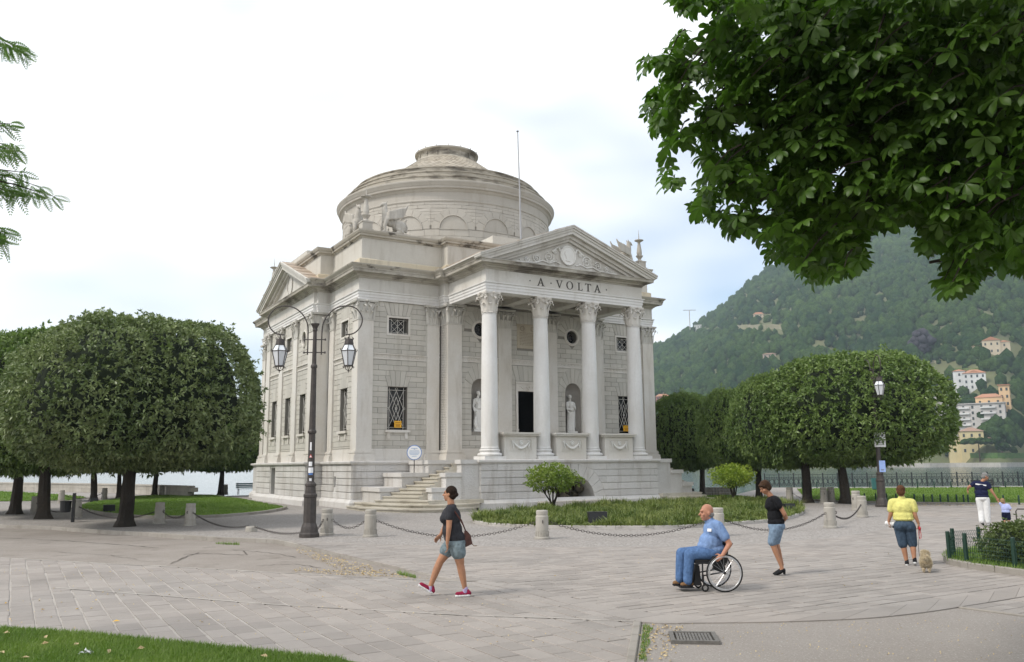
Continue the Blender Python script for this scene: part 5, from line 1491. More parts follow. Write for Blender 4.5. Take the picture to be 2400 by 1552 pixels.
def canopy(name, pts, rad, seed, mat, squash=1.0, base=None, two=True):
    rs = np.random.RandomState(seed); Vs, Fs, Rs = [], [], []; o_ = 0
    for (p, r) in zip(pts, rad):
        col_ = rs.rand()
        for q in range(2 if two else 1):
            vb, fb = iv1, if1
            v = vb * (1 + 0.55 * (rs.rand(len(vb), 1) - 0.45))
            rr = r * (1.0 if q == 0 else 0.66)
            off = np.array([0, 0, r * 0.62]) if q == 0 else np.array([rs.uniform(-0.8, 0.8) * r, rs.uniform(-0.8, 0.8) * r, r * rs.uniform(0.2, 0.8)])
            v = v * np.array([rr, rr, rr * squash * rs.uniform(0.8, 1.25)]) + np.array(p) + off
            Vs.append(v); Fs.append(fb + o_); Rs.append(np.full(len(fb), col_)); o_ += len(v)
    me = np_mesh(name, np.concatenate(Vs), np.concatenate(Fs), mat, np.concatenate(Rs), smooth=False)
    return link(name, me)
rs = np.random.RandomState(5); pts, rad = [], []
tries = 0
while len(pts) < 9500 and tries < 90000:
    tries += 1
    px = rs.uniform(1490, 2640); t_ = rs.rand() ** 0.8
    if t_ < 0.012: continue
    p = terr(px, t_); q = proj(p + Vector((0, 0, 5)))
    if any(abs(q[0] - cx_) < w_ and abs(q[1] - cy_) < h_ for cx_, cy_, w_, h_ in CLEAR) and rs.rand() < 0.93: continue
    pts.append(p); rad.append((2.3 + 3.6 * rs.rand() ** 1.6) * (0.9 if t_ < 0.2 else 1.0))
tag(canopy('hill_woodland', pts, rad, 8, M_WOOD, 1.15, two=False), 'dense green woodland covering the hillside across the lake', 'woodland', kind='stuff')
M_MEADOW = gmat('terrace_grass', (0.17, 0.21, 0.075), (0.12, 0.16, 0.05), fine=0.6, big=0.05, bstr=0.2)
# far shore wall
sm = MB()
for i in range(60):
    a, b_ = [terr(2000 + 15 * (i + q), 0.0) for q in (0, 1)]
    d = dir_of(2000 + 15 * i) * -3.0
    sm.box(0, 1, 0, 1, 0, 1, Matrix(((b_.x - a.x, -d.x, 0, a.x + d.x), (b_.y - a.y, -d.y, 0, a.y + d.y), (0, 0, 2.6, -1.3), (0, 0, 0, 1))))
tag(sm.build('far_quay', stone('far_stone', (0.50, 0.47, 0.42), dirt_amt=0.3, bstr=0)), kind='structure')
# ---- houses on the hill -------------------------------------------------------
M_RED = stone('far_roof_tile', (0.46, 0.20, 0.115), (0.40, 0.23, 0.15), dirt_amt=0.2, bstr=0, big=0.1)
M_BRN = stone('far_roof_brown', (0.36, 0.23, 0.17), (0.30, 0.20, 0.15), dirt_amt=0.2, bstr=0, big=0.1)
def wallm(n, c): return stone(n, c, dirt_amt=0.15, bstr=0, big=0.1)
M_SHUT = plain('far_shutter', (0.05, 0.06, 0.06), 0.6)
def house(name, x0, x1, y_top, y_bot, mat, roof, label, storeys, bays, rtype='hip', yaw=0.15, depth=0.7, wings=(), rz=0.16, group='houses on the hillside', flat=False, cat='house'):
    """pixel box of the front; stands on the hill where its foot is seen"""
    cx_ = (x0 + x1) / 2
    p, t_ = hit(cx_, y_bot)
    dist = math.hypot(p.x, p.y); k = dist / FPX
    w = (x1 - x0) * k; h = (y_bot - y_top) * k * 1.03
    a = math.atan2(p.x, p.y)
    o = thing(name, p, -a + yaw, label, cat, group)
    def blk(bx, bw, bd, bh, st, nb, rt, wm_=mat, by=0.0):
        rh = bw * rz if rt else 0
        wh = bh - rh
        mb = MB(); mb.box(bx - bw / 2, bx + bw / 2, by, by + bd, -6, wh); wo = mb.build('wall', wm_, o)
        if rt == 'hip':
            r = MB(); e = 0.6
            A = [(bx - bw / 2 - e, by - e, wh), (bx + bw / 2 + e, by - e, wh), (bx + bw / 2 + e, by + bd + e, wh), (bx - bw / 2 - e, by + bd + e, wh)]
            ridge = max(0.0, (bw - bd) / 2)
            T_ = [(bx - ridge, by + bd / 2, wh + rh), (bx + ridge + 0.05, by + bd / 2, wh + rh)]
            r.add(A + T_, [(0, 1, 5, 4), (1, 2, 5), (2, 3, 4, 5), (3, 0, 4), (3, 2, 1, 0)]); r.build('roof', roof, o)
        elif rt == 'gable':
            r = MB(); e = 0.5
            r.prism([(bx - bw / 2 - e, wh - 0.2), (bx + bw / 2 + e, wh - 0.2), (bx, wh + rh)], by - e, by + bd + e, lambda x, z, t: (x, t, z)); r.build('roof', roof, o)
        else:
            r = MB(); r.box(bx - bw / 2 - 0.4, bx + bw / 2 + 0.4, by - 0.8, by + bd + 0.4, wh, wh + 0.5); r.build('roof', roof, o)
        for s_ in range(st):
            for b_ in range(nb):
                wx = bx - bw / 2 + bw * (b_ + 0.5) / nb; wz = wh * (s_ + 0.45) / st
                ww, wh2 = min(1.1, bw / nb * 0.42), min(1.8, wh / st * 0.5)
                m2 = MB(); m2.box(wx - ww / 2, wx + ww / 2, by - 0.12, by + 0.3, wz - wh2 / 2, wz + wh2 / 2); m2.build('window', M_SHUT, wo)
        for s_ in range(st):                         # flank windows
            for q in (-1, 1):
                wz = wh * (s_ + 0.45) / st; m2 = MB()
                xx = bx + q * bw / 2
                m2.box(xx - 0.12, xx + 0.12, by + bd * 0.4, by + bd * 0.4 + 1.0, wz - 0.8, wz + 0.8); m2.build('window', M_SHUT, wo)
        return wo, wh
    blk(0, w * (1 if not wings else wings[0]), w * depth * 0.6, h, storeys, bays, rtype)
    for (bx, bw, bh, st, nb, rt) in (wings[1:] if wings else ()):
        blk(bx * w, bw * w, w * depth * 0.5, bh * h, st, nb, rt, by=1.0)
    return o, w, h
cream = wallm('far_cream', (0.62, 0.52, 0.38)); yel = wallm('far_yellow', (0.68, 0.57, 0.32)); wht = wallm('far_white', (0.70, 0.70, 0.68)); gry = wallm('far_grey', (0.55, 0.52, 0.49)); orn = wallm('far_orange', (0.68, 0.47, 0.27)); pnk = wallm('far_pink', (0.50, 0.40, 0.33)); redw = wallm('far_redwall', (0.42, 0.20, 0.17))
house('villa', 2241, 2327, 1011, 1064, yel, M_BRN, 'yellow lakeside villa with brown hipped roofs behind an umbrella pine', 3, 3, 'hip', 0.1, 0.7, (0.5, (-0.37, 0.26, 0.66, 2, 1, 'hip'), (0.36, 0.32, 0.68, 2, 2, 'hip')), 0.2)
ap, w, h = house('apartment_block', 2253, 2352, 955, 1000, gry, gry, 'long grey apartment block with white balconies below the orange house', 4, 6, None, -0.12, 0.4, cat='apartment block')
for s_ in range(4):
    for q in (-0.28, 0.2):
        m2 = MB(); z = h * (s_ + 0.18) / 4; m2.box(q * w - w * 0.14, q * w + w * 0.14, -1.2, 0.05, z, z + 0.9); m2.build('balcony', wht, ap)
house('house', 2299, 2366, 930, 972, orn, M_RED, 'orange house with red roof and a square tower on its right', 2, 3, 'hip', -0.1, 0.6, (0.72, (0.42, 0.28, 1.35, 4, 2, None)), 0.16)
house('chalet', 2266, 2341, 872, 913, wht, M_RED, 'white chalet with dark timbering and orange red roofs', 3, 4, 'hip', 0.05, 0.6, (0.55, (-0.36, 0.3, 1.05, 3, 1, 'hip'), (0.0, 0.24, 0.95, 3, 1, 'gable')), 0.2, cat='chalet')
house('villa', 2319, 2384, 795, 830, cream, M_RED, 'cream villa with orange roofs highest on the right of the hill', 2, 3, 'gable', 0.12, 0.7, (0.5, (-0.38, 0.28, 0.62, 1, 1, 'hip'), (0.36, 0.32, 0.8, 2, 1, 'hip')), 0.22)
house('house', 2206, 2236, 931, 985, gry, M_BRN, 'tall grey house half hidden behind the large clipped tree', 4, 2, 'hip', 0.1, 0.8, (), 0.15)
house('stone_house', 1804, 1832, 828, 848, pnk, M_BRN, 'small square stone house alone in the woods', 2, 3, 'hip', 0.05, 0.8, (), 0.1)
house('farmhouse', 1786, 1808, 732, 749, cream, M_RED, 'small cream farmhouse with red roof above a terrace wall near the ridge', 2, 2, 'hip', 0.0, 0.8, (), 0.22)
house('pavilion', 1543, 1574, 924, 946, redw, M_RED, 'dark red tiered house low on the hill beside the temple corner', 2, 3, 'hip', 0.0, 0.8, (), 0.2)
house('long_shed', 1642, 1672, 762, 770, wht, wht, 'long low white shed on the ridge beside the crane', 1, 5, None, 0.0, 0.4, (), 0.1, cat='shed')
# terrace walls
def terrace(px0, px1, py, hgt, mat, label):
    pts_ = [hit(px0 + (px1 - px0) * i / 8, py + (3 if i % 2 else -1) * 0.5)[0] for i in range(9)]
    mb = MB()
    for a, b_ in zip(pts_[:-1], pts_[1:]):
        d = Vector((a.x, a.y, 0)).normalized() * 2
        mb.add([(a.x, a.y, a.z - 3), (b_.x, b_.y, b_.z - 3), (b_.x, b_.y, b_.z + hgt), (a.x, a.y, a.z + hgt), (a.x + d.x, a.y + d.y, a.z - 3), (b_.x + d.x, b_.y + d.y, b_.z - 3), (b_.x + d.x, b_.y + d.y, b_.z + hgt), (a.x + d.x, a.y + d.y, a.z + hgt)], [(0, 1, 2, 3), (3, 2, 6, 7), (5, 4, 7, 6)])
    o = mb.build('terrace_wall', mat)
    return tag(o, label, 'terrace wall', 'terrace walls on the hill')
tw = stone('terrace_stone', (0.36, 0.32, 0.24), (0.26, 0.25, 0.15), dirt_amt=0.4, bstr=0, big=0.05)
terrace(1735, 1860, 771, 5, tw, 'long stone terrace wall below the farmhouse near the ridge')
terrace(2165, 2225, 852, 2.5, tw, 'short stone terrace wall left of the white chalet')
terrace(2245, 2330, 868, 1.6, M_MEADOW, 'narrow green terrace step just above the white chalet')
terrace(2160, 2230, 838, 1.6, M_MEADOW, 'narrow green terrace step under the dark purple tree')
# crane on the ridge
cp, _ = hit(1631, 783)
cr_o = thing('tower_crane', cp, 0, 'thin tower crane standing on the left end of the ridge', 'crane')
k_ = math.hypot(cp.x, cp.y) / FPX
mb = MB(); mb.cbox((0, 0, 27 * k_), (1.1, 1.1, 56 * k_)); mb.build('mast', gry, cr_o)
mb = MB(); mb.cbox((0, 0, 55 * k_ + 0.8), (30 * k_, 0.9, 0.9)); mb.build('jib', gry, cr_o)
# single trees that stand out on the hill
M_PURP = leafmat('copper_beech', (0.018, 0.018, 0.026), (0.035, 0.03, 0.04), 0.0, 0.8, 0.05)
M_TRUNKF = plain('far_trunk', (0.10, 0.075, 0.05), 0.9)
def far_tree(name, px, py_bot, py_top, wpx, mat, label, seed, flat=False, cat='tree'):
    p, _ = hit(px, py_bot); k = math.hypot(p.x, p.y) / FPX; h = (py_bot - py_top) * k; r = wpx * k / 2
    o = thing(name, p, 0, label, cat, 'single trees on the far shore')
    mb = MB(); mb.tube([(0, 0, -2), (0.1, 0, h * 0.4), (0, 0.1, h * 0.8)], [h * 0.035, h * 0.03, h * 0.015], 6); mb.build('trunk', M_TRUNKF, o)
    rs = np.random.RandomState(seed); P_, R_ = [], []
    for i in range(46):
        a, q = rs.uniform(0, 6.28), math.sqrt(rs.rand())
        if flat: z = h * (0.72 + 0.2 * math.sqrt(max(0, 1 - q * q)) * rs.rand()); rr = r * 0.24
        else:
            zz = rs.uniform(0.2, 0.95); z = h * zz; q *= math.sin(math.pi * min(0.95, zz * 0.85 + 0.1)); rr = r * 0.33
        P_.append((q * r * 0.85 * math.cos(a), q * r * 0.85 * math.sin(a), z - rr * 0.6)); R_.append(rr)
    c = canopy('crown', P_, R_, seed + 1, mat, 0.5 if flat else 1.0, two=False); c.parent = o
far_tree('copper_beech', 2186, 834, 780, 52, M_PURP, 'dark purple copper beech standing out on the hillside', 31)
far_tree('umbrella_pine', 2298, 1078, 1030, 62, M_WOOD, 'flat topped umbrella pine in front of the yellow villa', 32, True)
far_tree('shore_tree', 2233, 1072, 1039, 38, M_WOOD, 'round dark shore tree left of the yellow villa', 33)
far_tree('shore_tree', 2352, 1066, 1014, 34, M_WOOD, 'tall pale shore tree right of the yellow villa', 34)
far_tree('shore_tree', 2222, 915, 893, 18, M_PURP, 'small dark tree between the chalet and the clipped tree', 35)
# hedge on the far shore
mb = MB()
for i in range(10):
    a, b_ = hit(2245 + 16 * i, 1071)[0], hit(2245 + 16 * (i + 1), 1071)[0]
    mb.add([(a.x, a.y, a.z - 1), (b_.x, b_.y, b_.z - 1), (b_.x, b_.y, b_.z + 2.2), (a.x, a.y, a.z + 2.2), (a.x * 1.004, a.y * 1.004, a.z + 2.2), (b_.x * 1.004, b_.y * 1.004, b_.z + 2.2)], [(0, 1, 2, 3), (3, 2, 5, 4)])
tag(mb.build('shore_hedge', leafmat('far_hedge', (0.06, 0.12, 0.03), (0.12, 0.2, 0.05), 0, 0.9, 0.5)), 'clipped green hedge along the far shore below the villa', 'hedge')
# ================================================================== trees and shrubs near by
M_BARK = stone('dark_bark', (0.050, 0.040, 0.030), (0.032, 0.026, 0.02), dirt_amt=0.3, bscale=9, bstr=1.0, bdist=0.05)
M_HOLM = leafmat('holm_leaf', (0.065, 0.105, 0.032), (0.27, 0.32, 0.14), 0.18, 0.42, 0.7)
M_HOLM2 = leafmat('holm_leaf_fresh', (0.062, 0.115, 0.026), (0.22, 0.30, 0.085), 0.2, 0.42, 0.7)
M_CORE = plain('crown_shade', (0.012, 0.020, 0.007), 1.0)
def trunk_mesh(h, r, lean, seed):
    R_ = random.Random(seed); mb = MB(); n = 12; L_ = 9; vs_ = []
    for j in range(L_ + 1):
        u = j / L_; rr = r * (1.0 + 0.55 * max(0, 1 - u * 5) ** 2 - 0.28 * u); cx_ = lean[0] * u; cy_ = lean[1] * u
        for i in range(n):
            a = 2 * math.pi * i / n; q = rr * (1 + 0.13 * math.sin(3 * a + j * 0.3 + seed) + R_.uniform(-0.05, 0.05))
            vs_.append((cx_ + q * math.cos(a), cy_ + q * math.sin(a), -0.05 + h * u))
    mb.add(vs_, [(j * n + i, j * n + (i + 1) % n, (j + 1) * n + (i + 1) % n, (j + 1) * n + i) for j in range(L_) for i in range(n)])
    for k in range(6):                               # limbs into the crown
        a = 2 * math.pi * k / 6 + R_.uniform(-0.3, 0.3); d = Vector((math.cos(a), math.sin(a), 0))
        p0 = Vector((lean[0], lean[1], h - 0.35))
        mb.tube([p0, p0 + d * 0.5 + Vector((0, 0, 0.5)), p0 + d * 1.5 + Vector((0, 0, 1.3)), p0 + d * 2.4 + Vector((0, 0, 2.4))], [r * 0.5, r * 0.36, r * 0.22, 0.03], 6)
    return mb.mesh('trunk')
def crown_shape(d, rx, rz_up, rz_dn):
    """radius of the clipped dome along unit directions d (n,3)"""
    rz = np.where(d[:, 2] > 0, rz_up, rz_dn)
    p = 2.6
    return (np.abs(d[:, 0] / rx) ** p + np.abs(d[:, 1] / rx) ** p * 0 + np.abs(d[:, 1] / rx) ** p + np.abs(d[:, 2] / rz) ** p) ** (-1 / p)
def crown_mesh(rx, rup, rdn, ntuft, leaf, seed, mat):
    """tufts of narrow leaves all over a clipped dome, on a dark inner mass"""
    rs = np.random.RandomState(seed)
    d = rs.normal(size=(ntuft, 3)); d[:, 2] = np.where(d[:, 2] < 0, d[:, 2] * 0.7, d[:, 2]); d /= np.linalg.norm(d, axis=1)[:, None]
    R_ = crown_shape(d, rx, rup, rdn)
    low = np.array([mnoise.noise(Vector(x) * 2.1 + Vector((seed, 0, 0))) for x in d]); mid = np.array([mnoise.noise(Vector(x) * 6.5 + Vector((0, seed, 0))) for x in d])
    dep = rs.rand(ntuft) ** 2.2
    c = d * (R_ * (1 + 0.10 * low + 0.06 * mid))[:, None] - d * (dep * 0.42)[:, None] + rs.normal(size=(ntuft, 3)) * 0.05
    stray = rs.rand(ntuft) < 0.05; c += d * (stray * rs.rand(ntuft) * 0.36)[:, None]
    nl = 8; N = ntuft * nl
    ax = d + rs.normal(size=(ntuft, 3)) * 0.45; ax[:, 2] += 0.25; ax /= np.linalg.norm(ax, axis=1)[:, None]
    cc = np.repeat(c, nl, 0); aa = np.repeat(ax, nl, 0)
    dl = aa * rs.uniform(0.1, 1.0, (N, 1)) + rs.normal(size=(N, 3)) * 0.62; dl /= np.linalg.norm(dl, axis=1)[:, None]
    sd = np.cross(dl, rs.normal(size=(N, 3))); sd /= np.linalg.norm(sd, axis=1)[:, None]
    ln_ = (leaf * rs.uniform(0.7, 1.3, N))[:, None]; w = ln_ * 0.19
    drp = np.array([0, 0, -1.0]) * ln_ * 0.14
    V = np.stack([cc, cc + dl * ln_ * 0.5 + sd * w, cc + dl * ln_ + drp, cc + dl * ln_ * 0.5 - sd * w], 1).reshape(-1, 3)
    F = np.arange(N * 4).reshape(-1, 4)
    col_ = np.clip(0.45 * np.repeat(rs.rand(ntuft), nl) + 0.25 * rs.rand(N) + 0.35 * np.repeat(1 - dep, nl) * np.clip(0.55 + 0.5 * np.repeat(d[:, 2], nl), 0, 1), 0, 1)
    me = np_mesh('crown', V, F, mat, col_)
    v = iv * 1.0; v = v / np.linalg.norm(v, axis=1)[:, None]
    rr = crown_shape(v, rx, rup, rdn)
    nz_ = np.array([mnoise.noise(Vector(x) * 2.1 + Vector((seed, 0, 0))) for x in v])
    core = np_mesh('crown_shade_core', v * (rr * (0.86 + 0.10 * nz_))[:, None], iff, M_CORE)
    return me, core
CR = [crown_mesh(4.5, 3.35, 2.05, 11500, 0.165, 21, M_HOLM), crown_mesh(4.2, 3.1, 1.95, 8000, 0.19, 22, M_HOLM2)]
TR = [trunk_mesh(2.3, 0.27, (0.12, 0.05), 1), trunk_mesh(2.3, 0.23, (-0.08, 0.1), 2)]
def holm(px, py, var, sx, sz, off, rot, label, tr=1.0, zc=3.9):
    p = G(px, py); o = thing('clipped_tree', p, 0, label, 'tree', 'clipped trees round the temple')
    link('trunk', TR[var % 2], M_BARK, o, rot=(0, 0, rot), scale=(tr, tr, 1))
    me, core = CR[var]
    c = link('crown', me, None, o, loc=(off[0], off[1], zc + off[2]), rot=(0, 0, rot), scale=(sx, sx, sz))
    k = link('crown_shade_core', core, None, c)
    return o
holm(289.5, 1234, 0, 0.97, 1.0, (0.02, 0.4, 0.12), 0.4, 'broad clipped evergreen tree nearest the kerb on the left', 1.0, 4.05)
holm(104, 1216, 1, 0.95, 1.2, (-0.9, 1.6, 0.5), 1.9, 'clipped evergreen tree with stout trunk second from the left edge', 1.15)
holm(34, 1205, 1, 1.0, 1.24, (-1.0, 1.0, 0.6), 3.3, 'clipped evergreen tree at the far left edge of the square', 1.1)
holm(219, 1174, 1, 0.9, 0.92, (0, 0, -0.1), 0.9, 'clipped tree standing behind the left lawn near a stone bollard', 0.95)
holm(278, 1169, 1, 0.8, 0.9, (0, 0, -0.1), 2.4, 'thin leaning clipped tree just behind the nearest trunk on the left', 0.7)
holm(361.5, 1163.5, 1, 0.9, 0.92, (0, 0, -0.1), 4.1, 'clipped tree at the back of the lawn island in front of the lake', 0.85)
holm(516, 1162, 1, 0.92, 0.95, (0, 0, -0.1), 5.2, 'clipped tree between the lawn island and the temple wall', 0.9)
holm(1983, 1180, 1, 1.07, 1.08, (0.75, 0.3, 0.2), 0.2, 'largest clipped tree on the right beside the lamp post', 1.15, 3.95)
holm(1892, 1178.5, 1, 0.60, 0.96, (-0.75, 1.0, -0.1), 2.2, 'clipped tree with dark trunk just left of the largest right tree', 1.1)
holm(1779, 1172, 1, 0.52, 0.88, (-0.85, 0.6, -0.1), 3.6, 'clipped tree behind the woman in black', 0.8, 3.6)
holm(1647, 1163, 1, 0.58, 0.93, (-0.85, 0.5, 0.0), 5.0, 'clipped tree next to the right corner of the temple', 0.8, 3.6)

# ---- small shrubs in the bed --------------------------------------------------
M_AZ = leafmat('shrub_leaf', (0.10, 0.17, 0.025), (0.27, 0.33, 0.06), 0.3, 0.45, 1.2)
M_AZ2 = leafmat('shrub_leaf_light', (0.16, 0.25, 0.025), (0.36, 0.42, 0.06), 0.35, 0.45, 1.2)
def shrub(px, py, w, h, mat, seed, label, stems=7):
    p = G(px, py); o = thing('shrub', p, 0, label, 'shrub', 'shrubs in the planted bed')
    R_ = random.Random(seed); mb = MB(); tips = []
    for k in range(stems):
        a = 2 * math.pi * k / stems + R_.uniform(-0.3, 0.3); d = Vector((math.cos(a), math.sin(a), 0)); s_ = R_.uniform(0.25, 0.75) * w / 2
        pts = [Vector((0, 0, -0.05)), d * 0.08 + Vector((0, 0, h * 0.18)), d * s_ * 0.5 + Vector((0, 0, h * 0.36)), d * s_ + Vector((0, 0, h * 0.62))]
        mb.tube(pts, [0.05, 0.04, 0.028, 0.012], 6); tips.append(pts[-1])
        for q in range(3):
            e = pts[2] + Vector((R_.uniform(-0.3, 0.3), R_.uniform(-0.3, 0.3), R_.uniform(0.25, 0.5))) * (h / 2)
            mb.tube([pts[2], pts[2].lerp(e, 0.5) + Vector((0.03, 0, 0.03)), e], [0.022, 0.015, 0.006], 5)
    mb.build('stem', M_BARK, o)
    rs = np.random.RandomState(seed); nt_ = 900
    d = rs.normal(size=(nt_, 3)); d /= np.linalg.norm(d, axis=1)[:, None]
    r = rs.rand(nt_) ** 0.4
    lump = np.array([mnoise.noise(Vector(x) * 2.2 + Vector((seed, 1, 0))) for x in d])
    c = d * np.array([w / 2, w / 2, h * 0.30])[None, :] * (r * (1 + 0.35 * lump))[:, None]; c[:, 2] += h * 0.68
    c[:, 2] = np.maximum(c[:, 2], h * 0.36 + 0.1 * rs.rand(nt_))
    nl = 7; N = nt_ * nl; cc = np.repeat(c, nl, 0) + rs.normal(size=(N, 3)) * 0.03
    dl = np.repeat(d, nl, 0) * 0.5 + rs.normal(size=(N, 3)) * 0.7; dl[:, 2] += 0.3; dl /= np.linalg.norm(dl, axis=1)[:, None]
    sd = np.cross(dl, rs.normal(size=(N, 3))); sd /= np.linalg.norm(sd, axis=1)[:, None]; ln_ = (0.10 * rs.uniform(0.7, 1.3, N))[:, None]
    V = np.stack([cc, cc + dl * ln_ * 0.5 + sd * ln_ * 0.27, cc + dl * ln_, cc + dl * ln_ * 0.5 - sd * ln_ * 0.27], 1).reshape(-1, 3)
    link('foliage', np_mesh('foliage', V, np.arange(N * 4).reshape(-1, 4), mat, np.clip(rs.rand(N) * 0.6 + 0.4 * np.repeat(r, nl) * np.repeat(rs.rand(nt_), nl), 0, 1)), None, o)
    return o
shrub(1296, 1199, 2.5, 2.15, M_AZ, 41, 'yellow green shrub with bare branching stems before the podium arch')
shrub(1721, 1180.5, 2.3, 2.05, M_AZ2, 42, 'bright lime shrub at the right end of the planted bed', 5)

# ---- horse chestnut over the top right corner ---------------------------------------
M_CHEST = leafmat('chestnut_leaf', (0.034, 0.080, 0.011), (0.10, 0.185, 0.026), 0.45, 0.45, 0.8)
M_CHESTO = leafmat('chestnut_leaf_single', (0.034, 0.080, 0.011), (0.10, 0.185, 0.026), 0.45, 0.45, 0.8, attr=False)
def palmate(seed):
    """one compound leaf: long obovate leaflets hanging from a stalk end at the origin"""
    R_ = random.Random(seed); vs_, fs = [], []
    nlf = R_.choice((5, 5, 6, 7))
    for k in range(nlf):
        a = (k - (nlf - 1) / 2) * (4.3 / nlf) + R_.uniform(-0.12, 0.12); ln_ = R_.uniform(0.125, 0.165) * (1 - 0.10 * abs(a))
        d = Vector((math.cos(a), math.sin(a), 0)); s_ = Vector((-d.y, d.x, 0)); drp = R_.uniform(0.35, 0.75)
        prof = [(0.0, 0.004, 0), (0.30, 0.10, -0.02), (0.55, 0.185, -0.08), (0.74, 0.21, -0.17), (0.90, 0.13, -0.28), (1.0, 0.01, -0.36)]
        b0 = len(vs_)
        for u, hw, z in prof:
            c = d * (u * ln_ * (1 - 0.2 * u * drp)) + Vector((0, 0, (z * drp * 1.5 + 0.04 * u) * ln_))
            e = 0.05 * ln_ * (1 if 0 < u < 1 else 0)
            vs_ += [tuple(c - s_ * hw * ln_ + Vector((0, 0, e))), tuple(c), tuple(c + s_ * hw * ln_ + Vector((0, 0, e)))]
        for i in range(len(prof) - 1):
            for q in (0, 1): fs.append((b0 + i * 3 + q, b0 + i * 3 + q + 1, b0 + (i + 1) * 3 + q + 1, b0 + (i + 1) * 3 + q))
    return np.array(vs_), np.array(fs)
PAL = [palmate(i) for i in range(6)]
def simple_leaf(seed):
    R_ = random.Random(seed); vs_, fs = [], []
    for k in range(5):
        a = (k - 2) * 0.86 + R_.uniform(-0.12, 0.12); ln_ = R_.uniform(0.13, 0.165); d = Vector((math.cos(a), math.sin(a), 0)); s_ = Vector((-d.y, d.x, 0)); b0 = len(vs_)
        vs_ += [(0, 0, 0), tuple(d * ln_ * 0.62 + s_ * ln_ * 0.2 - Vector((0, 0, 0.02))), tuple(d * ln_ * 0.92 - Vector((0, 0, 0.06))), tuple(d * ln_ * 0.62 - s_ * ln_ * 0.2 - Vector((0, 0, 0.02)))]
        fs.append((b0, b0 + 1, b0 + 2, b0 + 3))
    return np.array(vs_), np.array(fs)
SIM = [simple_leaf(i) for i in range(4)]
PALM = []
for v, f in PAL:
    me = np_mesh('leaf', v, f, M_CHESTO, np.zeros(len(f)), smooth=True); PALM.append(me)
ctree = thing('chestnut_tree', (8.9, 5.6, 0), 0, 'horse chestnut tree hanging large dark leaves into the top right corner', 'tree')
mb = MB(); mb.tube([(0, 0, -0.1), (0.05, 0, 1.2), (-0.1, 0.1, 2.6), (-0.2, 0.3, 4.4), (-0.3, 0.5, 7.0)], [0.42, 0.33, 0.30, 0.25, 0.12], 10); mb.build('trunk', M_BARK, ctree)
mb = MB()
CT = Vector((8.9, 5.6, 0))
LIMBS = [[(8.8, 5.9, 3.4), (7.9, 6.9, 4.4), (6.6, 7.9, 4.95), (5.0, 8.5, 5.25), (3.4, 8.6, 5.35), (2.4, 8.5, 5.2)], [(8.75, 5.9, 3.8), (7.6, 7.6, 4.4), (6.4, 9.2, 4.55), (5.2, 10.2, 4.5)], [(8.7, 5.9, 4.4), (7.2, 6.6, 5.8), (5.2, 7.0, 6.6), (3.4, 7.4, 6.7)], [(8.8, 6.0, 3.3), (8.2, 8.0, 3.9), (7.6, 9.6, 4.0), (7.0, 11.0, 3.9)], [(7.9, 6.9, 4.4), (6.8, 7.0, 4.4), (5.4, 7.6, 4.5)]]
for l_ in LIMBS:
    sc_ = smooth_curve([Vector(p) - CT for p in l_], 4); m_ = len(sc_)
    mb.tube(sc_, [0.07 * (1 - i / m_) + 0.014 for i in range(m_)], 7)
mb.build('limb', M_BARK, ctree)
k_ = 2400 / 2382
CHP = [(x * k_, y * k_) for x, y in ((1535, -40), (1600, 30), (1575, 70), (1560, 125), (1500, 130), (1478, 150), (1510, 190), (1505, 260), (1500, 285), (1545, 300), (1550, 360), (1540, 400), (1560, 440), (1600, 440), (1612, 490), (1660, 500), (1690, 550), (1720, 535), (1760, 525), (1790, 560), (1800, 600), (1840, 590), (1860, 620), (1885, 655), (1920, 640), (1960, 640), (2000, 625), (2010, 585), (1990, 545), (2030, 535), (2080, 520), (2130, 500), (2150, 520), (2155, 575), (2200, 590), (2210, 625), (2185, 665), (2215, 680), (2260, 660), (2290, 625), (2300, 590), (2340, 620), (2390, 630), (2480, 640), (2480, -40))]
rs = np.random.RandomState(77); leaves = []
HOLES = [(2205, 125, 16), (2255, 130, 10), (2295, 145, 12), (2360, 345, 22), (2325, 355, 10), (2190, 370, 14), (1790, 480, 16), (2200, 365, 12), (2110, 145, 7), (2390, 130, 9), (1700, 470, 12)]
def view_ok(p, m_=0.0):
    q = proj(p)
    if q[2] < 1.5: return None
    if -60 < q[0] < 2460 and -60 < q[1] < 1600:
        if not inside((q[0], q[1]), CHP): return False
        for hx, hy, hr in HOLES:
            if (q[0] - hx) ** 2 + (q[1] - hy) ** 2 < (hr + 9) ** 2: return False
        return True
    return None
tries = 0; seen = 0
while len(leaves) < 13500 and tries < 260000:
    tries += 1
    if rs.rand() < 0.72:                             # seen part: chosen along the line of sight, layered in depth
        px, py = 1480 + 950 * rs.rand() ** 0.72, rs.uniform(-40, 690)
        if not inside((px, py), CHP): continue
        depth = rs.uniform(6.2, 8.0 + 4.0 * min(1, max(0, px - 1560) / 500))
        p = C_P + ray(px, py).normalized() * depth
        if view_ok(p) is False: continue
        dark = min(1.0, max(0.0, (px - 1600) / 350.0)); edge_ = 1.0
        if depth > 7.4 and px < 1760 and rs.rand() < 0.72: continue
        if mnoise.noise(Vector((px * 0.012, py * 0.012, 2))) < -0.16 - 0.35 * dark: continue
    else:                                            # rest of the crown, unseen above and right, added to block sky light
        a, q, z = rs.uniform(0, 6.28), math.sqrt(rs.rand()), rs.uniform(4.3, 9.5)
        p = Vector((7.4 + 6.0 * q * math.cos(a), 4.6 + 6.6 * q * math.sin(a), z))
        if view_ok(p) is not None: continue
    leaves.append(p)
inner_pts = []
items = []
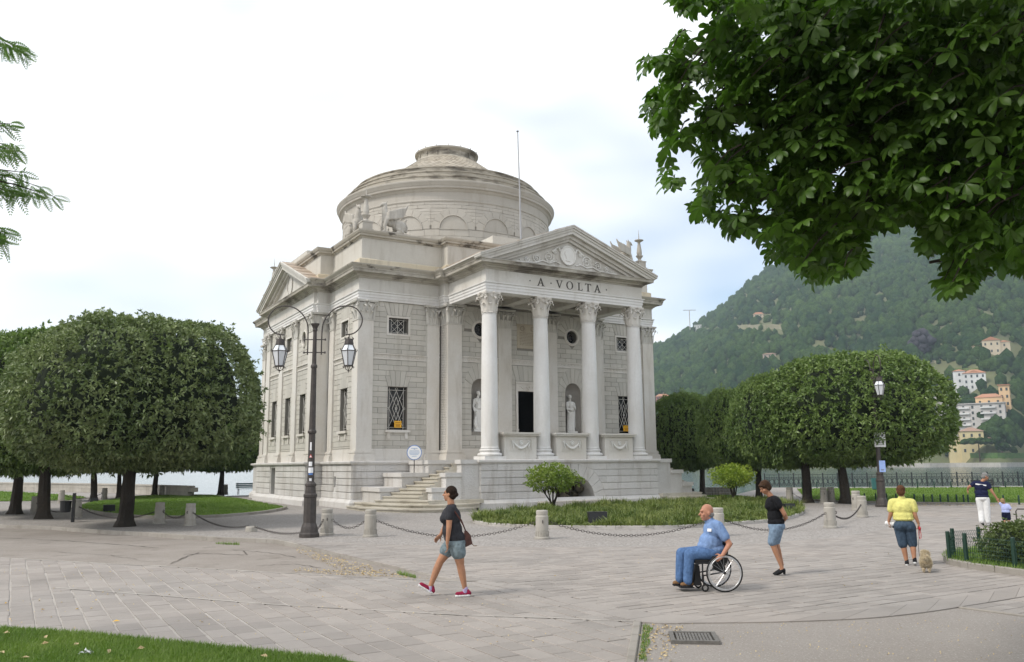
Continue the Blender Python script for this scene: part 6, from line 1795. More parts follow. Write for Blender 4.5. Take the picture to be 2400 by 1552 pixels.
for p in leaves:
    v = rs.randint(len(PAL)); s_ = rs.uniform(0.62, 1.05)
    out = Vector((p.x - 7.8, p.y - 6.8, 0)); a = math.atan2(out.y, out.x) + rs.normal() * 0.9
    rot = (rs.normal() * 0.35, 0.25 + abs(rs.normal()) * 0.5, a)
    q = proj(p); a_ = (s_ / max(0.5, (p - C_P).length)) if (-20 < q[0] < 2420 and -20 < q[1] < 700) else 0
    items.append((-a_, p, v, s_, rot))
items.sort(key=lambda t_: t_[0])
for a_, p, v, s_, rot in items[:300]:
    link('leaf', PALM[v], None, ctree, loc=p - CT, rot=rot, scale=(s_, s_, s_))
Vs, Fs, Rs, o_ = [], [], [], 0
from mathutils import Euler
for a_, p, v, s_, rot in items[300:]:
    M_ = np.array(Euler(rot).to_matrix()) * s_
    LV, LF = PAL[v] if a_ < -0.105 else SIM[v % 4]
    Vs.append(LV @ M_.T + np.array(p - CT)); Fs.append(LF + o_); Rs.append(np.full(len(LF), rs.rand())); o_ += len(LV)
tag(link('foliage', np_mesh('foliage', np.concatenate(Vs), np.concatenate(Fs), M_CHEST, np.concatenate(Rs), smooth=True), None, ctree), kind='stuff')
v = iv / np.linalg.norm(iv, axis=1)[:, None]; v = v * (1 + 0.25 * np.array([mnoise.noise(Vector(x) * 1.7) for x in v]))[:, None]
for px, py, dd, r_ in ((2330, 120, 11.0, 1.75), (2080, 60, 11.0, 1.0), (2330, 420, 11.5, 0.95)):  # solid dark masses added among the leaves to darken this side
    link('crown_shade_core', np_mesh('crown_shade_core', v * np.array([r_, r_, r_ * 0.85]) + np.array(C_P + ray(px, py).normalized() * dd - CT), iff, M_CORE), None, ctree)
link('crown_shade_core', np_mesh('crown_shade_core', v * np.array([6.2, 5.3, 1.2]) + np.array(Vector((7.2, 2.3, 7.1)) - CT), iff, M_CORE), None, ctree)  # unseen flattened mass added overhead to keep sky light off the leaves
# twigs that carry the outer leaves
tw_ = MB()
for a_, p, v, s_, rot in items[:300:2]:
    b_ = p + Vector((rs.uniform(0.1, 0.3), rs.uniform(-0.15, 0.2), rs.uniform(0.1, 0.3)))
    if view_ok(b_) is False: continue
    tw_.tube([p - CT, p.lerp(b_, 0.5) - CT + Vector((0, 0, 0.03)), b_ - CT], [0.004, 0.006, 0.009], 4)
tag(tw_.build('twig', M_BARK, ctree), kind='stuff')

# ---- pinnate branches entering at the left edge ----------------------------------------
M_PIN = leafmat('pinnate_leaf', (0.06, 0.13, 0.03), (0.16, 0.24, 0.06), 0.35, 0.5, 1.0)
ltree = thing('silk_tree', (-9.5, 8.6, 0), 0, 'feathery leaved tree whose branch tips enter at the left edge', 'tree')
LT = Vector((-9.5, 8.6, 0))
mb = MB(); mb.tube([(0, 0, -0.1), (0.1, 0.1, 2), (0.2, 0.3, 4.5), (0.1, 0.5, 7)], [0.22, 0.17, 0.13, 0.06], 9); mb.build('trunk', M_BARK, ltree)
rs = np.random.RandomState(9); Vs = []; tips = []
BR = [((-70, 75), (40, 108)), ((-70, 62), (55, 118)), ((-80, 300), (28, 290)), ((-80, 330), (36, 345)), ((-80, 350), (40, 350)), ((-80, 395), (100, 440)), ((-80, 410), (130, 462)), ((-80, 420), (85, 455)), ((-80, 400), (60, 405)), ((-80, 520), (12, 540)), ((-80, 545), (8, 560)), ((-80, 440), (40, 450))]
bm2 = MB()
for (x0, y0), (x1, y1) in BR:
    dd = rs.uniform(7.2, 8.4)
    a = C_P + ray(x0, y0).normalized() * dd; b_ = C_P + ray(x1, y1).normalized() * dd
    root = LT + Vector((0.2, 0.3, 5.2 + (600 - y0) / 260))
    bm2.tube([root - LT, (root.lerp(a, 0.6) + Vector((0, 0, 0.25))) - LT, a - LT, a.lerp(b_, 0.5) - LT + Vector((0, 0, 0.02)), b_ - LT], [0.03, 0.02, 0.011, 0.006, 0.002], 5)
    ax = (b_ - a)
    for i in range(9):                               # compound leaves along the twig
        u = (i + 0.6) / 9; base = a.lerp(b_, u)
        for s_ in (-1, 1):
            ldir = (ax.normalized() * rs.uniform(0.3, 0.9) + Vector((rs.normal() * 0.35, rs.normal() * 0.6, -0.5 + s_ * 0.45))).normalized()
            L_ = rs.uniform(0.10, 0.17); sd = ldir.cross(Vector((rs.normal(), rs.normal(), 1))).normalized(); nn = ldir.cross(sd)
            for j in range(9):
                c = base + ldir * (L_ * (j + 1) / 9) + Vector((0, 0, -0.03 * (j / 9) ** 2))
                for q in (-1, 1):
                    e = (sd * q + ldir * 0.55 + Vector((0, 0, -0.15))).normalized(); l2_ = 0.048 * math.sin(math.pi * (0.2 + 0.75 * (j + 0.5) / 9)); w_ = ldir * 0.0075
                    Vs += [c, c + e * l2_ * 0.5 + w_, c + e * l2_, c + e * l2_ * 0.5 - w_]
bm2.build('branch', M_BARK, ltree)
V = np.array([tuple(p - LT) for p in Vs]); tag(link('foliage', np_mesh('foliage', V, np.arange(len(V)).reshape(-1, 4), M_PIN, np.repeat(rs.rand(len(V) // 36 + 1), 9)[:len(V) // 4]), None, ltree), kind='stuff')
# ================================================================== street furniture
# ---- the two iron lamps -----------------------------------------------------------
mt, t, b = nmat('lamp_glass'); b.inputs['Base Color'].default_value = (0.62, 0.64, 0.66, 1); b.inputs['Roughness'].default_value = 0.25; b.inputs['Specular IOR Level'].default_value = 0.6
M_FROST = mt
mt, t, b = nmat('lamp_clear_glass'); b.inputs['Base Color'].default_value = (0.80, 0.84, 0.87, 1); b.inputs['Roughness'].default_value = 0.1
M_CLEAR = mt
def lantern_parts(parent, c):
    """hanging six-sided lantern, c is the hook point; built in the lamp's frame"""
    n = 6; K = 0.80; h0, h1, h2 = -0.42, -0.66, -1.23       # crown foot, widest, bottom
    fr = MB(); x, y, z = c
    ang = [math.pi / 6 + i * math.pi / 3 for i in range(n)]
    P_ = lambda r, zz, i: (x + r * K * 1.08 * math.cos(ang[i % n]), y + r * K * 1.08 * math.sin(ang[i % n]), z + zz * K)
    fr.tube([(x, y, z), (x, y, z - 0.14)], 0.016, 6)
    fr.lathe([(r_ * K * 1.08, z_ * K) for r_, z_ in ((0.16, -0.42), (0.17, -0.40), (0.15, -0.28), (0.14, -0.20), (0.05, -0.17), (0.02, -0.16))], 12, c)
    for i in range(n):
        fr.tube([P_(0.15, -0.22, i), P_(0.17, -0.16, i), P_(0.14, -0.13, i)], 0.012, 4)
        fr.tube([P_(0.165, h0, i), P_(0.275, h1, i)], 0.012, 5)
        fr.tube([P_(0.275, h1, i), P_(0.155, h2, i)], 0.014, 5)
        fr.tube([P_(0.275, h1, i), P_(0.31, h1 + 0.03, i), P_(0.315, h1 + 0.07, i)], 0.012, 4)
        fr.tube([P_(0.275, h1, i), P_(0.275, h1, i + 1)], 0.014, 5)
        fr.tube([P_(0.155, h2, i), P_(0.155, h2, i + 1)], 0.016, 5)
        fr.tube([P_(0.165, h0, i), P_(0.165, h0, i + 1)], 0.014, 5)
        fr.tube([P_(0.155, h2, i), P_(0.21, h2 - 0.05, i), P_(0.19, h2 - 0.09, i)], 0.012, 4)
        if i % 2 == 0: fr.tube([P_(0.155, h2, i), P_(0.12, h2 - 0.12, i), (x, y, z + (h2 - 0.2) * K)], 0.013, 5)
    fr.tube([(x, y, z + (h2 - 0.14) * K), (x, y, z + (h2 - 0.27) * K)], [0.02, 0.008], 6)
    lo = fr.build('lantern', M_IRON, parent)
    g = MB()
    for i in range(n): g.quad(P_(0.150, h2 + 0.01, i), P_(0.150, h2 + 0.01, i + 1), P_(0.268, h1 - 0.01, i + 1), P_(0.268, h1 - 0.01, i))
    g.ngon([P_(0.15, h2 + 0.01, i) for i in range(n - 1, -1, -1)])
    g.build('frosted_pane', M_FROST, lo)
    g = MB()
    for i in range(n): g.quad(P_(0.268, h1 + 0.01, i), P_(0.268, h1 + 0.01, i + 1), P_(0.16, h0 - 0.01, i + 1), P_(0.16, h0 - 0.01, i))
    g.build('top_pane', M_CLEAR, lo)
def lamp_post(p, rz, label):
    o = thing('street_lamp', p, rz, label, 'street lamp', 'double iron street lamps')
    mb = MB()
    mb.lathe([(0.30, 0), (0.30, 0.10), (0.27, 0.14), (0.24, 0.30), (0.19, 0.42), (0.185, 1.15), (0.205, 1.18), (0.205, 1.24), (0.165, 1.28), (0.15, 1.48), (0.17, 1.50), (0.17, 1.55), (0.11, 1.62)], 10)
    mb.build('base', M_IRON, o)
    mb = MB()
    mb.lathe([(0.105, 1.6), (0.10, 3.05), (0.13, 3.07), (0.135, 3.12), (0.105, 3.17), (0.10, 3.2), (0.08, 5.04), (0.10, 5.06), (0.10, 5.12), (0.068, 5.18), (0.058, 6.18), (0.078, 6.22), (0.068, 6.27), (0.09, 6.33), (0.13, 6.40), (0.13, 6.43), (0.03, 6.44), (0, 6.44)], 12)
    mb.build('pole', M_IRON, o)
    mb = MB()
    for z in (5.53, 5.93):
        mb = MB(); mb.tube([(-0.32, 0, z), (0.32, 0, z)], 0.018, 6)
        for s_ in (-1, 1): mb.lathe([(0, -0.04), (0.034, -0.02), (0.026, 0.02), (0, 0.045)], 6, (s_ * 0.32, 0, z))
        mb.build('cross_bar', M_IRON, o)
    for s_ in (-1, 1):
        mb = MB(); pts = [(0.21, 5.46), (0.21, 5.98), (0.227, 6.34), (0.29, 6.55), (0.42, 6.75), (0.62, 6.91), (0.81, 6.975), (1.02, 6.98), (1.215, 6.925), (1.36, 6.78), (1.44, 6.60), (1.425, 6.42), (1.345, 6.26), (1.215, 6.14), (1.085, 6.095), (0.94, 6.085)]
        pts = smooth_curve([Vector((s_ * x, 0, z)) for x, z in pts], 3)
        mb.tube(pts, 0.021, 7)
        mb.build('arm', M_IRON, o)
        lantern_parts(o, (s_ * 1.05, 0, 6.10))
    return o
lampL = lamp_post(G(724.5, 1259), D2R(2), 'tall double iron street lamp covered with stickers in front of the temple')
lampR = lamp_post(G(2068, 1188), D2R(82), 'double iron street lamp seen edge on among the right trees')
stk = MB()
def on_pole(o, z, h, w, r, mat, name, az=-math.pi / 2):
    mb = MB(); n = 5; a0, a1 = az - w / r / 2, az + w / r / 2
    for i in range(n):
        q0, q1 = a0 + (a1 - a0) * i / n, a0 + (a1 - a0) * (i + 1) / n
        mb.quad((r * math.cos(q0), r * math.sin(q0), z), (r * math.cos(q1), r * math.sin(q1), z), (r * math.cos(q1), r * math.sin(q1), z + h), (r * math.cos(q0), r * math.sin(q0), z + h))
    return mb.build(name, mat, o)
for z, h, w, m_ in ((2.55, 0.24, 0.05, M_WHITE), (2.08, 0.13, 0.11, M_WHITE), (1.88, 0.16, 0.16, M_WHITE), (1.82, 0.05, 0.13, M_SIGNBLUE), (1.64, 0.08, 0.07, M_WHITE)):
    on_pole(lampL, z, h, w, 0.108, m_, 'sticker', -math.pi / 2 + (0.1 if z < 2 else -0.05))
mb = MB(); mb.add([(0.06 * math.cos(a), -0.111, 2.37 + 0.07 * math.sin(a)) for a in (math.pi / 2, math.pi * 7 / 6, math.pi * 11 / 6)], [(0, 1, 2)]); mb.build('sticker', plain('red_sticker', (0.55, 0.06, 0.05), 0.5), lampL)
mb = MB(); mb.add([(0.035 * math.cos(a), -0.113, 2.365 + 0.042 * math.sin(a)) for a in (math.pi / 2, math.pi * 7 / 6, math.pi * 11 / 6)], [(0, 1, 2)]); mb.build('sticker', M_WHITE, lampL)
# notice plates strapped to the right lamp, facing the square
def plate(name, px, py0, py1, wpx, label, mat, marks, cat='sign'):
    base = G(2068, 1188); d = math.hypot(base.x, base.y); k = d / FPX
    c = C_P + ray(px, (py0 + py1) / 2) * 1.0; c = C_P + (c - C_P) * ((d - 0.16) / math.hypot(ray(px, (py0 + py1) / 2).x, ray(px, (py0 + py1) / 2).y))
    o = thing(name, c, -math.atan2(c.x, c.y), label, cat)
    w, h = wpx * k / 2, (py1 - py0) * k / 2
    mb = MB(); mb.box(-w, w, 0, 0.012, -h, h); mb.build('panel', mat, o)
    mb = MB(); mb.box(-0.12, 0.12, 0.012, 0.05, -0.03, 0.03); mb.build('bracket', M_IRON, o)
    pm = MB()
    for (x0, x1, z0, z1) in marks: pm.box(x0 * w, x1 * w, -0.004, 0.0, z0 * h, z1 * h)
    pm.build('print', M_GREY, o)
plate('dog_notice', 2062, 1015, 1046, 22, 'white notice plate with small pictogram and text on the right lamp post', M_WHITE, [(-0.7, -0.4, 0.45, 0.6), (-0.55, -0.05, 0.25, 0.45), (-0.3, 0.0, 0.42, 0.6), (-0.4, -0.3, 0.05, 0.25), (0.35, 0.65, 0.4, 0.75), (0.1, 0.75, -0.05, 0.05), (-0.75, 0.75, -0.25, -0.19), (-0.75, 0.7, -0.45, -0.38), (-0.75, 0.75, -0.72, -0.66)])
plate('blue_notice', 2068, 1081, 1105, 12, 'small blue notice plate low on the right lamp post', plain('pale_blue', (0.30, 0.42, 0.75), 0.4), [(-0.5, 0.5, -0.6, -0.5), (-0.5, 0.4, -0.75, -0.68)])
# ---- stone bollards and chains ---------------------------------------------------------
S_BOL = stone('bollard_stone', (0.43, 0.405, 0.36), (0.36, 0.335, 0.29), dirt=(0.13, 0.11, 0.085), dirt_amt=0.5, bscale=50, bstr=0.5)
bol = MB()
bol.lathe([(0.225, 0.0), (0.225, 0.05), (0.19, 0.07)], 20, caps=True)
bol.lathe([(0.185, 0.05), (0.185, 0.20), (0.165, 0.21)], 20, caps=False)
bol.lathe([(0.15, 0.20), (0.175, 0.21), (0.18, 0.24), (0.18, 0.62), (0.165, 0.64), (0.158, 0.66), (0.165, 0.68), (0.17, 0.76), (0.155, 0.79), (0, 0.795)], 20)
for i in range(16):
    a = 2 * math.pi * i / 16; R = Matrix.Rotation(a, 4, 'Z'); bol.box(0.175, 0.196, -0.018, 0.018, 0.07, 0.21, R)
bol_me = bol.mesh('bollard'); set_sharp(bol_me, 0.6)
hook = MB(); hook.tube([(0.17, 0, 0.52), (0.21, 0, 0.50), (0.205, 0, 0.45), (0.17, 0, 0.44)], 0.014, 5); hook_me = hook.mesh('hook')
BOL = {}
def bollard(key, px, py, label, s=1.0):
    p = G(px, py); o = thing('bollard', p, rnd.uniform(0, 6), label, 'bollard', 'stone bollards round the temple', s)
    link('post', bol_me, S_BOL, o); link('hook', hook_me, M_IRON, o)
    BOL[key] = Vector(p); return o
bollard('a', 373, 1228, 'stone bollard right beside the nearest trunk on the left')
bollard('b', 445, 1232, 'stone bollard at the front of the left lawn, second from the tree')
bollard('c', 81, 1203, 'stone bollard in shade between the two leftmost trunks')
bollard('d', 179, 1214, 'stone bollard in shade behind the litter bin')
bollard('e', 143, 1179, 'far stone bollard beyond the litter bin near the lake wall')
bollard('f', 244, 1172, 'far stone bollard before the lake wall left of the nearest trunk')
bollard('g', 379, 1163, 'far stone bollard behind the lawn island')
bollard('h', 528, 1160, 'far stone bollard beside the trunk nearest the temple')
bollard('i', 766, 1254, 'stone bollard just right of the left street lamp')
bollard('j', 868, 1258, 'stone bollard in front of the stair foot')
bollard('k', 1271, 1263, 'stone bollard before the planted bed below the portico')
bollard('l', 1684, 1256, 'stone bollard hidden behind the man in the wheelchair')
bollard('m', 1947, 1237, 'stone bollard standing alone on the pale cobbles at right')
bollard('n', 2022, 1212, 'stone bollard with a dark chain hanging down its side')
bollard('o', 2008, 1196, 'stone bollard half hidden behind another at the right', 1.05)
bollard('p', 1852, 1178, 'shaded stone bollard behind the woman in black')
bollard('q', 1932, 1179, 'shaded stone bollard left of a pair between the right trunks')
bollard('r', 1949, 1178, 'shaded stone bollard right of a pair between the right trunks')
stub_p = G(589, 1246)
st_o = thing('broken_bollard', stub_p, 0.3, 'stump of a broken bollard holding up the chain left of the lamp', 'bollard')
mb = MB(); mb.lathe([(0.19, 0), (0.185, 0.12), (0.17, 0.165), (0.08, 0.15), (0, 0.16)], 16); mb.build('stump', S_BOL, st_o)
BOL['stub'] = Vector(stub_p); BOL['lamp'] = Vector(G(724.5, 1259))
def chain(k0, k1, sag, label, z0=0.47, z1=0.47):
    a, b_ = BOL[k0] + Vector((0, 0, z0)), BOL[k1] + Vector((0, 0, z1))
    d = (b_ - a); d.z = 0; d.normalize()
    a, b_ = a + d * 0.19, b_ - d * 0.19
    L_ = (b_ - a).length; n = max(10, int(L_ * 1.1 / 0.085)); mb = MB(); prev = None
    P_ = []
    for i in range(n + 1):
        u = i / n; p = a.lerp(b_, u); p.z = max(0.03, p.z - sag * (1 - (2 * u - 1) ** 2)); P_.append(p)
    for i in range(n):
        c, t_ = (P_[i] + P_[i + 1]) / 2, (P_[i + 1] - P_[i]).normalized()
        side_ = t_.cross(Vector((0, 0, 1))).normalized(); up_ = side_.cross(t_)
        w_ = side_ if i % 2 else up_
        hl, hw = 0.055, 0.030
        ring = [c + t_ * (hl * math.cos(q)) + w_ * (hw * math.sin(q)) for q in [2 * math.pi * k / 10 for k in range(10)]]
        mb.tube(ring, 0.0075, 4, closed=True)
    o = mb.build('chain', M_IRON)
    tag(o, label, 'chain', 'chains between the bollards')
chain('d', 'a', 0.36, 'sagging iron chain passing behind the nearest trunk')
chain('a', 'b', 0.22, 'short iron chain between the two bollards on the left lawn edge')
chain('b', 'stub', 0.22, 'iron chain drooping from the lawn bollard to the broken stump', 0.47, 0.17)
chain('stub', 'lamp', 0.12, 'iron chain lying low between the broken stump and the lamp', 0.17, 0.14)
chain('lamp', 'i', 0.1, 'short iron chain between the lamp base and the first bollard', 0.2, 0.47)
chain('i', 'j', 0.24, 'iron chain between the two bollards right of the lamp')
chain('j', 'k', 0.44, 'long sagging iron chain behind the walking woman')
chain('k', 'l', 0.42, 'long sagging iron chain in front of the planted bed')
chain('l', 'm', 0.42, 'long sagging iron chain behind the woman in black')
chain('m', 'n', 0.34, 'iron chain between the two pale bollards at right')
chain('c', 'd', 0.3, 'iron chain in the shade under the left trees')
chain('e', 'f', 0.3, 'far iron chain in front of the lake wall')
chain('p', 'q', 0.3, 'shaded iron chain under the right trees')
# ---- litter bin, round sign, spotlights ------------------------------------------------
M_GREEN = plain('dark_green_paint', (0.014, 0.045, 0.030), 0.45)
lb = thing('litter_bin', G(170, 1224), 0.1, 'dark litter bin hung on a post under the left trees', 'litter bin')
mb = MB(); mb.box(-0.05, 0.05, -0.05, 0.05, 0, 1.12); mb.build('post', M_BLACK, lb)
mb = MB(); mb.lathe([(0.16, 0.38), (0.19, 0.40), (0.21, 0.80), (0.22, 0.82), (0.19, 0.82), (0.17, 0.5), (0, 0.5)], 14, (-0.30, 0, 0)); mb.build('basket', M_BLACK, lb)
rsg = thing('round_sign', TW(-7.55, -12.0, 1.74), TROT * 0.2, 'round white and blue notice on a thin post beside the stairs', 'sign')
mb = MB(); mb.tube([(0, 0, -0.02), (0, 0, 0.72)], 0.025, 8); mb.build('post', M_IRON, rsg)
mb = MB(); mb.prism([(0.37 * math.cos(2 * math.pi * i / 28), 0.37 * math.sin(2 * math.pi * i / 28)) for i in range(28)], 0.02, -0.02, lambda x, z, t: (x, t, 0.98 + z)); mb.build('rim', M_SIGNBLUE, rsg)
mb = MB(); mb.prism([(0.335 * math.cos(2 * math.pi * i / 28), 0.335 * math.sin(2 * math.pi * i / 28)) for i in range(28)], -0.021, -0.028, lambda x, z, t: (x, t, 0.98 + z)); mb.build('face', M_WHITE, rsg)
mb = MB()
for z, w_ in ((0.20, 0.16), (0.08, 0.24), (0.02, 0.26), (-0.04, 0.24), (-0.10, 0.2), (-0.18, 0.12)): mb.box(-w_, w_, -0.031, -0.0285, 0.98 + z - 0.012, 0.98 + z + 0.012)
mb.lathe([(0.0, -0.03), (0.035, 0), (0, 0.03)], 8, (0, -0.03, 1.15)); mb.build('print', plain('pale_print', (0.30, 0.42, 0.60), 0.6), rsg)
def spotlight(px, py, rz, label, s=1.0):
    o = thing('spotlight', G(px, py), rz, label, 'spotlight', 'ground spotlights', s)
    mb = MB(); mb.prism([(-0.30, 0.16), (-0.24, 0.10), (0.24, 0.10), (0.30, 0.16), (0.32, 0.48), (-0.32, 0.48)], -0.12, 0.14, lambda x, z, t: (x, t + z * 0.25, z)); mb.build('housing', M_BLACK, o)
    mb = MB(); mb.box(-0.33, 0.33, 0.0, 0.30, 0.481, 0.50); mb.build('visor', M_BLACK, o)
    mb = MB(); mb.tube([(-0.31, 0, 0.3), (-0.34, 0, 0.0), (0.34, 0, 0.0), (0.31, 0, 0.3)], 0.02, 5); mb.build('bracket', M_IRON, o)
spotlight(1402, 1236, 0.1, 'black floodlight sitting at the front of the planted bed')
spotlight(1853, 1204, 0.4, 'black floodlight at the right end of the bed behind the woman in black', 0.8)
spotlight(255, 1204, 0.5, 'dark floodlight on the lawn left of the nearest trunk', 0.8)
spotlight(220, 1181, 0.8, 'small dark floodlight farther back on the left lawn', 0.7)
spotlight(1617, 1161, 0.0, 'small dark floodlight on a block beyond the temple stairs', 0.9)
# yellow warning signs hung in the two front windows
def warn(x, label):
    o = thing('warning_sign', TW(x, -WB - 0.02, 4.22), TROT, label, 'sign', 'yellow signs in the front windows')
    mb = MB(); mb.box(-0.20, 0.20, -0.012, 0.0, -0.175, 0.175); mb.build('panel', M_YELLOW, o)
    mb = MB()
    for z, w_ in ((0.09, 0.14), (0.0, 0.15), (-0.06, 0.12), (-0.11, 0.13)): mb.box(-w_, w_, -0.015, -0.012, z - 0.014, z + 0.014)
    mb.build('print', plain('sign_print', (0.30, 0.10, 0.01), 0.6), o)
warn(-7.47, 'yellow warning sign on the window grille left of the portico')
warn(7.50, 'yellow warning sign on the window grille right of the portico')
# flagpole on the roof
fp = thing('flagpole', TW(0.62, -8.9, 14.4), TROT, 'thin white flagpole rising from the roof in front of the drum', 'flagpole')
mb = MB(); mb.tube([(0, 0, 0), (-0.06, 0, 4.2)], [0.06, 0.045], 8); mb.tube([(-0.06, 0, 4.2), (-0.16, 0, 7.75)], [0.04, 0.028], 8); mb.build('pole', plain('pole_grey', (0.36, 0.36, 0.37), 0.5), fp)
mb = MB(); mb.lathe([(0.07, 0), (0.075, 0.05), (0, 0.06)], 8, (-0.16, 0, 7.74)); mb.build('finial', M_IRON, fp)

# ---- fences, lake wall, railing, benches -------------------------------------------------
post_me = MB(); post_me.lathe([(0.042, -0.05), (0.042, 0.42), (0.035, 0.44), (0, 0.445)], 10); post_me = post_me.mesh('fence_post')
fx = [(2027, 0), (2053.5, 0), (2078.7, 0), (2101, 0), (2144, 1), (2166, 1), (2186, 1.5), (2205, 1.5), (2223, 1), (2243, 1), (2259.5, 1.5), (2270, 1.5), (2289, 2), (2353, 2), (2389, 2)]
for i, (x, dy) in enumerate(fx):
    y = 1176 + (x - 2027) * 0.0135 + dy
    o = link('fence_post', post_me, M_GREEN, loc=G(x, y, 0)); tag(o, 'short dark green metal post along the edge of the right lawn', 'post', 'green posts along the front of the right lawn')
for i, x in enumerate((1915, 1966, 2003, 2039, 2112, 2151, 2190, 2230, 2271, 2357, 1880, 2400)):
    o = link('fence_post', post_me, M_GREEN, loc=G(x, 1145.0, 0.0), scale=(1, 1, 1.25)); tag(o, 'thin dark post at the back of the right lawn before the railing', 'post', 'posts along the back of the right lawn')
# iron railing on the quay
M_RAIL = plain('railing_iron', (0.030, 0.036, 0.036), 0.5)
ra, rb = Vector((*P2(1793, 1142.5), 0)), Vector((*P2(2400, 1139), 0)); rc = Vector((*P2(2900, 1132.5), 0))
rail = thing('railing', ra, 0, 'wrought iron railing with scroll panels along the lake quay', 'railing')
line = resample([ra, rb, rc], 34)
panel = None
for i in range(34):
    a, b_ = line[i], line[i + 1]; L_ = (b_ - a).length; ang = math.atan2(b_.y - a.y, b_.x - a.x)
    if panel is None:
        mb = MB()
        for z in (0.12, 0.84, 1.05): mb.tube([(0, 0, z), (L_, 0, z)], 0.022, 5)
        nb = max(3, round(L_ / 0.62))
        for k in range(nb):
            x0 = L_ * k / nb; w_ = L_ / nb; cx_ = x0 + w_ / 2
            mb.tube([(x0, 0, 0.12), (x0, 0, 1.05)], 0.018, 4)
            mb.tube([(cx_ + 0.2 * math.cos(q), 0, 0.48 + 0.2 * math.sin(q)) for q in np.linspace(0, 6.283, 11)], 0.02, 4)
            for s_ in (-1, 1):
                mb.tube([(cx_, 0, 0.14), (cx_ + s_ * w_ * 0.42, 0, 0.48), (cx_, 0, 0.82)], 0.018, 4)
                mb.tube([(x0 + w_ / 2 + s_ * w_ * 0.36 + 0.07 * math.cos(q), 0, 0.68 + 0.07 * math.sin(q)) for q in np.linspace(0, 6.283, 8)], 0.018, 4)
                mb.tube([(x0 + w_ / 2 + s_ * w_ * 0.36 + 0.07 * math.cos(q), 0, 0.28 + 0.07 * math.sin(q)) for q in np.linspace(0, 6.283, 8)], 0.018, 4)
        panel = mb.mesh('panel'); panel.materials.append(M_RAIL); PL_ = L_
        mb = MB(); mb.box(-0.045, 0.045, -0.045, 0.045, 0, 1.12); mb.lathe([(0.05, 1.12), (0.065, 1.16), (0.03, 1.21), (0, 1.22)], 8); rpost = mb.mesh('post'); rpost.materials.append(M_RAIL)
    link('panel', panel, None, rail, loc=a - ra, rot=(0, 0, ang), scale=(L_ / PL_, 1, 1))
    link('post', rpost, None, rail, loc=a - ra, rot=(0, 0, ang))
# parapet wall of the left quay, block by block
S_LAKE = stone('lake_wall_stone', (0.46, 0.43, 0.38), (0.38, 0.35, 0.30), dirt_amt=0.4, bstr=0.3, piece=0.12)
lw_o = thing('lake_wall', (*P2(0, 1149), 0), 0, 'low pale stone parapet along the lake behind the left trees', 'wall')
O_ = Vector((*P2(0, 1149), 0))
wl = resample([Vector((*P2(*p), 0)) for p in ((-300, 1146.5), (0, 1149.5), (130, 1152.5), (290, 1157), (440, 1165.5))], 44)
for i in range(44):
    a, b_ = wl[i] - O_, wl[i + 1] - O_; d = (b_ - a).normalized(); nn = Vector((-d.y, d.x, 0)) * 0.45
    for zz0, zz1, sh in ((0.0, 0.36, 0.0), (0.37, 0.68, 0.5)):
        aa, bb_ = a.lerp(b_, sh) , (b_ if sh == 0 else b_ + (b_ - a) * sh)
        aa = aa + d * 0.012; bb_ = bb_ - d * 0.012
        mb = MB(); mb.add([(*(aa - nn * 0.0).xy, zz0), (*bb_.xy, zz0), (*(bb_ + nn).xy, zz0), (*(aa + nn).xy, zz0), (*aa.xy, zz1), (*bb_.xy, zz1), (*(bb_ + nn).xy, zz1), (*(aa + nn).xy, zz1)], [(4, 5, 6, 7), (0, 1, 5, 4), (1, 2, 6, 5), (2, 3, 7, 6), (3, 0, 4, 7)])
        link('wall_stone', mb.mesh('wall_stone'), S_LAKE, lw_o)
    mb = MB(); e = nn.normalized() * 0.06
    mb.add([(*(p).xy, z) for z in (0.685, 0.80) for p in (a - e, b_ - e - d * 0.01, b_ + nn + e - d * 0.01, a + nn + e)], [(4, 5, 6, 7), (0, 1, 5, 4), (1, 2, 6, 5), (2, 3, 7, 6), (3, 0, 4, 7)])
    link('coping', mb.mesh('coping'), S_LAKE, lw_o)
lw2 = thing('quay_wall_stub', (*P2(1655, 1161), 0), 0, 'short dark rubble wall by the water left of the railing', 'wall')
a, b_ = Vector((*P2(1655, 1161), 0)), Vector((*P2(1722, 1161), 0)); 
for r_ in range(3):
    wl2 = resample([a, b_], 9)
    for i in range(9):
        p, q = wl2[i] - a, wl2[i + 1] - a; mb = MB(); g_ = 0.015; z0_ = r_ * 0.17
        mb.add([(*(p + Vector((g_, y, 0))).xy, z) if k in (0, 3) else (*(q + Vector((-g_, y, 0))).xy, z) for z in (z0_ + g_, z0_ + 0.17) for k, y in ((0, 0), (1, 0), (2, 0.4), (3, 0.4))], [(4, 5, 6, 7), (0, 1, 5, 4), (1, 2, 6, 5), (3, 0, 4, 7)])
        link('wall_stone', mb.mesh('wall_stone'), M_KERB, lw2)
M_TEAL = plain('bench_paint', (0.05, 0.16, 0.17), 0.5)
def bench(p, rz, label, mat):
    o = thing('bench', p, rz, label, 'bench', 'benches along the lake')
    for i in range(4):
        mb = MB(); mb.box(-0.9, 0.9, -0.2 + i * 0.11, -0.11 + i * 0.11, 0.43, 0.46); mb.build('seat_slat', mat, o)
    for i in range(3):
        mb = MB(); mb.box(-0.9, 0.9, 0.26 + i * 0.03, 0.29 + i * 0.03, 0.52 + i * 0.13, 0.62 + i * 0.13); mb.build('back_slat', mat, o)
    for x in (-0.75, 0.75):
        mb = MB(); mb.tube([(x, -0.2, 0), (x, -0.18, 0.42), (x, 0.2, 0.42), (x, 0.36, 0.92)], 0.025, 6); mb.tube([(x, 0.2, 0.42), (x, 0.3, 0)], 0.025, 6); mb.build('leg', M_IRON, o)
bench(G(582, 1159.5), 0.5, 'teal bench by the water left of the temple', M_TEAL)
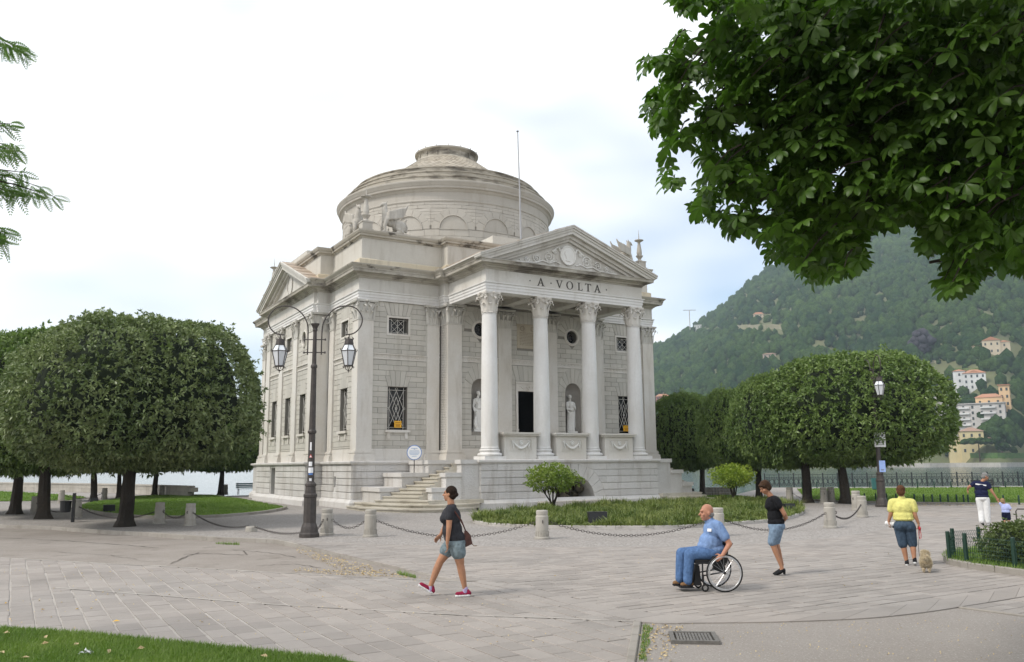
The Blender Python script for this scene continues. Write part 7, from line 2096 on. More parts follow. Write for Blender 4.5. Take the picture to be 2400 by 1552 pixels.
bench(GD(2308, 62), 0.3, 'dark bench before the railing beyond the man in navy', M_RAIL)
lb2 = thing('recycling_bin', GD(2050, 62), 0, 'teal litter bin by the railing left of the right lamp', 'litter bin')
mb = MB(); mb.lathe([(0.22, 0.25), (0.27, 0.3), (0.3, 0.95), (0.31, 1.0), (0.27, 1.0), (0.2, 0.5), (0, 0.5)], 14); mb.build('basket', M_TEAL, lb2)
mb = MB(); mb.tube([(0.33, 0, 0), (0.33, 0, 1.2)], 0.03, 6); mb.build('post', M_RAIL, lb2)
# ---- fenced planter with hedge at the right edge ------------------------------------------
pk_px = [(2212, 1318), (2222, 1325), (2258, 1333), (2300, 1339.5), (2400, 1353), (2600, 1378), (2700, 1330), (2560, 1290), (2400, 1289), (2300, 1294), (2236, 1301), (2213, 1310)]
pk = [Vector((*P2(*p), 0)) for p in pk_px]
pk_s = smooth_curve(pk, 3, True)
strip_stones(edging, [(p.x, p.y) for p in pk_s], 0.13, -0.02, 0.13, 0.62, 'edging_stone', M_KERB, closed=True, side=1)
pin = [(p.x, p.y) for p in pk_s]
sheet_poly('planter_soil', pin, 0.09, M_GRASS)
blades_o = tag(blades('planter_grass', pin, 14000, 0.08, 0.012, 0.09, M_BLADE, 12, 0.9), 'rough grass inside the fenced planter at right', 'grass')
tp_me = MB(); tp_me.lathe([(0.04, -0.05), (0.04, 0.555), (0.033, 0.57), (0, 0.572)], 10); tp_me = tp_me.mesh('fence_post')
tf = thing('planter_fence', G(2226, 1314, 0.09), 0, 'low green wire mesh fence round the planter at the right edge', 'fence')
O_ = Vector(tf.location)
posts = [G(2226, 1313, 0.09), G(2266, 1319, 0.09), G(2236.5, 1303.5, 0.09), G(2298, 1299, 0.09), G(2400, 1296, 0.09), G(2500, 1302, 0.09), G(2380, 1334, 0.09), G(2500, 1350, 0.09)]
for p in posts: link('post', tp_me, M_GREEN, tf, loc=p - O_)
def mesh_panel(a, b_, bend=0.0):
    mb = MB(); d = b_ - a; n = max(4, int(d.length / 0.055))
    for i in range(n + 1):
        p = a + d * (i / n) - O_; mb.tube([p + Vector((0, 0, 0.04)), p + Vector((0, 0, 0.36)), p + Vector((0.02, -0.03, 0.42)), p + Vector((0, 0, 0.52))], 0.0035, 3, caps=False)
    for k in range(7):
        z = 0.05 + 0.075 * k; mb.tube([a - O_ + Vector((0, 0, z)), b_ - O_ + Vector((0, 0, z))], 0.0038, 3, caps=False)
    mb.build('wire_mesh', M_GREEN, tf)
for i, j in ((2, 3), (3, 4), (4, 5), (0, 2), (0, 1), (1, 6), (6, 7)): mesh_panel(Vector(posts[i]), Vector(posts[j]))
hg = thing('hedge', G(2412, 1322, 0.09), 0, 'clipped dark green hedge bush at the right edge inside the planter', 'hedge')
me, core = crown_mesh(0.74, 0.36, 0.40, 2600, 0.06, 51, leafmat('hedge_leaf', (0.055, 0.09, 0.02), (0.13, 0.17, 0.05), 0.15, 0.5, 2.0))
c = link('foliage', me, None, hg, loc=(0.06, 0.12, 0.36)); link('inner_foliage', core, None, c)
mb = MB(); mb.tube([(0.05, 0.1, -0.05), (0.06, 0.12, 0.4)], [0.05, 0.03], 6); mb.build('stem', M_BARK, hg)
hr = MB(); hp = [G(2386, 1250), G(2386, 1250), G(2460, 1250), G(2460, 1250)]
hr.tube([hp[0], hp[0] + Vector((0, 0, 0.62)), hp[0] + Vector((0.05, 0, 0.68)), hp[2] + Vector((0, 0, 0.68)), hp[2]], 0.02, 6)
tag(hr.build('pipe_rail', M_IRON), 'low metal pipe rail just behind the hedge at the right edge', 'rail')
# ---- drain grate and small litter -----------------------------------------------------------
g0 = [G(1571, 1511), G(1686, 1513), G(1678, 1489), G(1571, 1488)]
gr = thing('drain_grate', (g0[0] + g0[2]) / 2, math.atan2((g0[1] - g0[0]).y, (g0[1] - g0[0]).x), 'square cast iron drain grate in the gravel', 'drain grate')
gw, gd = (g0[1] - g0[0]).length / 2, (g0[3] - g0[0]).length / 2
M_CAST = plain('cast_iron', (0.15, 0.14, 0.125), 0.65, var=0.3)
mb = MB()
for a in ((-gw, gw, -gd, -gd + 0.05), (-gw, gw, gd - 0.05, gd), (-gw, -gw + 0.05, -gd + 0.05, gd - 0.05), (gw - 0.05, gw, -gd + 0.05, gd - 0.05)): mb.box(*a, 0.0, 0.045)
mb.build('frame', M_CAST, gr)
n = 11
for i in range(n):
    x = -gw + 0.07 + (2 * gw - 0.14) * (i + 0.5) / n; mb = MB(); mb.box(x - 0.014, x + 0.014, -gd + 0.05, gd - 0.05, 0.015, 0.038); mb.build('bar', M_CAST, gr)
mb = MB(); mb.quad((-gw, -gd, 0.008), (gw, -gd, 0.008), (gw, gd, 0.008), (-gw, gd, 0.008)); mb.build('sump', M_BLACK, gr)
M_FALL = leafmat('fallen_leaf', (0.42, 0.30, 0.14), (0.62, 0.50, 0.28), 0.0, 0.8, 3.0)
M_FALLY = leafmat('fallen_leaf_yellow', (0.65, 0.36, 0.02), (0.75, 0.48, 0.05), 0.0, 0.7, 3.0, attr=False)
def leaf_geo(mb, p, a, l_, z):
    d = Vector((math.cos(a), math.sin(a), 0)); s_ = Vector((-d.y, d.x, 0))
    mb.add([tuple(p - d * l_ + Vector((0, 0, z + 0.004))), tuple(p + s_ * l_ * 0.55 + Vector((0, 0, z + 0.02))), tuple(p + d * l_ + Vector((0, 0, z + 0.006))), tuple(p - s_ * l_ * 0.55 + Vector((0, 0, z + 0.012)))], [(0, 1, 2, 3)])
mb = MB(); R_ = random.Random(4)
def litter(px_poly, n, s0, s1, z=0.02):
    q, _ = scatter(wpoly(px_poly), n, 17 + n)
    for x, y in q:
        mb.cur = R_.random(); leaf_geo(mb, Vector((x, y, 0)), R_.uniform(0, 6.3), R_.uniform(s0, s1), z)
litter([(690, 1290), (700, 1282), (960, 1348), (1075, 1364), (960, 1358), (820, 1345)], 420, 0.015, 0.04, -0.02)
litter([(700, 1332), (860, 1345), (960, 1357), (800, 1350), (680, 1342)], 160, 0.015, 0.035, 0.012)
litter([(0, 1318), (1100, 1372), (1480, 1470), (1480, 1550), (0, 1470)], 210, 0.008, 0.022)
litter([(1505, 1465), (1600, 1470), (1580, 1552), (1490, 1552)], 140, 0.01, 0.03, 0.008)
litter([(1600, 1465), (2400, 1455), (2400, 1552), (1600, 1552)], 150, 0.006, 0.016, 0.008)
litter([(2080, 1180), (2400, 1184), (2400, 1189), (2080, 1186)], 320, 0.03, 0.06, 0.02)
litter([(1100, 1292), (2300, 1300), (2300, 1400), (1300, 1380)], 90, 0.01, 0.022)
tag(mb.build('leaf_litter', M_FALL, attr=True), 'dry fallen leaves scattered along the kerb and paving', 'leaf litter', kind='stuff')
yl = [(272, 1461), (14, 1418), (22, 1456), (100, 1433), (180, 1432), (224, 1411)]
for k, (x, y) in enumerate(yl):
    m2 = MB(); p = G(x, y); leaf_geo(m2, Vector((0, 0, 0)), 0.4 + k, 0.05 if k == 0 else 0.028, 0.022); m2.r = [0.5]
    o = m2.build('fallen_leaf', M_FALLY, loc=(p.x, p.y, 0)); tag(o, 'largest yellow leaf lying on the pavers near the lawn' if k == 0 else 'small yellow leaf lying on the pavers at the far left', 'leaf', 'yellow leaves on the paving')
bl = [(15, 1486), (105, 1511), (255, 1530), (5, 1532), (60, 1544), (178, 1513), (107, 1496), (620, 1541), (330, 1522)]
M_FALLB = leafmat('fallen_leaf_brown', (0.40, 0.26, 0.12), (0.60, 0.48, 0.30), 0.0, 0.8, 3.0, attr=False)
for k, (x, y) in enumerate(bl):
    m2 = MB(); p = G(x, y, 0.05); leaf_geo(m2, Vector((0, 0, 0)), 0.9 * k, 0.045, 0.0); m2.r = [0.5]
    o = m2.build('dry_leaf', M_FALLB, loc=(p.x, p.y, 0.06), rot=(0.3, 0.2 * (k % 3), 0)); tag(o, 'dry brown leaf lying in the grass at the bottom left', 'leaf', 'dry leaves on the near lawn')
pa = MB(); p = G(208, 1530, 0.06)
for k in range(14):
    a, r_ = R_.uniform(0, 6.28), R_.uniform(0.0, 0.09); c = Vector((r_ * math.cos(a), r_ * 0.5 * math.sin(a), R_.uniform(0, 0.03))); v = [c + Vector((R_.uniform(-0.045, 0.045), R_.uniform(-0.04, 0.04), R_.uniform(-0.01, 0.03))) for _ in range(3)]
    pa.add(v, [(0, 1, 2)])
tag(pa.build('crumpled_paper', M_WHITE, loc=(p.x, p.y, 0.05)), 'scrap of crumpled white paper on the near lawn', 'paper')
tuft = wpoly([(508, 1265.5), (560, 1267.5), (562, 1269.5), (506, 1267)]); blades('kerb_weed', tuft, 220, 0.08, 0.01, -0.12, M_BLADE, 61, 1.2)
tuft2 = wpoly([(930, 1341), (975, 1352), (976, 1356), (935, 1346)]); blades('kerb_weed', tuft2, 160, 0.08, 0.009, -0.02, M_BLADE, 62, 1.2)
tuft3 = wpoly([(1508, 1468), (1516, 1466), (1530, 1476), (1520, 1490), (1524, 1510), (1512, 1530), (1516, 1552), (1497, 1552)]); blades('kerb_weed', tuft3, 650, 0.035, 0.006, 0.003, M_BLADE, 63, 1.4)
# ================================================================== figures: voxel-joined bodies
tmp_scene = bpy.data.scenes.new('tmp_figures')
def fuse(mb, voxel, it=4, name='body'):
    """one continuous skin round everything in mb"""
    me = mb.mesh('tmp'); ob = bpy.data.objects.new('tmp', me); tmp_scene.collection.objects.link(ob)
    r = ob.modifiers.new('r', 'REMESH'); r.mode = 'VOXEL'; r.voxel_size = voxel; r.use_smooth_shade = True
    if it:
        s = ob.modifiers.new('s', 'SMOOTH'); s.factor = 0.5; s.iterations = it
    with bpy.context.temp_override(scene=tmp_scene, view_layer=tmp_scene.view_layers[0]):
        dg = bpy.context.evaluated_depsgraph_get()
        out = bpy.data.meshes.new_from_object(ob.evaluated_get(dg))
    bpy.data.objects.remove(ob); bpy.data.meshes.remove(me)
    out.name = name
    out.polygons.foreach_set('use_smooth', [True] * len(out.polygons)); out.update()
    return out
def cap(mb, p0, r0, p1, r1, n=12):
    p0, p1 = Vector(p0), Vector(p1); d = (p1 - p0)
    if d.length < 1e-5: d = Vector((0, 0, 1e-4))
    d.normalize(); pts, rs_ = [], []
    for a in (-80, -55, -28, 0):
        q = D2R(a); pts.append(p0 + d * (r0 * math.sin(q))); rs_.append(max(1e-4, r0 * math.cos(q)))
    for a in (0, 28, 55, 80):
        q = D2R(a); pts.append(p1 + d * (r1 * math.sin(q))); rs_.append(max(1e-4, r1 * math.cos(q)))
    mb.tube(pts, rs_, n)
def chainc(mb, *pr):
    for (p0, r0), (p1, r1) in zip(pr[:-1], pr[1:]): cap(mb, p0, r0, p1, r1)
def ell(mb, c, r, M=None, n=14, m_=9):
    vs_ = []
    for j in range(m_ + 1):
        t_ = math.pi * j / m_
        for i in range(n):
            a = 2 * math.pi * i / n
            q = Vector((r[0] * max(0.002, math.sin(t_)) * math.cos(a), r[1] * max(0.002, math.sin(t_)) * math.sin(a), r[2] * math.cos(t_)))
            if M is not None: q = M @ q
            vs_.append(tuple(Vector(c) + q))
    fs = [(j * n + i, (j + 1) * n + i, (j + 1) * n + (i + 1) % n, j * n + (i + 1) % n) for j in range(m_) for i in range(n)]
    fs.append(tuple(range(n))); fs.append(tuple(m_ * n + i for i in range(n - 1, -1, -1)))
    mb.add(vs_, fs)
def head(mb, c, yaw, pitch, s=1.0, roll=0.0):
    """yaw 0 faces the camera (-y), positive turns the face towards +x"""
    R = Matrix.Rotation(yaw, 3, 'Z') @ Matrix.Rotation(pitch, 3, 'X') @ Matrix.Rotation(roll, 3, 'Y')
    P_ = lambda x, y, z: Vector(c) + R @ Vector((x, y, z)) * s
    e = lambda x, y, z, a, b_, d: ell(mb, P_(x, y, z), (a * s, b_ * s, d * s), R)
    e(0, 0.012, 0.03, 0.076, 0.096, 0.098); e(0, -0.03, -0.04, 0.060, 0.066, 0.075); e(0, -0.066, -0.096, 0.026, 0.022, 0.02)
    cap(mb, P_(0, -0.090, 0.012), 0.010 * s, P_(0, -0.118, -0.026), 0.0155 * s); e(0, -0.082, 0.034, 0.052, 0.018, 0.012)
    e(0, -0.094, -0.058, 0.024, 0.011, 0.007); e(0, -0.092, -0.071, 0.021, 0.011, 0.007)
    for q in (-1, 1):
        e(q * 0.078, 0.008, -0.008, 0.011, 0.022, 0.032); e(q * 0.04, -0.07, -0.028, 0.024, 0.022, 0.022)
    eyes = [tuple(P_(q * 0.031, -0.089, 0.012)) for q in (-1, 1)]
    return P_, R, eyes
def hand(mb, w, d, pn, s=1.0, curl=0.5, thumb=1):
    """wrist, finger direction, palm normal (towards which fingers curl)"""
    w, d, pn = Vector(w), Vector(d).normalized(), Vector(pn); pn = (pn - d * pn.dot(d)).normalized(); t_ = d.cross(pn)
    M = Matrix((t_, d, pn)).transposed()
    ell(mb, w + d * 0.045 * s, (0.040 * s, 0.052 * s, 0.018 * s), M)
    for i, (o, l_) in enumerate(((-0.030, 0.070), (-0.010, 0.080), (0.010, 0.075), (0.030, 0.058))):
        b_ = w + d * 0.082 * s + t_ * o * s
        k = b_ + (d * math.cos(curl * 0.7) + pn * math.sin(curl * 0.7)) * l_ * 0.5 * s
        e = k + (d * math.cos(curl * 1.9) + pn * math.sin(curl * 1.9)) * l_ * 0.5 * s
        chainc(mb, (b_, 0.0098 * s), (k, 0.0092 * s), (e, 0.0078 * s))
    b_ = w + d * 0.03 * s + t_ * (0.036 * thumb) * s
    k = b_ + (d * 0.55 + t_ * 0.7 * thumb + pn * 0.3).normalized() * 0.035 * s; e = k + (d * 0.85 + t_ * 0.2 * thumb + pn * 0.4).normalized() * 0.032 * s
    chainc(mb, (b_, 0.0125 * s), (k, 0.0105 * s), (e, 0.009 * s))
def shoe(up, sole, heel, toe, h=0.075, w=0.045):
    heel, toe = Vector(heel), Vector(toe); d = (toe - heel).normalized(); nrm = d.cross(Vector((0, 1, 0))); nrm = nrm if nrm.z > 0 else -nrm
    cap(up, heel + nrm * 0.035, w * 0.92, toe - d * 0.035 + nrm * 0.030, w * 0.78); cap(up, heel + nrm * 0.05 + d * 0.01, w * 0.85, heel + nrm * h + d * 0.03, w * 0.78)
    s_ = d.cross(nrm)
    for q in (-1, 1): cap(sole, heel + s_ * 0.014 * q + nrm * 0.006, 0.026, toe - d * 0.02 + s_ * 0.012 * q + nrm * 0.006, 0.024)
def skinm(name, c): return plain(name, c, 0.55, var=0.18, scale=9, spec=0.35)
def cloth(name, c, var=0.25, scale=14):
    mt = plain(name, c, 0.9, var=var, scale=scale, spec=0.15); t = mt.node_tree
    bump(t, t.nodes['Principled BSDF'], nse(t, pos(t, (1, 1, 0.55), True), 17, 3, 0.6), 0.9, 0.03)
    return mt
SK_TAN = skinm('skin_tan', (0.40, 0.20, 0.115)); SK_FAIR = skinm('skin_fair', (0.50, 0.27, 0.18)); SK_RED = skinm('skin_ruddy', (0.46, 0.22, 0.14))
HAIR_D = cloth('hair_dark', (0.028, 0.018, 0.013), 0.5, 60); HAIR_B = cloth('hair_brown', (0.06, 0.034, 0.02), 0.5, 60); HAIR_R = cloth('hair_auburn', (0.11, 0.05, 0.025), 0.5, 60); HAIR_G = cloth('hair_grey', (0.24, 0.235, 0.225), 0.4, 60); HAIR_L = cloth('hair_blond', (0.34, 0.23, 0.12), 0.4, 60)
C_BLACK = cloth('black_jersey', (0.013, 0.013, 0.015)); C_CHAR = cloth('charcoal_jersey', (0.040, 0.040, 0.045)); C_DENIM = cloth('denim_light', (0.20, 0.28, 0.38), 0.35, 22); C_DENIMG = cloth('denim_grey', (0.19, 0.24, 0.26), 0.35, 22); C_JEAN = cloth('blue_jeans', (0.095, 0.175, 0.34), 0.3, 16); C_POLO = cloth('blue_polo', (0.19, 0.29, 0.50), 0.2); C_YEL = cloth('yellow_tee', (0.70, 0.66, 0.22), 0.15); C_SLATE = cloth('slate_denim', (0.055, 0.085, 0.125), 0.35, 20); C_NAVY = cloth('navy_tee', (0.016, 0.020, 0.055)); C_WHITE = cloth('white_cotton', (0.74, 0.74, 0.73), 0.1); C_LILAC = cloth('striped_lilac', (0.42, 0.47, 0.75), 0.2); C_NVS = cloth('navy_shorts', (0.012, 0.014, 0.04)); C_SHOE = cloth('dark_shoe', (0.02, 0.02, 0.022)); C_MAG = cloth('magenta_canvas', (0.27, 0.018, 0.055)); C_SOCK = cloth('lavender_sock', (0.44, 0.36, 0.55)); C_TANL = cloth('tan_leather', (0.22, 0.125, 0.06)); C_BRN = plain('brown_leather', (0.095, 0.032, 0.022), 0.4, var=0.4); C_RED = plain('red_plastic', (0.55, 0.03, 0.04), 0.35); M_EYE = plain('eye', (0.02, 0.015, 0.012), 0.2)
VX = 0.0085
def person(p, label, rz=None):
    a = math.atan2(p.x, p.y)
    return thing('person', p, -a if rz is None else rz, label, 'person')
def wear(o, name, mb, mat, vx=0.011, it=5):
    me = fuse(mb, vx, it, name)
    if it >= 5 and name != 'hair':                   # keep the cloth clear of the skin
        n = len(me.vertices); co = np.empty(n * 3, np.float32); nn = np.empty(n * 3, np.float32); me.vertices.foreach_get('co', co); me.vertices.foreach_get('normal', nn); me.vertices.foreach_set('co', co + nn * 0.008); me.update()
    return link(name, me, mat, o)
def eyes_of(o, es, r=0.008):
    for e in es:
        mb = MB(); ell(mb, e, (r, r, r), None, 8, 6); mb.build('eye', M_EYE, o, smooth=True)

# ---- woman walking to the left ------------------------------------------------------------
pw = G(1061, 1397, 0.016)
w1 = person(pw, 'woman walking left in charcoal top, denim shorts and magenta sneakers')
b = MB()
P_, R_, es = head(b, (-0.048, 0.01, 1.585), D2R(-112), D2R(-4), 0.99)
cap(b, (-0.03, 0.0, 1.43), 0.058, (-0.045, 0.005, 1.52), 0.055)
for c_, r_ in (((-0.03, 0, 1.22), (0.135, 0.16, 0.17)), ((0.0, 0, 1.0), (0.135, 0.155, 0.2)), ((0.04, 0, 0.84), (0.14, 0.165, 0.12))): ell(b, c_, r_)
cap(b, (-0.03, -0.14, 1.335), 0.06, (-0.03, 0.14, 1.335), 0.06)
chainc(b, ((-0.05, -0.165, 1.33), 0.056), ((-0.062, -0.205, 1.075), 0.044), ((-0.088, -0.20, 0.83), 0.027)); hand(b, (-0.088, -0.20, 0.825), (0.10, 0.05, -1), (-1, 0.2, 0), 0.95, 0.55, 1)
chainc(b, ((-0.03, 0.165, 1.33), 0.055), ((-0.12, 0.21, 1.08), 0.043), ((-0.20, 0.18, 0.93), 0.027)); hand(b, (-0.20, 0.18, 0.93), (-0.65, -0.15, -0.65), (0.2, -1, -0.3), 0.95, 0.35, -1)
chainc(b, ((-0.03, 0.08, 0.78), 0.098), ((-0.10, 0.08, 0.67), 0.088), ((-0.20, 0.08, 0.53), 0.062), ((-0.265, 0.08, 0.38), 0.060), ((-0.355, 0.08, 0.14), 0.036), ((-0.35, 0.08, 0.09), 0.036))
chainc(b, ((0.07, -0.075, 0.77), 0.102), ((0.095, -0.08, 0.63), 0.090), ((0.12, -0.08, 0.485), 0.063), ((0.145, -0.08, 0.36), 0.061), ((0.19, -0.08, 0.13), 0.037), ((0.205, -0.08, 0.08), 0.036))
link('body', fuse(b, VX), SK_TAN, w1); eyes_of(w1, es)
b = MB(); e = lambda x, y, z, a, b_, d: ell(b, P_(x, y, z), (a, b_, d), R_)
e(0, 0.022, 0.045, 0.086, 0.099, 0.095); e(0, 0.05, -0.015, 0.075, 0.065, 0.075); e(0, 0.112, 0.0, 0.048, 0.036, 0.036); wear(w1, 'hair', b, HAIR_D, 0.009)
b = MB()
for c_, r_ in (((-0.03, 0, 1.22), (0.155, 0.178, 0.175)), ((-0.01, 0, 1.02), (0.155, 0.175, 0.18)), ((0.03, 0, 0.90), (0.165, 0.185, 0.125))): ell(b, c_, r_)
for q in (-1, 1):
    ell(b, (-0.135, 0.075 * q, 1.2), (0.07, 0.075, 0.07)); cap(b, (-0.05, 0.15 * q, 1.34), 0.066, (-0.055, 0.185 * q, 1.235), 0.062)
cap(b, (-0.03, -0.13, 1.345), 0.068, (-0.03, 0.13, 1.345), 0.068); ell(b, (-0.02, 0, 1.39), (0.075, 0.09, 0.04)); wear(w1, 'top', b, C_CHAR)
b = MB(); ell(b, (0.035, 0, 0.82), (0.168, 0.19, 0.115)); cap(b, (-0.03, 0.085, 0.77), 0.118, (-0.095, 0.085, 0.695), 0.112); cap(b, (0.07, -0.08, 0.77), 0.122, (0.09, -0.085, 0.675), 0.114); wear(w1, 'shorts', b, C_DENIMG)
for nm, hl, te, ak, y in (('shoe', (-0.335, 0.08, 0.045), (-0.545, 0.08, 0.165), (-0.352, 0.08, 0.13), 0), ('shoe', (0.255, -0.08, 0.016), (0.04, -0.08, 0.006), (0.20, -0.08, 0.12), 0)):
    u, s_ = MB(), MB(); shoe(u, s_, hl, te); so = wear(w1, 'shoe', u, C_MAG, 0.008, 3); wear(so, 'sole', s_, C_WHITE, 0.008, 2)
    k = MB(); cap(k, ak, 0.042, Vector(ak) - Vector((0, 0, 0.05)), 0.044); wear(w1, 'sock', k, C_SOCK, 0.009, 2)
bg_o = thing('handbag', pw, -math.atan2(pw.x, pw.y), 'brown leather shoulder bag behind the walking woman', 'handbag')
mb = MB(); mb.prism([(0.165, 0.735), (0.315, 0.80), (0.285, 0.93), (0.225, 1.0), (0.185, 1.0)], -0.03, 0.10, lambda x, z, t: (x, t, z)); mb.build('pouch', C_BRN, bg_o)
mb = MB(); mb.prism([(0.172, 0.86), (0.298, 0.875), (0.285, 0.94), (0.225, 1.008), (0.182, 1.008)], -0.04, -0.031, lambda x, z, t: (x, t, z)); mb.build('flap', C_BRN, bg_o)
mb = MB(); mb.tube([(0.205, 0.03, 1.0), (0.165, -0.09, 1.10), (0.10, -0.165, 1.22), (0.02, -0.165, 1.335), (-0.03, -0.10, 1.425)], 0.011, 5); mb.tube([(0.205, 0.06, 1.0), (0.14, 0.17, 1.16), (0.03, 0.18, 1.30), (-0.03, 0.0, 1.44), (-0.03, -0.10, 1.425)], 0.011, 5); mb.build('strap', C_BRN, bg_o)
mb = MB(); mb.tube([(0.30, 0.03, 0.80), (0.34, 0.03, 0.765), (0.385, 0.03, 0.765)], 0.006, 4); mb.build('loose_strap', C_TANL, bg_o)

# ---- man in a wheelchair --------------------------------------------------------------------
pc_ = G(1655.6, 1383, 0.016); CA = -math.atan2(pc_.x, pc_.y) + D2R(16)
wc = thing('wheelchair', pc_, CA, 'light black wheelchair rolling to the left on the court', 'wheelchair')
M_TYRE = plain('tyre', (0.012, 0.012, 0.012), 0.8); M_CHROME = plain('rim_metal', (0.62, 0.62, 0.62), 0.3, 0.7); M_NYL = plain('black_nylon', (0.014, 0.014, 0.015), 0.8)
def torus(mb, c, R0, r, n=36, k=8): mb.tube([(c[0] + R0 * math.cos(2 * math.pi * i / n), c[1], c[2] + R0 * math.sin(2 * math.pi * i / n)) for i in range(n)], r, k, closed=True)
for q in (-1, 1):
    c = (0.225, 0.29 * q, 0.30)
    mb = MB(); torus(mb, c, 0.287, 0.014); wo = mb.build('wheel', M_TYRE, wc, smooth=True)
    mb = MB(); torus(mb, c, 0.272, 0.010, 36, 6); mb.build('rim', M_CHROME, wo, smooth=True)
    mb = MB(); torus(mb, (c[0], c[1] + 0.03 * q, c[2]), 0.255, 0.009, 36, 6); mb.build('hand_rim', M_CHROME, wo, smooth=True)
    mb = MB()
    for i in range(20):
        a = 2 * math.pi * i / 20; a2 = a + (0.5 if i % 2 else -0.5); mb.tube([(c[0] + 0.02 * math.cos(a2), c[1] + 0.02 * (1 if i % 4 < 2 else -1), c[2] + 0.02 * math.sin(a2)), (c[0] + 0.27 * math.cos(a), c[1], c[2] + 0.27 * math.sin(a))], 0.0016, 3)
    mb.build('spokes', M_CHROME, wo)
    mb = MB(); mb.tube([(c[0], c[1] - 0.035, c[2]), (c[0], c[1] + 0.035, c[2])], 0.022, 10); mb.build('hub', M_BLACK, wo)
    cc = (-0.075, 0.20 * q, 0.062)
    mb = MB(); torus(mb, cc, 0.048, 0.014, 20, 8); co = mb.build('caster', M_TYRE, wc, smooth=True)
    mb = MB()
    for i in range(3):
        a = i * math.pi / 3; mb.tube([(cc[0] - 0.04 * math.cos(a), cc[1], cc[2] - 0.04 * math.sin(a)), (cc[0] + 0.04 * math.cos(a), cc[1], cc[2] + 0.04 * math.sin(a))], 0.008, 4)
    mb.build('caster_spokes', M_CHROME, co)
    mb = MB(); mb.tube([(cc[0], cc[1] + 0.03, cc[2]), (cc[0] - 0.02, cc[1] + 0.03, 0.15), (cc[0] - 0.03, cc[1], 0.17)], 0.011, 6); mb.tube([(cc[0] - 0.03, cc[1], 0.16), (cc[0] - 0.03, cc[1], 0.27)], 0.02, 8); mb.build('fork', M_BLACK, co)
    mb = MB(); y = 0.19 * q
    mb.tube([(0.33, y, 0.74), (0.30, y, 0.47), (0.28, y, 0.42), (-0.10, y, 0.45), (-0.22, y, 0.43), (-0.27, y * 0.75, 0.15), (-0.30, y * 0.7, 0.085)], 0.013, 7)
    mb.tube([(0.225, y, 0.30), (0.24, y, 0.42)], 0.016, 7); mb.tube([(0.225, y, 0.30), (-0.10, y, 0.25)], 0.012, 7); mb.tube([(-0.10, y, 0.45), (-0.105, y, 0.20)], 0.013, 7); mb.build('frame', M_BLACK, wc)
    mb = MB(); mb.tube([(0.33, y, 0.74), (0.41, y, 0.745)], 0.014, 7); mb.build('push_handle', M_BLACK, wc)
mb = MB(); mb.tube([(0.225, -0.30, 0.30), (0.225, 0.30, 0.30)], 0.014, 8); mb.build('axle', M_BLACK, wc)
mb = MB(); mb.box(-0.21, 0.30, -0.19, 0.19, 0.44, 0.50); mb.build('seat', M_NYL, wc)
mb = MB(); mb.prism([(0.30, 0.46), (0.325, 0.76), (0.345, 0.76), (0.32, 0.46)], -0.185, 0.185, lambda x, z, t: (x, t, z)); mb.build('backrest', M_NYL, wc)
mb = MB(); mb.prism([(0.06, 0.56), (0.30, 0.56), (0.25, 0.42), (0.27, 0.30), (0.08, 0.34), (0.04, 0.45)], -0.235, -0.21, lambda x, z, t: (x, t, z)); mb.build('side_guard', M_NYL, wc)
mb = MB(); mb.box(-0.46, -0.24, -0.16, 0.16, 0.055, 0.07); mb.tube([(-0.30, -0.13, 0.085), (-0.46, -0.15, 0.065), (-0.46, 0.15, 0.065), (-0.30, 0.13, 0.085)], 0.012, 6); mb.build('footrest', M_BLACK, wc)
mb = MB(); mb.prism([(-0.24, 0.09), (-0.12, 0.10), (-0.14, 0.40), (-0.20, 0.42)], -0.15, 0.15, lambda x, z, t: (x, t, z)); mb.build('calf_bag', M_NYL, wc)
mn = person(pc_, 'bald man in light blue polo and jeans sitting in the wheelchair', CA)
b = MB()
P_, R_, es = head(b, (0.055, -0.02, 1.235), D2R(-84), D2R(2), 1.10)
cap(b, (0.115, 0, 1.06), 0.065, (0.075, -0.01, 1.17), 0.062)
for c_, r_ in (((0.16, 0, 0.95), (0.135, 0.185, 0.16)), ((0.12, 0, 0.76), (0.16, 0.175, 0.18)), ((0.17, 0, 0.62), (0.16, 0.18, 0.11))): ell(b, c_, r_)
for q in (-1, 1):
    chainc(b, ((0.19, 0.19 * q, 1.03), 0.062), ((0.335, 0.27 * q, 0.75), 0.046), ((0.20, 0.30 * q, 0.575), 0.031)); hand(b, (0.20, 0.305 * q, 0.575), (-0.9, 0.05 * q, -0.55), (0, -q, -0.35), 1.05, 0.75, q)
for y, kx, ax_ in ((-0.10, -0.28, -0.325), (0.10, -0.36, -0.40)):
    chainc(b, ((0.14, y, 0.58), 0.09), ((kx, y, 0.575), 0.07), ((ax_, y, 0.16), 0.045))
link('body', fuse(b, VX), SK_RED, mn); eyes_of(mn, es, 0.009)
b = MB(); ell(b, P_(0, 0.05, -0.03), (0.088, 0.066, 0.055), R_); wear(mn, 'hair', b, HAIR_G, 0.009)
b = MB()
for c_, r_ in (((0.16, 0, 0.95), (0.155, 0.205, 0.17)), ((0.105, 0, 0.76), (0.185, 0.20, 0.17)), ((0.06, 0, 0.70), (0.17, 0.18, 0.11)), ((0.16, 0, 0.65), (0.18, 0.20, 0.10))): ell(b, c_, r_)
cap(b, (0.16, -0.155, 1.05), 0.072, (0.16, 0.155, 1.05), 0.072); cap(b, (0.12, 0, 1.05), 0.085, (0.105, 0, 1.095), 0.078)
for q in (-1, 1): cap(b, (0.19, 0.185 * q, 1.03), 0.078, (0.275, 0.235 * q, 0.86), 0.074)
wear(mn, 'polo_shirt', b, C_POLO)
b = MB(); ell(b, (0.17, 0, 0.60), (0.17, 0.195, 0.10))
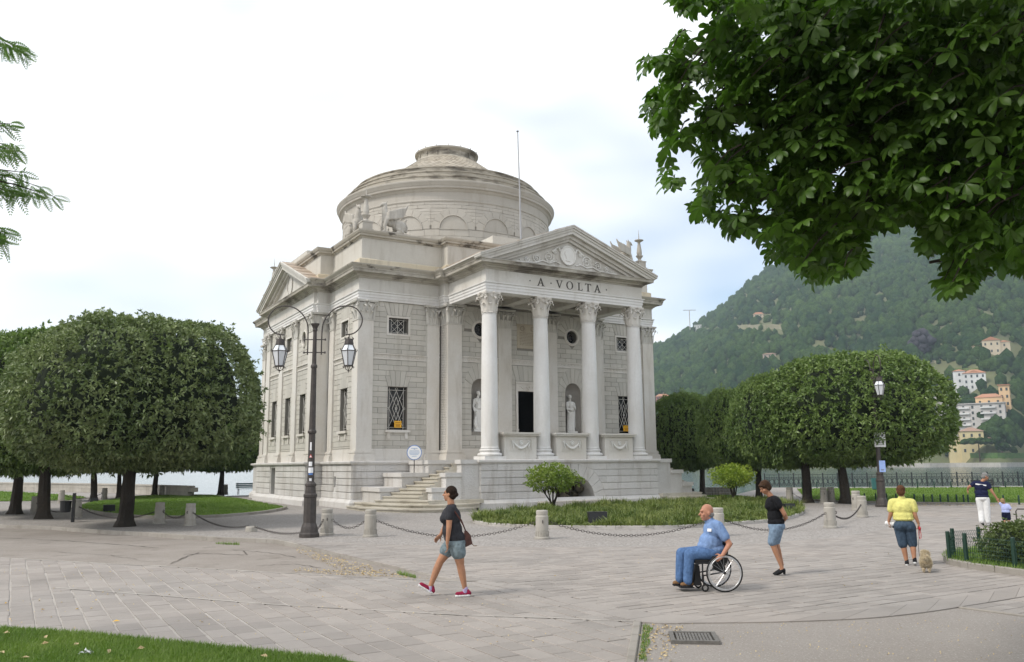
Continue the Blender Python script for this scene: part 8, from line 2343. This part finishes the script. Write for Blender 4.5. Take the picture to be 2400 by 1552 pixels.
for y, kx, ax_ in ((-0.10, -0.28, -0.325), (0.10, -0.36, -0.40)):
    chainc(b, ((0.14, y, 0.585), 0.105), ((-0.05, y, 0.59), 0.10), ((kx, y, 0.578), 0.085), ((kx - 0.02, y, 0.42), 0.078), ((ax_ - 0.0, y, 0.17), 0.072))
wear(mn, 'jeans', b, C_JEAN)
for y, ax_ in ((-0.10, -0.325), (0.10, -0.40)):
    u, s_ = MB(), MB(); shoe(u, s_, (ax_ + 0.055, y, 0.082), (ax_ - 0.13, y, 0.075)); so = wear(mn, 'shoe', u, C_TANL, 0.009, 3); wear(so, 'sole', s_, C_SHOE, 0.009, 2)
mb = MB(); mb.box(-0.035, 0.035, -0.003, 0.003, -0.024, 0.024, Matrix.Translation((0.045, -0.165, 0.965)) @ Matrix.Rotation(D2R(-42), 4, 'Z') @ Matrix.Rotation(D2R(-14), 4, 'X')); mb.build('name_badge', M_WHITE, mn)

# ---- woman in black top -----------------------------------------------------------------------
pb = G(1832, 1348, 0.016); w2 = person(pb, 'woman in black t-shirt and denim bermudas looking down, hands behind her back')
b = MB()
P_, R_, es = head(b, (-0.205, -0.03, 1.585), D2R(-62), D2R(28), 0.97)
cap(b, (-0.11, 0, 1.42), 0.055, (-0.175, -0.01, 1.51), 0.052)
for c_, r_ in (((-0.07, 0, 1.27), (0.13, 0.155, 0.16)), ((-0.06, 0, 1.05), (0.115, 0.135, 0.18)), ((-0.04, 0, 0.88), (0.135, 0.16, 0.12))): ell(b, c_, r_)
cap(b, (-0.06, -0.13, 1.36), 0.055, (-0.06, 0.13, 1.36), 0.055)
chainc(b, ((-0.01, -0.155, 1.35), 0.05), ((0.115, -0.15, 1.10), 0.040), ((0.115, 0.02, 1.0), 0.026)); hand(b, (0.115, 0.02, 1.0), (0.1, 1, -0.1), (-1, 0, 0), 0.92, 0.5, 1)
chainc(b, ((-0.05, 0.155, 1.35), 0.05), ((0.08, 0.19, 1.12), 0.040), ((0.15, 0.05, 1.03), 0.026)); hand(b, (0.15, 0.05, 1.03), (0.1, -1, 0.1), (-1, 0, 0), 0.92, 0.5, -1)
chainc(b, ((-0.05, -0.075, 0.82), 0.094), ((-0.13, -0.06, 0.575), 0.058), ((-0.085, -0.06, 0.44), 0.054), ((-0.005, -0.055, 0.19), 0.034), ((0.02, -0.055, 0.115), 0.032), ((-0.045, -0.055, 0.04), 0.024))
chainc(b, ((-0.03, 0.075, 0.82), 0.094), ((-0.07, 0.06, 0.575), 0.058), ((-0.04, 0.06, 0.44), 0.054), ((0.015, 0.055, 0.19), 0.034), ((0.01, 0.055, 0.115), 0.032), ((-0.07, 0.055, 0.04), 0.024))
link('body', fuse(b, VX), SK_TAN, w2); eyes_of(w2, es)
b = MB(); e = lambda x, y, z, a, b_, d: ell(b, P_(x, y, z), (a, b_, d), R_)
e(0, 0.02, 0.05, 0.092, 0.105, 0.092); e(0, 0.05, -0.01, 0.088, 0.075, 0.085); e(0.0, -0.055, 0.075, 0.07, 0.05, 0.035); e(0.075, 0.015, -0.01, 0.018, 0.035, 0.055); e(-0.075, 0.015, -0.01, 0.018, 0.035, 0.055); wear(w2, 'hair', b, HAIR_B, 0.009)
b = MB()
for c_, r_ in (((-0.07, 0, 1.27), (0.15, 0.172, 0.165)), ((-0.06, 0, 1.07), (0.135, 0.155, 0.17)), ((-0.045, 0, 0.955), (0.148, 0.172, 0.09))): ell(b, c_, r_)
for q in (-1, 1):
    ell(b, (-0.16, 0.07 * q, 1.24), (0.065, 0.07, 0.065)); cap(b, (-0.03, 0.15 * q, 1.355), 0.062, (0.02, 0.165 * q, 1.255), 0.060)
cap(b, (-0.06, -0.12, 1.365), 0.063, (-0.06, 0.12, 1.365), 0.063); wear(w2, 'top', b, C_BLACK)
b = MB(); ell(b, (-0.04, 0, 0.88), (0.15, 0.178, 0.105)); chainc(b, ((-0.055, -0.08, 0.83), 0.108), ((-0.13, -0.065, 0.60), 0.080)); chainc(b, ((-0.03, 0.08, 0.83), 0.108), ((-0.075, 0.065, 0.60), 0.080)); wear(w2, 'bermudas', b, C_DENIM)
for x, y in ((0.0, -0.055), (-0.02, 0.055)):
    u = MB(); chainc(u, ((x + 0.03, y, 0.10), 0.036), ((x - 0.03, y, 0.055), 0.036), ((x - 0.085, y, 0.026), 0.030), ((x - 0.12, y, 0.016), 0.018)); cap(u, (x + 0.055, y, 0.10), 0.022, (x + 0.058, y, 0.012), 0.010); wear(w2, 'shoe', u, C_SHOE, 0.007, 2)

# ---- woman in yellow with the dog ---------------------------------------------------------------
py_ = G(2126, 1325, 0.016); w3 = person(py_, 'person in yellow t-shirt and knee-length denim walking away with a dog')
b = MB()
P_, R_, es = head(b, (-0.005, 0.0, 1.445), D2R(176), D2R(6), 0.95)
cap(b, (0, 0.02, 1.29), 0.056, (0, 0.01, 1.37), 0.054)
for c_, r_ in (((0, 0, 1.12), (0.17, 0.125, 0.17)), ((0.0, 0, 0.95), (0.16, 0.125, 0.17)), ((0.01, 0, 0.79), (0.17, 0.14, 0.11))): ell(b, c_, r_)
cap(b, (-0.155, 0.0, 1.235), 0.06, (0.155, 0.0, 1.235), 0.06)
chainc(b, ((-0.185, 0, 1.23), 0.053), ((-0.225, -0.01, 1.0), 0.042), ((-0.275, 0.02, 0.845), 0.028)); hand(b, (-0.275, 0.02, 0.845), (-0.12, 0.1, -1), (1, 0.3, 0), 0.95, 0.7, 1)
chainc(b, ((0.185, 0, 1.23), 0.053), ((0.22, -0.02, 0.98), 0.042), ((0.268, 0.0, 0.82), 0.028)); hand(b, (0.268, 0.0, 0.82), (0.06, 0.05, -1), (-1, 0.2, 0), 0.95, 0.9, -1)
chainc(b, ((-0.075, 0, 0.76), 0.10), ((-0.045, 0.0, 0.41), 0.058), ((-0.03, 0, 0.30), 0.055), ((-0.005, 0, 0.10), 0.037), ((0, 0, 0.05), 0.036))
chainc(b, ((0.095, 0, 0.76), 0.10), ((0.13, 0.03, 0.42), 0.058), ((0.135, 0.0, 0.31), 0.055), ((0.14, -0.04, 0.14), 0.037), ((0.145, -0.04, 0.09), 0.036))
link('body', fuse(b, VX), SK_TAN, w3)
b = MB(); e = lambda x, y, z, a, b_, d: ell(b, P_(x, y, z), (a, b_, d), R_)
e(0, 0.015, 0.045, 0.087, 0.10, 0.09); e(0, 0.05, -0.02, 0.08, 0.062, 0.07); wear(w3, 'hair', b, HAIR_R, 0.009)
b = MB()
for c_, r_ in (((0, 0, 1.12), (0.195, 0.15, 0.175)), ((0.0, 0, 0.97), (0.19, 0.15, 0.14)), ((0.005, 0, 0.91), (0.195, 0.16, 0.055))): ell(b, c_, r_)
cap(b, (-0.155, 0, 1.235), 0.072, (0.155, 0, 1.235), 0.072); cap(b, (0, 0.015, 1.27), 0.075, (0, 0.01, 1.305), 0.066)
for q in (-1, 1): cap(b, (0.185 * q, 0, 1.225), 0.070, (0.215 * q, -0.005, 1.09), 0.066)
wear(w3, 't_shirt', b, C_YEL)
b = MB(); ell(b, (0.01, -0.01, 0.79), (0.19, 0.165, 0.105)); ell(b, (-0.08, -0.06, 0.76), (0.10, 0.1, 0.1)); ell(b, (0.10, -0.06, 0.76), (0.10, 0.1, 0.1)); chainc(b, ((-0.08, 0, 0.75), 0.112), ((-0.048, 0, 0.41), 0.084)); chainc(b, ((0.10, 0, 0.75), 0.112), ((0.13, 0.03, 0.42), 0.084)); wear(w3, 'denim_shorts', b, C_SLATE)
for x, y, z in ((0.0, 0.0, 0.0), (0.145, -0.04, 0.05)):
    u = MB(); cap(u, (x, y - 0.02, z + 0.045), 0.042, (x, y + 0.12, z * 0.2 + 0.035), 0.036); cap(u, (x, y - 0.01, z + 0.05), 0.04, (x, y, z + 0.095), 0.037); so = wear(w3, 'shoe', u, C_SHOE, 0.008, 2)
    s_ = MB(); cap(s_, (x, y - 0.025, z + 0.016), 0.034, (x, y + 0.11, z * 0.2 + 0.014), 0.03); wear(so, 'sole', s_, C_WHITE, 0.009, 1)
lz = thing('leash', py_, -math.atan2(py_.x, py_.y), 'red retractable dog leash with loop in the right hand of the yellow shirted person', 'leash')
mb = MB(); ell(mb, (0.278, 0.0, 0.725), (0.03, 0.045, 0.045)); link('reel', fuse(mb, 0.007, 2, 'reel'), C_RED, lz)
mb = MB(); mb.tube([(0.262, 0, 0.69), (0.258, 0, 0.58), (0.27, 0, 0.52), (0.29, 0, 0.53), (0.298, 0, 0.6), (0.29, 0, 0.69)], 0.007, 5); mb.build('loop', C_RED, lz)
mb = MB(); mb.tube([(0.278, 0.03, 0.69), (0.23, 0.02, 0.35), (0.24, -0.1, 0.09), (0.30, -0.16, 0.05), (0.36, -0.17, 0.16)], 0.004, 4); mb.build('cord', C_SHOE, lz)
hb = thing('folded_hat', py_, -math.atan2(py_.x, py_.y), 'crumpled white hat held in the left hand of the yellow shirted person', 'hat')
mb = MB(); ell(mb, (-0.25, 0.05, 0.79), (0.085, 0.06, 0.065)); ell(mb, (-0.31, 0.03, 0.81), (0.045, 0.04, 0.05)); ell(mb, (-0.19, 0.04, 0.80), (0.045, 0.05, 0.045)); link('cloth', fuse(mb, 0.01, 2, 'cloth'), C_WHITE, hb)
mb = MB(); mb.tube([(-0.21, -0.02, 0.735), (-0.17, -0.03, 0.76), (-0.145, -0.02, 0.81)], 0.018, 6); mb.build('band', C_SHOE, hb)
# dog
pdg = G(2172, 1341, 0.016); dog = thing('dog', pdg, -math.atan2(pdg.x, pdg.y), 'small fluffy cream dog seen from behind on a leash', 'dog')
b = MB()
cap(b, (0.0, -0.09, 0.20), 0.075, (-0.01, 0.13, 0.205), 0.082); ell(b, (0, -0.08, 0.20), (0.078, 0.08, 0.085)); ell(b, (-0.005, 0.13, 0.20), (0.08, 0.09, 0.10))
cap(b, (-0.01, 0.18, 0.24), 0.055, (-0.015, 0.25, 0.30), 0.05); ell(b, (-0.015, 0.28, 0.315), (0.055, 0.06, 0.052)); cap(b, (-0.015, 0.31, 0.30), 0.03, (-0.015, 0.365, 0.288), 0.022)
for q in (-1, 1):
    chainc(b, ((0.045 * q, -0.10, 0.18), 0.05), ((0.048 * q, -0.06, 0.115), 0.032), ((0.047 * q, -0.125, 0.065), 0.02), ((0.047 * q, -0.115, 0.02), 0.018)); ell(b, (0.047 * q, -0.10, 0.014), (0.02, 0.03, 0.014))
    chainc(b, ((0.045 * q, 0.14, 0.16), 0.035), ((0.045 * q, 0.15, 0.09), 0.022), ((0.045 * q, 0.145, 0.02), 0.018)); ell(b, (0.045 * q, 0.16, 0.014), (0.02, 0.028, 0.014))
    cap(b, (0.045 * q, 0.27, 0.345), 0.018, (0.06 * q, 0.27, 0.29), 0.014)
chainc(b, ((0, -0.15, 0.24), 0.025), ((0.01, -0.18, 0.285), 0.022), ((0.015, -0.15, 0.31), 0.014))
M_FUR = leafmat('cream_fur', (0.42, 0.33, 0.22), (0.72, 0.65, 0.52), 0.15, 0.9, 14.0); M_FURB = plain('cream_skin', (0.50, 0.40, 0.28), 0.9)
dme = fuse(b, 0.008, 3); link('body', dme, M_FURB, dog)
vv = np.empty(len(dme.vertices) * 3, np.float32); dme.vertices.foreach_get('co', vv); vv = vv.reshape(-1, 3); nn_ = np.empty(len(dme.vertices) * 3, np.float32); dme.vertices.foreach_get('normal', nn_); nn_ = nn_.reshape(-1, 3)
rs = np.random.RandomState(3); sel = rs.choice(len(vv), 9000); base = vv[sel]; keep = base[:, 2] > 0.035; base = base[keep]; nv = nn_[sel][keep]; n = len(base)
dr_ = nv + rs.normal(size=(n, 3)) * 0.55 + np.array([0, 0, -0.35]); dr_ /= np.linalg.norm(dr_, axis=1)[:, None]; sd = np.cross(dr_, rs.normal(size=(n, 3))); sd /= np.linalg.norm(sd, axis=1)[:, None]
ln_ = (rs.uniform(0.02, 0.042, n) * np.where(base[:, 2] < 0.1, 0.6, 1))[:, None]
V = np.stack([base - sd * 0.003, base + sd * 0.003, base + dr_ * ln_ + sd * 0.001, base + dr_ * ln_ - sd * 0.001], 1).reshape(-1, 3)
link('coat', np_mesh('coat', V, np.arange(n * 4).reshape(-1, 4), M_FUR, rs.rand(n)), None, dog)

# ---- man in navy leading a toddler ------------------------------------------------------------
pm_ = G(2312, 1232, 0.016); m3 = person(pm_, 'grey haired man in navy t-shirt and white trousers leading a toddler by the hand')
b = MB()
P_, R_, es = head(b, (0.09, 0.0, 1.545), D2R(118), D2R(18), 0.98)
cap(b, (0.0, 0, 1.39), 0.06, (0.07, 0, 1.47), 0.056)
for c_, r_ in (((-0.04, 0, 1.22), (0.18, 0.125, 0.17)), ((-0.05, 0, 1.02), (0.165, 0.125, 0.18)), ((-0.04, 0, 0.88), (0.165, 0.13, 0.11))): ell(b, c_, r_)
cap(b, (-0.19, 0, 1.345), 0.058, (0.12, 0, 1.325), 0.058)
chainc(b, ((-0.22, 0, 1.34), 0.054), ((-0.40, -0.06, 1.21), 0.043), ((-0.44, 0.02, 1.12), 0.029)); hand(b, (-0.44, 0.02, 1.12), (-0.1, 0.2, -1), (1, 0.2, 0), 1.0, 0.5, 1)
chainc(b, ((0.15, 0, 1.31), 0.054), ((0.255, -0.02, 1.06), 0.043), ((0.36, 0.0, 0.865), 0.029)); hand(b, (0.36, 0.0, 0.865), (0.35, 0.0, -0.9), (0.2, 1, 0), 1.0, 0.9, 1)
chainc(b, ((-0.12, 0, 0.85), 0.095), ((-0.105, 0.03, 0.47), 0.06), ((-0.12, -0.05, 0.12), 0.038)); chainc(b, ((0.045, 0, 0.85), 0.095), ((0.055, 0.0, 0.46), 0.06), ((0.05, 0.02, 0.10), 0.038))
link('body', fuse(b, 0.0095), SK_TAN, m3); eyes_of(m3, es)
b = MB(); e = lambda x, y, z, a, b_, d: ell(b, P_(x, y, z), (a, b_, d), R_)
e(0, 0.015, 0.045, 0.084, 0.10, 0.09); e(0, 0.05, -0.015, 0.08, 0.06, 0.065); wear(m3, 'hair', b, HAIR_G, 0.01)
b = MB()
for c_, r_ in (((-0.04, 0, 1.22), (0.20, 0.145, 0.18)), ((-0.05, 0, 1.03), (0.19, 0.145, 0.17)), ((-0.045, 0, 0.92), (0.195, 0.155, 0.07))): ell(b, c_, r_)
cap(b, (-0.18, 0, 1.345), 0.068, (0.11, 0, 1.33), 0.068); cap(b, (-0.22, 0, 1.335), 0.068, (-0.30, -0.03, 1.275), 0.062); cap(b, (0.15, 0, 1.305), 0.068, (0.19, -0.01, 1.20), 0.062)
ts_ = wear(m3, 't_shirt', b, C_NAVY, 0.012)
mb = MB(); mb.prism([(-0.20, 1.295), (0.10, 1.25), (0.105, 1.285), (-0.195, 1.335)], -0.152, -0.146, lambda x, z, t: (x, t + abs(x + 0.04) * 0.12, z)); mb.build('lettering', M_WHITE, ts_)
b = MB(); ell(b, (-0.04, 0, 0.86), (0.185, 0.155, 0.10)); chainc(b, ((-0.125, 0, 0.82), 0.112), ((-0.11, 0.03, 0.47), 0.088), ((-0.12, -0.04, 0.14), 0.078)); chainc(b, ((0.05, 0, 0.82), 0.112), ((0.06, 0, 0.46), 0.088), ((0.05, 0.015, 0.13), 0.080)); wear(m3, 'trousers', b, C_WHITE, 0.012)
for x, y, z in ((-0.12, -0.05, 0.045), (0.05, 0.02, 0.0)):
    u = MB(); cap(u, (x, y, z + 0.045), 0.046, (x + 0.03, y + 0.15, 0.04), 0.038); so = wear(m3, 'shoe', u, C_WHITE if z == 0 else C_SHOE, 0.009, 2)
ptd = Vector(pm_) + Matrix.Rotation(-math.atan2(pm_.x, pm_.y), 3, 'Z') @ Vector((0.575, 0.0, 0)); td = thing('person', ptd, -math.atan2(ptd.x, ptd.y), 'toddler in lilac striped shirt and navy shorts holding the man by the hand', 'person')
b = MB()
P_, R_, es = head(b, (-0.055, 0, 0.765), D2R(165), D2R(8), 0.78)
cap(b, (-0.02, 0, 0.66), 0.038, (-0.04, 0, 0.71), 0.036); ell(b, (-0.01, 0, 0.55), (0.10, 0.08, 0.13)); ell(b, (0, 0, 0.41), (0.105, 0.085, 0.09))
chainc(b, ((-0.09, 0, 0.63), 0.036), ((-0.135, 0.0, 0.71), 0.03), ((-0.175, 0, 0.755), 0.02)); hand(b, (-0.175, 0, 0.755), (-0.3, 0.0, 1), (0.5, 1, 0), 0.6, 0.6, 1)
chainc(b, ((0.085, 0, 0.63), 0.036), ((0.13, -0.01, 0.55), 0.03), ((0.12, 0.05, 0.49), 0.02)); hand(b, (0.12, 0.05, 0.49), (-0.1, 0.5, -1), (-1, 0, 0), 0.6, 0.5, -1)
chainc(b, ((-0.05, 0, 0.38), 0.06), ((-0.055, 0.02, 0.20), 0.042), ((-0.06, 0, 0.06), 0.03)); chainc(b, ((0.05, 0, 0.38), 0.06), ((0.055, -0.01, 0.20), 0.042), ((0.06, -0.05, 0.08), 0.03))
link('body', fuse(b, 0.0075), SK_FAIR, td)
b = MB(); ell(b, P_(0, 0.015, 0.045), (0.068, 0.078, 0.07), R_); ell(b, P_(0, 0.04, -0.01), (0.062, 0.05, 0.05), R_); wear(td, 'hair', b, HAIR_L, 0.009)
b = MB(); ell(b, (-0.005, 0, 0.55), (0.115, 0.095, 0.135)); ell(b, (0, 0, 0.45), (0.12, 0.10, 0.06)); cap(b, (-0.08, 0, 0.63), 0.048, (-0.125, 0, 0.70), 0.042); cap(b, (0.08, 0, 0.63), 0.048, (0.125, -0.01, 0.555), 0.042); cap(b, (-0.06, 0, 0.64), 0.05, (0.06, 0, 0.64), 0.05); wear(td, 'shirt', b, C_LILAC, 0.009)
b = MB(); ell(b, (0, 0, 0.39), (0.118, 0.10, 0.08)); cap(b, (-0.05, 0, 0.36), 0.072, (-0.058, 0.02, 0.235), 0.062); cap(b, (0.05, 0, 0.36), 0.072, (0.058, -0.01, 0.235), 0.062); wear(td, 'shorts', b, C_NVS, 0.009)
for x, y, z in ((-0.06, 0.0, 0.0), (0.06, -0.05, 0.025)):
    u = MB(); cap(u, (x, y, z + 0.032), 0.032, (x, y + 0.08, z * 0.2 + 0.028), 0.028); wear(td, 'shoe', u, C_WHITE, 0.007, 2)

# ================================================================== sculpture
def statue(x, seed, label, woman):
    o = thing('statue', TW(x, -10.30, 3.865), TROT, label, 'statue', 'marble statues in the niches')
    mb = MB(); mb.box(-0.33, 0.33, -0.16, 0.34, 0, 0.10); mb.build('plinth', S_MARB, o)
    b = MB(); R_ = random.Random(seed); s = 1.28
    hd = (0.03 if woman else -0.02, 0.06, 2.06)
    head(b, hd, D2R(20 if woman else -25), D2R(6), 1.15); ell(b, (hd[0], hd[1] + 0.03, hd[2] + 0.05), (0.115, 0.125, 0.11))
    if woman: ell(b, (hd[0], hd[1] + 0.13, hd[2] + 0.02), (0.06, 0.06, 0.06))
    cap(b, (0, 0.08, 1.80), 0.075, (hd[0], hd[1] + 0.01, 1.95), 0.068)
    ell(b, (0, 0.08, 1.60), (0.20, 0.15, 0.22)); ell(b, (0.01, 0.08, 1.35), (0.175, 0.14, 0.2)); ell(b, (0.02, 0.08, 1.12), (0.215, 0.165, 0.18)); cap(b, (-0.17, 0.08, 1.74), 0.085, (0.17, 0.08, 1.74), 0.085)
    # robe with falling folds
    cap(b, (-0.05, 0.08, 1.1), 0.17, (-0.09, 0.10, 0.16), 0.14); cap(b, (0.10, 0.06, 1.1), 0.16, (0.10, 0.04, 0.16), 0.13)
    for k in range(15):
        a = 2 * math.pi * k / 15; q = 0.20 + 0.02 * R_.random()
        cap(b, (q * math.cos(a) * 0.95 + 0.02, 0.08 + q * 0.75 * math.sin(a), 1.15 - 0.1 * R_.random()), 0.032, (q * 1.12 * math.cos(a + 0.12), 0.08 + q * 0.85 * math.sin(a + 0.12), 0.12), 0.04)
    for k in range(6):                                # cloth slung across the hips and arm
        u = k / 5; cap(b, (-0.24, 0.0 - 0.05 * u, 1.28 - 0.10 * u), 0.035, (0.20, -0.06, 1.02 - 0.13 * u), 0.03)
    for k in range(4): cap(b, (-0.05 + 0.07 * k, -0.06, 1.66), 0.022, (-0.10 + 0.06 * k, -0.09, 1.25), 0.025)
    if woman:
        chainc(b, ((-0.24, 0.06, 1.70), 0.075), ((-0.30, 0.02, 1.36), 0.06), ((-0.28, -0.08, 1.08), 0.042)); hand(b, (-0.28, -0.08, 1.08), (0.05, -0.1, -1), (1, 0, 0), 1.2, 0.4, 1)
        chainc(b, ((0.24, 0.06, 1.70), 0.075), ((0.31, 0.02, 1.38), 0.06), ((0.24, -0.13, 1.26), 0.042)); hand(b, (0.24, -0.13, 1.26), (-0.7, -0.5, 0.1), (0, 0, -1), 1.2, 0.6, 1)
        ell(b, (-0.20, -0.06, 0.45), (0.13, 0.12, 0.28)); ell(b, (-0.20, -0.06, 0.72), (0.09, 0.09, 0.10))
        for q in (-1, 1): ell(b, (0.085 * q, -0.05, 1.60), (0.085, 0.07, 0.08))
    else:
        chainc(b, ((-0.24, 0.06, 1.70), 0.078), ((-0.28, -0.02, 1.38), 0.062), ((-0.08, -0.13, 1.33), 0.045)); hand(b, (-0.08, -0.13, 1.33), (1, -0.1, 0.25), (0, 1, 0), 1.2, 0.5, -1)
        chainc(b, ((0.24, 0.06, 1.70), 0.078), ((0.29, 0.0, 1.40), 0.062), ((0.14, -0.13, 1.50), 0.045)); hand(b, (0.14, -0.13, 1.50), (-0.6, -0.1, 0.5), (0, 1, 0), 1.2, 0.6, 1)
        cap(b, (0.28, 0.08, 1.35), 0.06, (0.30, 0.14, 0.35), 0.07)
    for q in (-1, 1): cap(b, (0.10 * q, -0.03, 0.14), 0.05, (0.11 * q, -0.13, 0.125), 0.04)
    link('figure', fuse(b, 0.016, 2, 'figure'), S_MARB, o)
statue(-3.04, 3, 'white marble statue of a draped woman in the left portico niche', True)
statue(3.04, 4, 'white marble statue of a robed man in the right portico niche', False)
def griffin(x, y, rz, label):
    o = thing('griffin_statue', TW(x, y, 14.42), TROT + rz, label, 'statue', 'griffins on the attic corners', 1.3)
    link('figure', GRIF, S_STAT, o); mb = MB(); mb.box(-0.62, 0.62, -0.24, 0.24, -0.02, 0.06); mb.build('plinth', S_STAT, o)
b = MB()                                              # faces -x
ell(b, (0.28, 0, 0.42), (0.30, 0.20, 0.27)); ell(b, (-0.05, 0, 0.55), (0.32, 0.17, 0.22)); ell(b, (-0.28, 0, 0.66), (0.19, 0.18, 0.26))
chainc(b, ((-0.30, 0, 0.78), 0.16), ((-0.36, 0, 1.02), 0.12), ((-0.34, 0, 1.18), 0.10)); ell(b, (-0.38, 0, 1.26), (0.14, 0.09, 0.10)); cap(b, (-0.48, 0, 1.25), 0.06, (-0.56, 0, 1.17), 0.03)
for q in (-1, 1):
    cap(b, (-0.30, 0.05 * q, 1.33), 0.035, (-0.27, 0.07 * q, 1.43), 0.012)
    chainc(b, ((-0.30, 0.13 * q, 0.60), 0.11), ((-0.40, 0.15 * q, 0.32), 0.075), ((-0.38, 0.15 * q, 0.08), 0.06), ((-0.48, 0.15 * q, 0.06), 0.05))
    ell(b, (0.30, 0.17 * q, 0.34), (0.24, 0.10, 0.26)); chainc(b, ((0.22, 0.2 * q, 0.2), 0.09), ((0.38, 0.2 * q, 0.10), 0.07), ((0.10, 0.2 * q, 0.06), 0.055))
    for k in range(7):                                # wing feathers
        u = k / 6; z0 = 0.60 + 0.30 * u
        chainc(b, ((-0.26 + 0.03 * u, 0.20 * q, z0), 0.06), ((0.05 + 0.10 * u, 0.27 * q, 0.66 + 0.38 * u), 0.05), ((0.34 + 0.14 * u, 0.27 * q, 0.74 + 0.40 * u), 0.042), ((0.42 + 0.16 * u, 0.25 * q, 0.82 + 0.46 * u), 0.03))
chainc(b, ((0.50, 0, 0.30), 0.06), ((0.62, 0.0, 0.20), 0.05), ((0.66, 0, 0.40), 0.045), ((0.55, 0, 0.62), 0.04), ((0.62, 0, 0.72), 0.05))
GRIF = fuse(b, 0.022, 1, 'figure'); GRIF.materials.append(S_STAT)
griffin(-7.8, -9.35, 0, 'stone griffin on the front edge of the near attic corner')
griffin(-9.35, -7.8, math.pi / 2, 'stone griffin on the left edge of the near attic corner')
griffin(7.95, -9.35, math.pi, 'stone griffin on the right attic corner behind the gable')
def candelabrum(x, y, label):
    o = thing('candelabrum', TW(x, y, 14.42), TROT, label, 'candelabrum', 'stone candelabra on the attic corners')
    mb = MB(); mb.box(-0.34, 0.34, -0.34, 0.34, -0.02, 0.10); mb.box(-0.28, 0.28, -0.28, 0.28, 0.101, 0.46); mb.box(-0.31, 0.31, -0.31, 0.31, 0.461, 0.53); mb.build('pedestal', S_STAT, o)
    mb = MB(); mb.lathe([(0.20, 0.53), (0.22, 0.57), (0.12, 0.62), (0.10, 0.70), (0.20, 0.84), (0.24, 0.90), (0.22, 0.93), (0.14, 0.94), (0.17, 1.05), (0.17, 1.15), (0.13, 1.45), (0.085, 1.75), (0.095, 1.80), (0.12, 1.83), (0.22, 1.88), (0.29, 1.92), (0.29, 1.96), (0.06, 1.97), (0.04, 2.0)], 18, caps=False); mb.build('stem', S_STAT, o, angle=0.6)
    mb = MB(); mb.tube([(0, 0, 1.97), (0, 0, 2.65)], [0.035, 0.006], 6); mb.build('spike', S_STAT, o)
candelabrum(-9.3, -9.3, 'stone candelabrum with dish and spike on the near attic corner')
candelabrum(9.3, -9.3, 'stone candelabrum on the right attic corner behind the gable')
candelabrum(-9.3, 9.3, 'stone candelabrum on the far left attic corner')
bpy.data.scenes.remove(tmp_scene)

# ================================================================== air
hz = MB(); hz.box(-1600, 2000, -120, 2000, -6, 560)
mt = bpy.data.materials.new('haze'); mt.use_nodes = True; t = mt.node_tree
t.nodes.remove(t.nodes['Principled BSDF'])
pv = t.nodes.new('ShaderNodeVolumePrincipled'); pv.inputs['Color'].default_value = (0.74, 0.88, 1.0, 1); pv.inputs['Density'].default_value = 0.00020
t.links.new(pv.outputs[0], t.nodes['Material Output'].inputs['Volume'])
tag(hz.build('haze', mt), kind='stuff')
